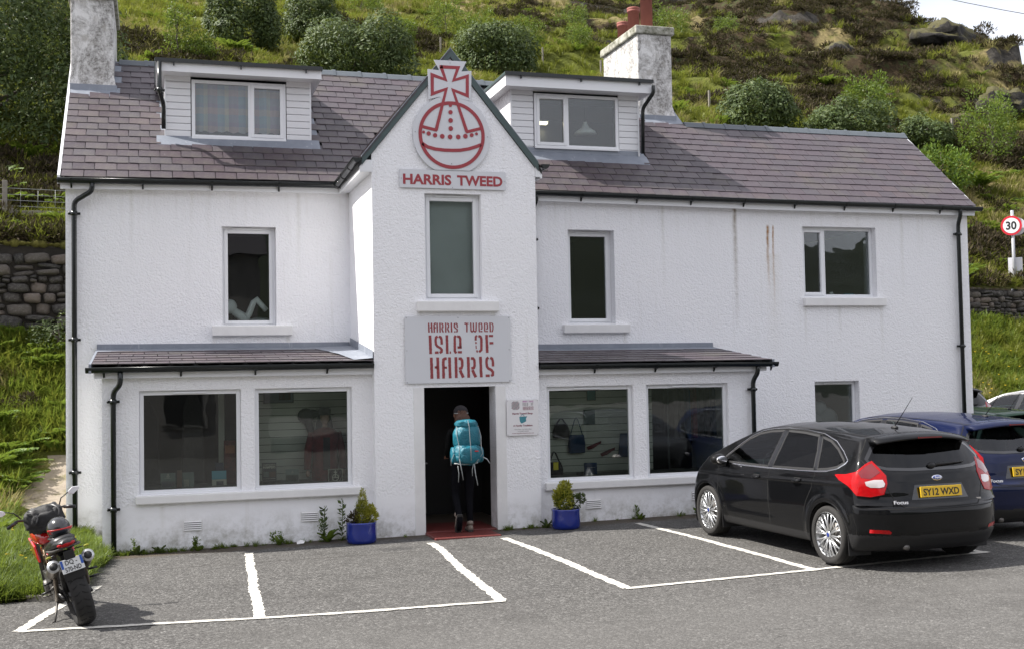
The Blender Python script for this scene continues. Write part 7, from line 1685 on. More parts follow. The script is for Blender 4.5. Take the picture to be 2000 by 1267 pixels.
    add('roof_ditch', seam('roof_ditch', [(-.56,.55),(-.585,1.2),(-.585,1.9),(-.57,2.45)], (lambda q: np.stack([q[:,0], q[:,1], np.full(len(q), 1.7)], 1)), (0, 0, -1), .016, 'black_plastic', .002, False)); add('roof_ditch', seam('roof_ditch', [(.56,.55),(.585,1.2),(.585,1.9),(.57,2.45)], (lambda q: np.stack([q[:,0], q[:,1], np.full(len(q), 1.7)], 1)), (0, 0, -1), .016, 'black_plastic', .002, False))
    # spoiler over the rear window
    m_ = MB(); n_ = 15; V = []
    for i in range(n_):
        x = -.60+1.20*i/(n_-1); q = abs(x)/.6; zt = 1.405-.055*q**2.2; V += [(x, .50+.05*q**2, zt+.012), (x, .36+.06*q**2, zt+.010), (x, .215+.10*q**2.5, zt-.028), (x, .215+.10*q**2.5, zt-.048), (x, .36+.07*q**2, zt-.055), (x, .50, zt-.05)]
    m_.add(V, [(i*6+j, (i+1)*6+j, (i+1)*6+(j+1) % 6, i*6+(j+1) % 6) for i in range(n_-1) for j in range(6)]+[tuple(range(6)), tuple((n_-1)*6+j for j in range(5, -1, -1))], paint_m, True); sp = m_.build('spoiler', None, o)
    m_ = MB(); m_.box((-.15,.208,1.362),(.15,.216,1.376),'lamp_dark_red'); q = m_.build('brake_light', None, sp)
    m_ = MB(); m_.box((-.30,.012,.60),(.30,.03,.64),'black_plastic'); 
    # number plate recess, plate, badge, wiper, aerial, exhaust
    pr = proj_in(np.array([[0,-.5,.80]]), (0,1,0))[0]; add('plate_recess', patch('plate_recess', [(-.36,.735),(-.30,.885),(.30,.885),(.36,.735)], r3, rd, 'spoiler_black', .002))
    m_ = MB(); m_.box((-.262,-.012,-.056),(.262,.0,.056),'plate_yellow'); pl_ = m_.build('number_plate', None, o, bevel=.003); pl_.location = (0, pr[1]-.014, .812); pl_.rotation_euler = (R(-7), 0, 0)
    if plate: text_mesh(plate, .098, 'plain_black', (-.228, -.0135, -.036), width=.455, bold=.0022, parent=pl_, ext=.0005, name='plate_lettering')
    bz_ = .950; by = proj_in(np.array([[0,-.5,bz_]]), (0,1,0))[0][1]; m_ = MB(); m_.ball((0,0,0), (.068,.010,.030), 'chrome', 24, 10); m_.ball((0,-.0035,0), (.058,.010,.023), 'badge_blue', 24, 10); bd = m_.build('maker_badge', None, o); bd.location = (.0, by-.004, bz_); bd.rotation_euler = (R(-12), 0, 0)
    q = text_mesh('Ford', .036, 'chrome', (-.036, -.0135, -.011), width=.072, bold=.0006, parent=bd, ext=.0008, name='badge_script'); 
    ty_ = proj_in(np.array([[-.52,-.5,.715]]), (0,1,0))[0][1]; q = text_mesh('Focus', .050, 'traffic_white', (-.575, ty_-.012, .700), width=.155, bold=.0012, parent=o, ext=.001, name='model_badge'); q.data.transform(Matrix.Shear('XY', 4, (.0, .0))); q.rotation_euler = (R(84), 0, R(-14))
    ty_ = proj_in(np.array([[.5,-.5,.715]]), (0,1,0))[0][1]; m_ = MB(); m_.box((.46, ty_-.004, .705), (.54, ty_+.006, .722), 'chrome'); q = m_.build('trim_badge', None, o)
    P = proj_in(np.array([[x, -.5, z] for x, z in ((-.02,1.075),(.12,1.085),(.28,1.092),(.42,1.098))]), (0,1,0)); m_ = MB(); m_.ball(tuple(P[0]+np.array([0,-.02,0])), (.05,.028,.032), 'black_plastic', 14, 8); m_.tube([tuple(p+np.array([0,-.022,0])) for p in P], [(.016,.022),(.014,.02),(.010,.014),(.006,.008)], 'black_plastic', 8); m_.build('rear_wiper', None, o)
    m_ = MB(); ya = .80; za = 1.452; m_.ball((0,ya,za), (.032,.055,.020), 'black_plastic', 14, 8); m_.tube([(0,ya,za+.01),(0,ya-.19,za+.20),(0,ya-.32,za+.335)], [.0055,.004,.0028], 'black_plastic', 8); m_.build('aerial', None, o)
    m_ = MB(); m_.tube([(-.42,.10,.245),(-.42,.5,.25)], .03, 'brake_disc', 12); m_.build('exhaust', None, o)
    m_ = MB(); m_.box((-.55,.9,.17),(.55,3.9,.21),'arch_liner'); m_.box((-.7,.45,.2),(.7,.75,.3),'arch_liner'); m_.build('underbody', None, o)
    # cabin
    cb = empty('cabin', (0,0,0), parent=o)
    for x in (-.36, .36):
        for y in (1.15, 2.05):
            m_ = MB(); m_.box((x-.23,y-.08,.55),(x+.23,y+.04,1.12),'seat_cloth'); m_.box((x-.25,y,.45),(x+.25,y+.5,.60),'seat_cloth'); m_.box((x-.13,y-.10,1.14),(x+.13,y-.01,1.30),'seat_cloth'); m_.build('seat', None, cb, bevel=.04)
    m_ = MB(); m_.box((-.70,2.75,.70),(.70,3.2,.97),'black_plastic'); m_.build('dashboard', None, cb, bevel=.05); m_ = MB(); m_.tube([(-.36+.18*math.cos(t), 2.66+.05*math.sin(t), .92+.17*math.sin(t)) for t in np.linspace(0, 2*math.pi, 21)], .014, 'black_plastic', 8); m_.build('steering_wheel', None, cb)
    m_ = MB(); m_.box((-.62,.45,.93),(.62,1.0,.95),'black_plastic'); m_.build('parcel_shelf', None, cb)
    return o
car('parked_car', (9.12, -7.36, gz(9.2)+.0), .0456, 'black_paint', 'shiny black hatchback with plate SY12 WXD parked nose to the wall', 'SY12 WXD')
car('parked_car', (11.33, -6.1, gz(11.3)), .05, 'blue_paint', 'dark blue hatchback cut by the right edge beyond the black one', 'SY12 WXE', privacy=False)
g3 = 'cars half hidden beyond the house end'
car('parked_car', (15.9, -.9, gz(15.9)), .03, 'green_paint', 'small dark green car of which only the roof shows behind the blue one', sc_=.86, privacy=False)
car('parked_car', (19.5, .9, gz(18.8)), .05, 'white_paint', 'white car at the right edge behind the blue one', privacy=False)
car('parked_car', (16.6, 1.9, gz(17)), 0, 'charcoal_paint', 'tall dark car peeping out from behind the right corner of the house', sc_=1.14)
# ================================================================ the red motorcycle
simple('bike_red', (.52,.008,.010), .18, var=.06, scale=4, coat=1); simple('bike_black', (.012,.012,.013), .38, var=.3, scale=14); simple('titanium', (.20,.17,.14), .38, metal=.85, var=.3, scale=9); simple('engine_grey', (.09,.085,.08), .5, metal=.5, var=.3, scale=16)
simple('mirror_white', (.72,.73,.75), .2, coat=1); simple('nylon_black', (.016,.016,.017), .6, var=.5, scale=22, bump=.012); simple('helmet_black', (.018,.019,.021), .22, coat=.6); simple('goggle_red', (.48,.02,.02), .35); simple('visor_dark', (.035,.04,.055), .10, coat=1); simple('frame_bronze', (.10,.065,.035), .45, metal=.5); simple('plate_band', (.02,.08,.35), .4)
BK = empty('motorcycle', (.600, -6.28, gz(.6)+.003), label='red and black motorcycle leaning on its stand with plate DQ 570-ND, seen from behind', cat='motorcycle'); BK.rotation_mode = 'ZYX'
BK.matrix_world = Matrix.Translation((.600, -6.28, gz(.6)+.004)) @ Matrix.Rotation(R(13), 4, 'Z') @ Matrix.Rotation(R(-15.5), 4, 'Y') @ Matrix.Scale(.905, 4)
def bw(y, w_, r_, nm='wheel', x=0):
    o = empty(nm, (x, y, r_), parent=BK); m_ = MB(); h = w_/2
    m_.lathe([(r_-.085, -h*.62), (r_-.055, -h*.95), (r_-.030, -h), (r_-.010, -h*.72), (r_-.001, -h*.34), (r_, 0), (r_-.001, h*.34), (r_-.010, h*.72), (r_-.030, h), (r_-.055, h*.95), (r_-.085, h*.62)], (0,0,0), 'tyre_rubber', 56, axis='x', cap=False)
    for k in range(26):       # tread grooves
        a = 2*math.pi*k/26
        for sg in (-1, 1):
            p = [((sg*h*q), (r_-dr)*math.cos(a+da), (r_-dr)*math.sin(a+da)) for q, dr, da in ((.12, -.0015, 0), (.40, .0005, .05), (.72, .009, .09))]
            m_.tube(p, .0035, 'arch_liner', 4)
    m_.build('tyre', None, o); m_ = MB(); m_.lathe([(r_-.080, -h*.6), (r_-.095, -h*.5), (r_-.10, 0), (r_-.095, h*.5), (r_-.080, h*.6)], (0,0,0), 'bike_black', 40, axis='x', cap=False)
    for k in range(5):
        a = 2*math.pi*k/5; m_.tube([(0, .03*math.cos(a), .03*math.sin(a)), (0, (r_-.09)*math.cos(a+.12), (r_-.09)*math.sin(a+.12))], [(.022,.014),(.016,.012)], 'bike_black', 8)
    m_.lathe([(.05, -.08), (.05, .08)], (0,0,0), 'bike_black', 20, axis='x'); m_.build('rim', None, o); m_ = MB(); m_.lathe([(.12, h+.018), (.12, h+.022)], (0,0,0), 'brake_disc', 32, axis='x'); m_.build('brake', None, o); return o
bw(0, .185, .315); bw(1.45, .12, .300)
def bp(name, fn, bevel=0, parent=None): m_ = MB(); fn(m_); return m_.build(name, None, parent or BK, bevel=bevel)
bp('swingarm', lambda m: [m.tube([(s_*.125, 0, .315), (s_*.13, .30, .34), (s_*.09, .56, .40)], [(.022,.035),(.024,.04),(.03,.04)], 'bike_black', 10) for s_ in (-1, 1)]+[m.box((-.12,.33,.32),(.12,.40,.40),'bike_black')], .0)
bp('engine', lambda m: [m.box((-.16,.45,.20),(.16,.92,.50),'engine_grey'), m.box((-.11,.50,.50),(.11,.80,.66),'engine_grey'), m.lathe([(.095,.155),(.10,.17),(.09,.20),(.05,.205)],(0,.62,.34),'engine_grey',24,axis='x'), m.lathe([(.08,-.155),(.085,-.17),(.075,-.20)],(0,.78,.34),'engine_grey',24,axis='x')]+[m.box((-.125,.86+.0,.42+k*.018),(.125,1.0,.428+k*.018),'engine_grey') for k in range(8)], .012)
bp('frame', lambda m: [m.tube(p, .016, 'frame_bronze', 8) for s_ in (-1, 1) for p in ([(s_*.13,.50,.42),(s_*.12,.62,.72),(s_*.06,1.10,.86)], [(s_*.13,.60,.70),(s_*.11,.95,.56),(s_*.05,1.12,.80)], [(s_*.11,.55,.68),(s_*.10,.1,.80),(s_*.07,-.18,.84)])])
def pipes(m):
    for s_ in (-1, 1):
        m.tube([(s_*.10,.80,.30),(s_*.15,.45,.24),(s_*.155,.22,.36),(s_*.15,.12,.52),(s_*.16,.04,.60)], [.022,.024,.024,.026,.03], 'titanium', 12)
bp('exhaust_pipes', pipes)
for s_ in (-1, 1):
    def can(m, s_=s_):
        a = Vector((s_*.160, .14, .565)); b = Vector((s_*.168, -.24, .705)); d = (b-a).normalized(); P = [a, a+d*.03, b-d*.05, b]
        m.tube(P, [.045, .058, .058, .062], 'titanium', 24, cap=False); m.tube([b-d*.002, b+d*.012], [.064, .062], 'alloy', 24); m.tube([b+d*.0121, b+d*.0135], [.040, .040], 'plain_black', 24)
    bp('silencer', can)
bp('sub_frame', lambda m: [m.tube([(s_*.08,.35,.74),(s_*.07,-.12,.84)], .014, 'bike_black', 8) for s_ in (-1,1)]+[m.box((-.07,-.12,.60),(.07,.18,.76),'bike_black')], .0)
def tail(m):
    # tapered tail unit with swept edges
    V = []; 
    for y, w_, z0, z1 in ((.42,.13,.74,.80),(.20,.145,.78,.855),(.0,.145,.82,.90),(-.15,.120,.85,.925),(-.26,.085,.875,.925),(-.30,.05,.89,.915)):
        V += [(-w_,y,z0+.03),(-w_*.75,y,z0),(w_*.75,y,z0),(w_,y,z0+.03),(w_*.82,y,z1-.006),(w_*.35,y,z1+.012),(-w_*.35,y,z1+.012),(-w_*.82,y,z1-.006)]
    m.add(V, [(i*8+j, i*8+(j+1)%8, (i+1)*8+(j+1)%8, (i+1)*8+j) for i in range(5) for j in range(8)]+[tuple(range(8)), tuple(40+j for j in range(7,-1,-1))], 'bike_black', True)
bp('tail_unit', tail)
def skirt(m):      # grey lower lip with two winglets
    V = []
    for y, w_, z in ((.10,.165,.80),(-.08,.160,.815),(-.20,.125,.83),(-.275,.07,.845)): V += [(-w_,y,z+.022),(-w_,y,z+.004),(w_,y,z+.004),(w_,y,z+.022)]
    m.add(V, [(i*4+j, i*4+(j+1)%4, (i+1)*4+(j+1)%4, (i+1)*4+j) for i in range(3) for j in range(4)]+[(0,1,2,3),(15,14,13,12)], 'engine_grey', True)
bp('tail_lip', skirt, .004)
bp('tail_lamp', lambda m: m.ball((0,-.262,.888), (.090,.044,.030), 'lamp_red', 24, 10))
bp('indicator', lambda m: [m.tube([(s_*.07,-.16,.80),(s_*.17,-.20,.80)], .006, 'bike_black', 6) for s_ in (-1,1)]+[m.ball((s_*.185,-.205,.80),(.028,.014,.012),'golden_leaf',10,6) for s_ in (-1,1)])
def seat(m):
    V = []
    for y, w_, z0, z1 in ((.62,.10,.78,.83),(.48,.13,.77,.815),(.30,.15,.78,.82),(.18,.15,.80,.86),(.08,.135,.83,.905),(-.10,.12,.86,.945),(-.20,.08,.88,.935)):
        V += [(-w_,y,z0),(w_,y,z0),(w_,y,z1-.02),(w_*.7,y,z1+.006),(0,y,z1+.012),(-w_*.7,y,z1+.006),(-w_,y,z1-.02)]
    m.add(V, [(i*7+j, i*7+(j+1)%7, (i+1)*7+(j+1)%7, (i+1)*7+j) for i in range(6) for j in range(7)]+[tuple(range(7)), tuple(42+j for j in range(6,-1,-1))], 'bike_black', True)
bp('seat', seat)
def tank(m):
    V = []; n = 14
    prof = ((.54,.085,.80,.90),(.62,.135,.79,.955),(.74,.175,.77,1.00),(.88,.190,.77,1.025),(1.00,.175,.79,1.025),(1.10,.12,.83,1.00),(1.15,.05,.88,.97))
    for y, w_, z0, z1 in prof:
        for k in range(n):
            a = 2*math.pi*k/n; c, s_ = math.cos(a), math.sin(a); V.append((w_*math.copysign(abs(c)**.7, c), y, (z0+z1)/2+(z1-z0)/2*math.copysign(abs(s_)**.8, s_)))
    m.add(V, [(i*n+j, i*n+(j+1)%n, (i+1)*n+(j+1)%n, (i+1)*n+j) for i in range(len(prof)-1) for j in range(n)]+[tuple(range(n)), tuple((len(prof)-1)*n+j for j in range(n-1,-1,-1))], 'bike_red', True)
t_ = bp('tank', tank); t_.modifiers.new('smooth', 'SUBSURF').levels = 1; t_.modifiers['smooth'].render_levels = 2
bp('radiator_shroud', lambda m: [m.prism([(.72,.62),(1.02,.66),(1.10,.86),(.78,.80)], 0, s_*.16, s_*.19, 'bike_red') for s_ in (-1,1)], .012)
bp('fork', lambda m: [m.tube([(s_*.105,1.45,.30),(s_*.105,1.12,1.02)], [.030,.024], 'engine_grey', 12) for s_ in (-1,1)]+[m.box((-.13,1.08,.92),(.13,1.17,.96),'bike_black')])
bp('headlamp', lambda m: [m.ball((0,1.24,.93),(.10,.09,.10),'bike_black',20,12), m.ball((0,1.305,.93),(.08,.04,.08),'lamp_clear',20,10)])
bp('front_mudguard', lambda m: m.tube([(0,1.45+.32*math.cos(t),.30+.32*math.sin(t)) for t in np.linspace(.5,2.5,9)], [(.006,.06)]*9, 'bike_red', 8))
hb_ = bp('handlebar', lambda m: m.tube([(-.345,1.02,1.04),(-.24,1.08,1.07),(-.10,1.12,1.035),(.10,1.12,1.035),(.24,1.08,1.07),(.345,1.02,1.04)], .013, 'bike_black', 10))
for s_ in (-1, 1):
    bp('grip', lambda m: m.tube([(s_*.355,1.015,1.037),(s_*.25,1.075,1.065)], .019, 'bike_black', 12), parent=hb_)
    bp('lever', lambda m: m.tube([(s_*.25,1.11,1.065),(s_*.28,1.13,1.05),(s_*.36,1.07,1.02)], .007, 'engine_grey', 8), parent=hb_)
    mm = empty('mirror', (s_*.20, 1.08, 1.08), parent=BK)
    bp('mirror_stalk', lambda m: m.tube([(0,0,0),(s_*.05,.03,.08),(s_*.14,0,.125)], [.007,.007,.005], 'bike_black', 8), parent=mm)
    def mh(m, s_=s_): m.add([(s_*.13,-.01,.10),(s_*.18,-.015,.085),(s_*.255,-.01,.125),(s_*.265,-.005,.150),(s_*.19,-.01,.165),(s_*.14,-.01,.135),(s_*.13,.02,.10),(s_*.18,.025,.085),(s_*.255,.02,.125),(s_*.265,.01,.150),(s_*.19,.025,.165),(s_*.14,.02,.135)], [tuple(range(6)), tuple(range(11,5,-1))]+[(i,6+i,6+(i+1)%6,(i+1)%6) for i in range(6)], 'mirror_white')
    bp('mirror_head', mh, .006, mm)
    bp('foot_peg', lambda m: [m.tube([(s_*.12,.35,.42),(s_*.20,.32,.38)], .016, 'engine_grey', 8), m.tube([(s_*.20,.32,.38),(s_*.29,.31,.375)], .013, 'bike_black', 8)])
    bp('pillion_peg', lambda m: [m.tube([(s_*.13,.30,.62),(s_*.19,.12,.50)], .011, 'engine_grey', 8), m.tube([(s_*.19,.12,.50),(s_*.27,.11,.495)], .012, 'bike_black', 8)])
bp('gear_lever', lambda m: m.tube([(-.17,.52,.30),(-.22,.50,.30),(-.27,.50,.31)], .008, 'engine_grey', 6))
bp('chain', lambda m: m.tube([(-.105,0,.36),(-.105,.5,.40),(-.105,.52,.35),(-.105,0,.27),(-.105,-.04,.315)], .010, 'arch_liner', 6, closed=True))
bp('side_stand', lambda m: [m.tube([(-.13,.50,.26),(-.20,.40,.13),(-.245,.30,.067)], [.014,.012,.010], 'engine_grey', 8), m.tube([(-.245,.30,.067),(-.30,.27,.062)], .010, 'engine_grey', 8)])
bp('plate_hanger', lambda m: [m.box((-.05,-.275,.60),(.05,-.255,.82),'bike_black'), m.box((-.10,-.25,.52),(.10,-.24,.60),'bike_black')], .004)
pl2 = empty('number_plate', (0, -.285, .675), parent=BK); pl2.rotation_euler = (R(-14), 0, 0)
bp('plate_board', lambda m: m.box((-.108,-.004,-.068),(.108,.002,.068),'plate_white'), .003, pl2); bp('plate_band', lambda m: m.box((-.107,-.0052,-.02),(-.083,-.0042,.066),'plate_band'), 0, pl2); bp('plate_band', lambda m: m.box((.083,-.0052,-.02),(.107,-.0042,.066),'plate_band'), 0, pl2)
text_mesh('DQ -', .062, 'plain_black', (-.062, -.006, .010), width=.115, bold=.0010, parent=pl2, ext=.0005, name='plate_lettering'); text_mesh('570-ND', .062, 'plain_black', (-.078, -.006, -.056), width=.155, bold=.0010, parent=pl2, ext=.0005, name='plate_lettering')
MW = BK.matrix_world
# helmet and bag strapped on the bike
H = empty('helmet', label='black crash helmet with red rimmed goggles resting on the motorcycle seat', cat='helmet'); H.matrix_world = MW @ Matrix.Translation((.02, .12, 1.000)) @ Matrix.Rotation(R(6), 4, 'Y') @ Matrix.Scale(.92, 4)
m_ = MB(); m_.ball((0,0,0), (.125,.15,.130), 'helmet_black', 28, 18); m_.tube([(.118*math.cos(t), .02+.13*math.sin(t), -.095) for t in np.linspace(0, 2*math.pi, 29)], .012, 'helmet_black', 8); m_.build('shell', None, H)
m_ = MB(); band = [(.118*math.sin(t), -.138*math.cos(t)-.004, -.022) for t in np.linspace(-1.05, 1.05, 15)]; m_.tube(band, [(.012,.050)]*15, 'goggle_red', 12); m_.build('goggle_frame', None, H)
m_ = MB(); band = [(.118*math.sin(t), -.138*math.cos(t)-.014, -.020) for t in np.linspace(-.85, .85, 13)]; m_.tube(band, [(.010,.034)]*13, 'visor_dark', 12); m_.build('goggle_lens', None, H)
G_ = empty('tail_bag', label='black nylon bag strapped across the motorcycle behind the handlebars', cat='bag'); G_.matrix_world = MW @ Matrix.Translation((-.03, .62, 1.07))
m_ = MB(); n, k = 30, 18; V = []
for i in range(k+1):
    t = math.pi*i/k
    for j in range(n):
        a = 2*math.pi*j/n; d = Vector((math.sin(t)*math.cos(a), math.sin(t)*math.sin(a), math.cos(t))); d = Vector([math.copysign(abs(c)**.72, c) for c in d]); s_ = 1+.22*noise.noise(d*3.1)+.14*noise.noise(d*7)+.05*noise.noise(d*15)
        V.append((d.x*.195*s_, d.y*.16*s_, d.z*.130*s_+.012*math.sin(d.x*19+d.y*7)*(d.z > -.2)))
m_.add(V, [(i*n+j, (i+1)*n+j, (i+1)*n+(j+1)%n, i*n+(j+1)%n) for i in range(k) for j in range(n)], 'nylon_black', True); m_.build('bag_body', None, G_)
for x in (-.10, .02, .12):
    m_ = MB(); m_.tube([(x+.03*math.sin(3*t), .160*math.cos(t), .130*math.sin(t)) for t in np.linspace(-.2, 3.3, 16)], [(.012,.004)]*16, 'bike_black', 8); m_.build('strap', None, G_)
m_ = MB(); m_.tube([(-.18,-.08,.02),(-.05,-.155,.05),(.08,-.155,.02),(.17,-.09,.04)], .006, 'bike_black', 6); m_.build('strap', None, G_)

# ================================================================ the walker going in at the door
simple('trousers_black', (.005,.005,.007), .85, spec=.08, var=.4, scale=18, bump=.006); simple('jacket_black', (.006,.006,.006), .8, spec=.08, var=.4, scale=14, bump=.006); simple('skin', (.42,.22,.15), .5); simple('hair_brown', (.065,.027,.013), .6, var=.5, scale=60, bump=.006)
def m_pack():
    s = NB('teal_ripstop'); v = s.obj(); c = s.mix(s.noise(v, 7, 6), (.003,.085,.125), (.006,.165,.225)); s.set(color=c, rough=.42, spec=.5, normal=s.bump(s.noise(v, 9, 5, .6, 1.2), .8, .035)); return s.m
m_pack(); simple('pack_grey', (.30,.32,.32), .6); simple('shoe_grey', (.22,.18,.15), .8, var=.5, scale=30, bump=.004); simple('shoe_sole', (.035,.035,.033), .8, var=.4, scale=50, bump=.004)
PX, PYY, PZ = 5.265, -2.13, .120
PE = empty('person', (PX, PYY, PZ), label='walker in black with long brown hair stepping in through the shop doorway', cat='person')
def skin_body(name, verts, edges, radii, parent, root=0, sub=2):
    me = bpy.data.meshes.new(name); me.from_pydata(verts, edges, []); o = bpy.data.objects.new(name, me); COL.objects.link(o)
    sk = o.modifiers.new('skin', 'SKIN'); sk.use_smooth_shade = True; ss = o.modifiers.new('sub', 'SUBSURF'); ss.levels = sub; ss.render_levels = sub
    if not me.skin_vertices: me.update(); bpy.context.view_layer.update()
    if not me.skin_vertices:
        bpy.context.view_layer.objects.active = o; bpy.ops.mesh.customdata_skin_add()
    for i, r_ in enumerate(radii): sv = me.skin_vertices[0].data[i]; sv.radius = r_ if isinstance(r_, tuple) else (r_, r_); sv.use_root = (i == root)
    dg = bpy.context.evaluated_depsgraph_get(); m2 = bpy.data.meshes.new_from_object(o.evaluated_get(dg)); bpy.data.objects.remove(o); m2.name = name
    q = bpy.data.objects.new(name, m2); COL.objects.link(q); q.parent = parent; return q
# joints: walking forward (+y); left heel raised behind, right foot flat
J = {'pel': (0,0,.92), 'wai': (0,.02,1.06), 'che': (0,.05,1.26), 'nec': (0,.07,1.43), 'hd0': (0,.085,1.50), 'hd1': (0,.09,1.58), 'hd2': (0,.09,1.67),
     'lh': (-.095,.0,.88), 'lk': (-.10,.07,.50), 'la': (-.095,-.16,.17), 'lb': (-.095,-.10,.055), 'lt': (-.095,-.05,.035), 'rh': (.095,.01,.88), 'rk': (.09,.05,.49), 'ra': (.085,.00,.09), 'rb': (.085,.10,.035), 'rt': (.088,.17,.03),
     'ls': (-.17,.06,1.38), 'le': (-.195,.10,1.12), 'lw': (-.15,.28,1.02), 'lha': (-.14,.35,1.01), 'rs': (.17,.06,1.38), 're': (.195,.10,1.12), 'rw': (.15,.29,1.03), 'rha': (.14,.36,1.02)}
ks = list(J); E_ = [('pel','wai'),('wai','che'),('che','nec'),('nec','hd0'),('hd0','hd1'),('hd1','hd2'),('pel','lh'),('lh','lk'),('lk','la'),('la','lb'),('lb','lt'),('pel','rh'),('rh','rk'),('rk','ra'),('ra','rb'),('rb','rt'),('che','ls'),('ls','le'),('le','lw'),('lw','lha'),('che','rs'),('rs','re'),('re','rw'),('rw','rha')]
RD = {'pel': (.135,.105), 'wai': (.125,.095), 'che': (.145,.11), 'nec': .052, 'hd0': .058, 'hd1': .085, 'hd2': .075, 'lh': .088, 'lk': .060, 'la': .040, 'lb': .038, 'lt': .03, 'rh': .088, 'rk': .060, 'ra': .042, 'rb': .038, 'rt': .03, 'ls': .060, 'le': .045, 'lw': .032, 'lha': .030, 'rs': .060, 're': .045, 'rw': .032, 'rha': .030}
bd = skin_body('body', [J[k] for k in ks], [(ks.index(a), ks.index(b)) for a, b in E_], [RD[k] for k in ks], PE)
bd.data.materials.clear(); [bd.data.materials.append(M(n)) for n in ('trousers_black', 'jacket_black', 'skin')]
for p in bd.data.polygons:
    c = p.center; p.material_index = 0 if c.z < .95 and abs(c.x) < .17 else (1 if c.z < 1.46 and not (c.y > .30) else 2); p.use_smooth = True
for s_ in (-1, 1):       # fingers and thumbs
    wx_, wy, wz = s_*.14, .36 if s_ < 0 else .37, 1.01 if s_ < 0 else 1.02
    for k in range(4):
        m_ = MB(); a = Vector((wx_-.024+.016*k, wy, wz)); m_.tube([a, a+Vector((0,.035,-.012)), a+Vector((0,.052-.003*abs(k-1.5),-.036))], [.009,.008,.006], 'skin', 8); m_.build('finger', None, PE)
    m_ = MB(); a = Vector((wx_-s_*.03, wy-.03, wz)); m_.tube([a, a+Vector((-s_*.02,.02,-.006)), a+Vector((-s_*.022,.045,-.018))], [.011,.009,.007], 'skin', 8); m_.build('thumb', None, PE)
m_ = MB(); m_.ball((0,.085,1.60), (.098,.112,.118), 'hair_brown', 20, 14); m_.ball((0,.0,1.52), (.112,.060,.115), 'hair_brown', 16, 12); m_.ball((.05,-.02,1.44), (.07,.05,.10), 'hair_brown', 14, 10); m_.ball((-.03,-.01,1.47), (.07,.05,.08), 'hair_brown', 14, 10)
rg = random.Random(4)
for k in range(220):
    a = rg.uniform(-1.2, 1.2); x = .09*math.sin(a); y = .07-.11*math.cos(a); m_.tube([(x*.9, y+.02, 1.66-rg.random()*.05), (x*1.08, y-.012, 1.55), (x*1.15+rg.uniform(-.02,.03), y-.01, 1.40+rg.uniform(-.06,.05))], [.006,.006,.002], 'hair_brown', 5)
m_.build('hair', None, PE); m_ = MB(); m_.ball((0,.09,1.630), (.100,.112,.098), 'black_wool', 20, 12); m_.build('dark_cap', None, PE); m_ = MB(); m_.tube([(.101*math.cos(t), .088-.112*math.sin(t), 1.618) for t in np.linspace(.2, math.pi-.2, 14)], .006, 'pack_grey', 6); m_.build('head_band', None, PE)
m_ = MB(); m_.ball((0,.192,1.585), (.014,.020,.022), 'skin', 10, 8)
for s_ in (-1, 1): m_.ball((s_*.088,.09,1.59), (.012,.022,.03), 'skin', 10, 8)
m_.build('nose_and_ears', None, PE)
def shoe(base, rx, nm, lx):
    o = empty(nm, base, parent=PE); o.rotation_euler = (rx, 0, lx)
    m_ = MB(); V = []
    for y, w_, z1 in ((-.085,.030,.075),(-.06,.040,.095),(0,.042,.095),(.06,.046,.075),(.12,.050,.058),(.165,.040,.045),(.185,.018,.035)):
        V += [(-w_,y,.022),(w_,y,.022),(w_*.95,y,z1*.7),(w_*.5,y,z1),(-w_*.5,y,z1),(-w_*.95,y,z1*.7)]
    m_.add(V, [(i*6+j, i*6+(j+1)%6, (i+1)*6+(j+1)%6, (i+1)*6+j) for i in range(6) for j in range(6)]+[tuple(range(6)), tuple(36+j for j in range(5,-1,-1))], 'shoe_grey', True); m_.tube([(0,-.05,.09),(0,-.03,.13)], [.042,.045], 'shoe_grey', 12); m_.build('upper', None, o)
    m_ = MB(); m_.prism([(-.032,-.09),(.032,-.09),(.044,-.03),(.040,.04),(.052,.11),(.042,.17),(.0,.195),(-.042,.17),(-.052,.11),(-.040,.04),(-.044,-.03)], 2, 0, .024, 'shoe_sole')
    for k in range(7): m_.box((-.036,-.075+k*.036,-.005),(.036,-.058+k*.036,-.0002),'pack_grey' if k in (2,) else 'shoe_sole')
    m_.build('sole', None, o)
shoe((-.095,-.135,.165), R(-68), 'shoe', R(4)); shoe((.085,.02,.0), 0, 'shoe', R(-6))
BPK = empty('backpack', (PX, PYY-.10, PZ+.0), label='bright teal trekking backpack with grey straps worn by the walker', cat='backpack')
def blob(m_, c, r_, m, seed, amp=.05, pw=.75, n=30, k=20):
    V = []
    for i in range(k+1):
        t = math.pi*i/k
        for j in range(n):
            a = 2*math.pi*j/n; d = Vector((math.sin(t)*math.cos(a), math.sin(t)*math.sin(a), math.cos(t))); d = Vector([math.copysign(abs(q)**pw, q) for q in d]); s_ = 1+amp*noise.noise(d*2.3+Vector((seed,0,0)))+amp*.6*noise.noise(d*6+Vector((0,seed,0)))
            V.append((c[0]+d.x*r_[0]*s_, c[1]+d.y*r_[1]*s_, c[2]+d.z*r_[2]*s_))
    m_.add(V, [(i*n+j, (i+1)*n+j, (i+1)*n+(j+1)%n, i*n+(j+1)%n) for i in range(k) for j in range(n)], m, True)
m_ = MB(); blob(m_, (0,-.11,1.30), (.185,.145,.185), 'teal_ripstop', 1, .09); blob(m_, (0,-.13,1.075), (.195,.165,.155), 'teal_ripstop', 5, .08); m_.build('main_compartment', None, BPK)
m_ = MB(); blob(m_, (0,-.10,1.475), (.150,.13,.065), 'teal_ripstop', 8, .10); m_.build('top_lid', None, BPK)
m_ = MB(); blob(m_, (0,-.275,1.07), (.145,.05,.115), 'teal_ripstop', 9, .10); m_.build('front_pocket', None, BPK)
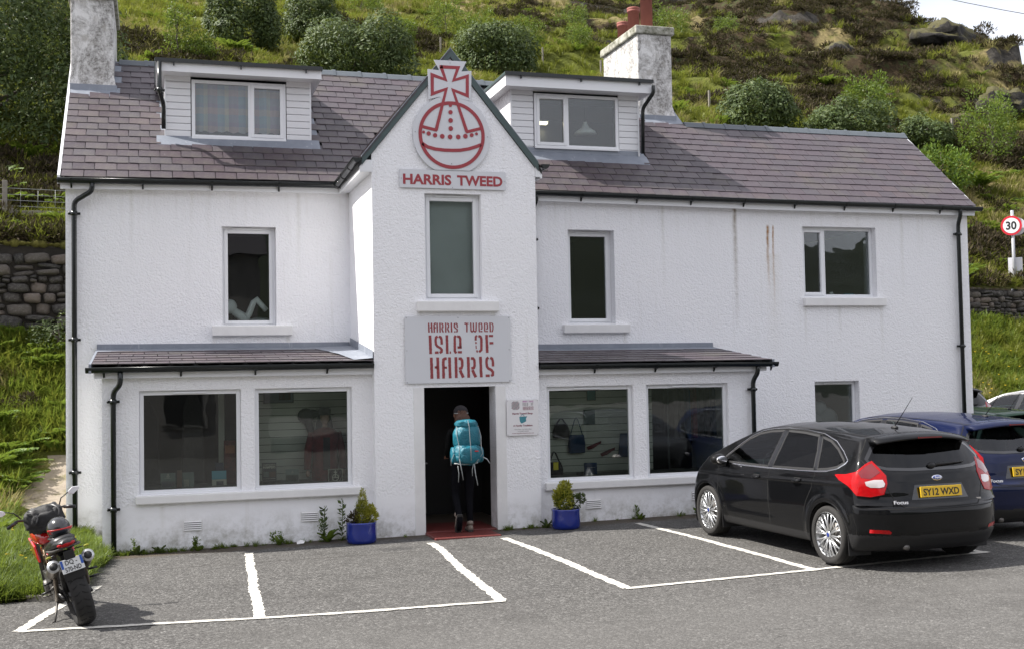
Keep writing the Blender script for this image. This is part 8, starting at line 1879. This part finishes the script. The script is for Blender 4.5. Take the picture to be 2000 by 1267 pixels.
for s_ in (-1, 1): m_ = MB(); blob(m_, (s_*.185,-.11,1.06), (.045,.09,.11), 'teal_ripstop', 12+s_, .10, n=16, k=12); m_.build('side_pocket', None, BPK)
def stp(P, w_=.011, t=.003): m_ = MB(); m_.tube(P, [(t, w_) if abs(P[0][0]-P[-1][0]) < .0 else (w_, t)]*len(P), 'pack_grey', 8); m_.build('strap', None, BPK)
stp([(.0,-.20,1.53),(.0,-.262,1.45),(.005,-.275,1.30),(.0,-.335,1.15),(.0,-.340,1.00)], .010)
stp([(-.15,-.16,1.45),(-.165,-.24,1.32),(-.14,-.27,1.16),(-.155,-.30,1.05),(-.14,-.29,.93)], .007); stp([(.15,-.16,1.45),(.168,-.24,1.32),(.155,-.29,1.20),(.175,-.28,1.08),(.06,-.325,.95)], .008)
stp([(-.15,-.30,1.02),(-.125,-.30,.88),(-.10,-.29,.74)], .010); stp([(-.17,-.28,.93),(-.16,-.29,.83),(-.165,-.28,.71)], .008); stp([(.05,-.31,.95),(.07,-.30,.80),(.10,-.29,.66)], .011); stp([(.04,-.31,.95),(.02,-.31,.87),(.025,-.30,.79)], .007)
stp([(.20,-.20,1.03),(.26,-.2,1.0),(.30,-.2,.94)], .010); stp([(-.20,-.20,1.08),(-.24,-.2,1.0),(-.245,-.2,.93)], .006); stp([(-.20,-.20,.955),(-.05,-.25,.945),(.12,-.24,.96)], .012)
m_ = MB(); m_.box((.055,-.337,1.115),(.105,-.325,1.128),'bike_red'); m_.build('brand_tab', None, BPK)

# ================================================================ blue pots with evergreens
for i, (x, y, lb) in enumerate(((3.815, -2.33, 'blue glazed pot left of the tower with a small cone shaped conifer'), (6.665, -2.36, 'blue glazed pot right of the tower with bushy golden shrub'))):
    o = empty('plant_pot', (x, y, gz(x)), label=lb, cat='plant pot'); m_ = MB(); m_.lathe([(.165,0),(.190,.01),(.198,.05),(.200,.15),(.197,.24),(.203,.262),(.200,.275),(.183,.275),(.178,.235)], (0,0,0), 'blue_glaze', 40, cap=False); m_.lathe([(.165,0),(.001,.001)], (0,0,0), 'blue_glaze', 40); m_.build('pot', None, o)
    m_ = MB(); m_.lathe([(.185,.225),(.1,.245),(.001,.25)], (0,0,0), 'soil', 20, cap=False); m_.build('soil', None, o)
    def cr_(name, lobes, n, size, asp, mat, seed, up=.5, inner=.2): piece(name, crown_mesh(name, lobes, n, size, asp, mat, seed, up, inner, 0, .2), (0,0,.25), parent=o)
    if i == 0:
        cr_('conifer', [(.02,0,.08,.10,.10,.12),(.02,0,.20,.075,.075,.12),(.02,0,.31,.045,.045,.10),(.02,0,.40,.02,.02,.06)], 2600, .035, .22, 'golden_leaf', 3, 1.2); cr_('conifer_green', [(.0,0,.14,.075,.08,.16)], 900, .035, .22, 'grass_blade', 4, 1.2)  # golden sprays with a clump of darker green leaves among them
        cr_('golden_shrub', [(.13,-.02,.10,.07,.07,.08),(.12,-.02,.18,.05,.05,.05)], 420, .045, .5, 'golden_leaf', 5); cr_('dark_shrub', [(-.12,0,.06,.07,.07,.06),(-.10,-.04,.12,.04,.04,.05)], 320, .035, .5, 'heather_sprig', 6)
    else:
        cr_('golden_shrub', [(-.02,0,.12,.12,.12,.12),(-.03,0,.24,.10,.10,.10),(-.12,0,.20,.05,.05,.08),(.0,0,.33,.07,.06,.06)], 1500, .045, .42, 'golden_leaf', 7, .7); cr_('green_shrub', [(-.02,.0,.15,.10,.10,.13)], 500, .045, .45, 'fresh_leaf', 8)
        cr_('leggy_shrub', [(.15,-.02,.12,.05,.06,.09),(.23,-.02,.16,.05,.05,.05)], 340, .042, .4, 'rhododendron_leaf', 9, .3); m_ = MB(); m_.tube([(.06,0,.24),(.14,-.01,.34),(.24,-.02,.42)], .006, 'tree_bark', 6); m_.build('twig', None, o)
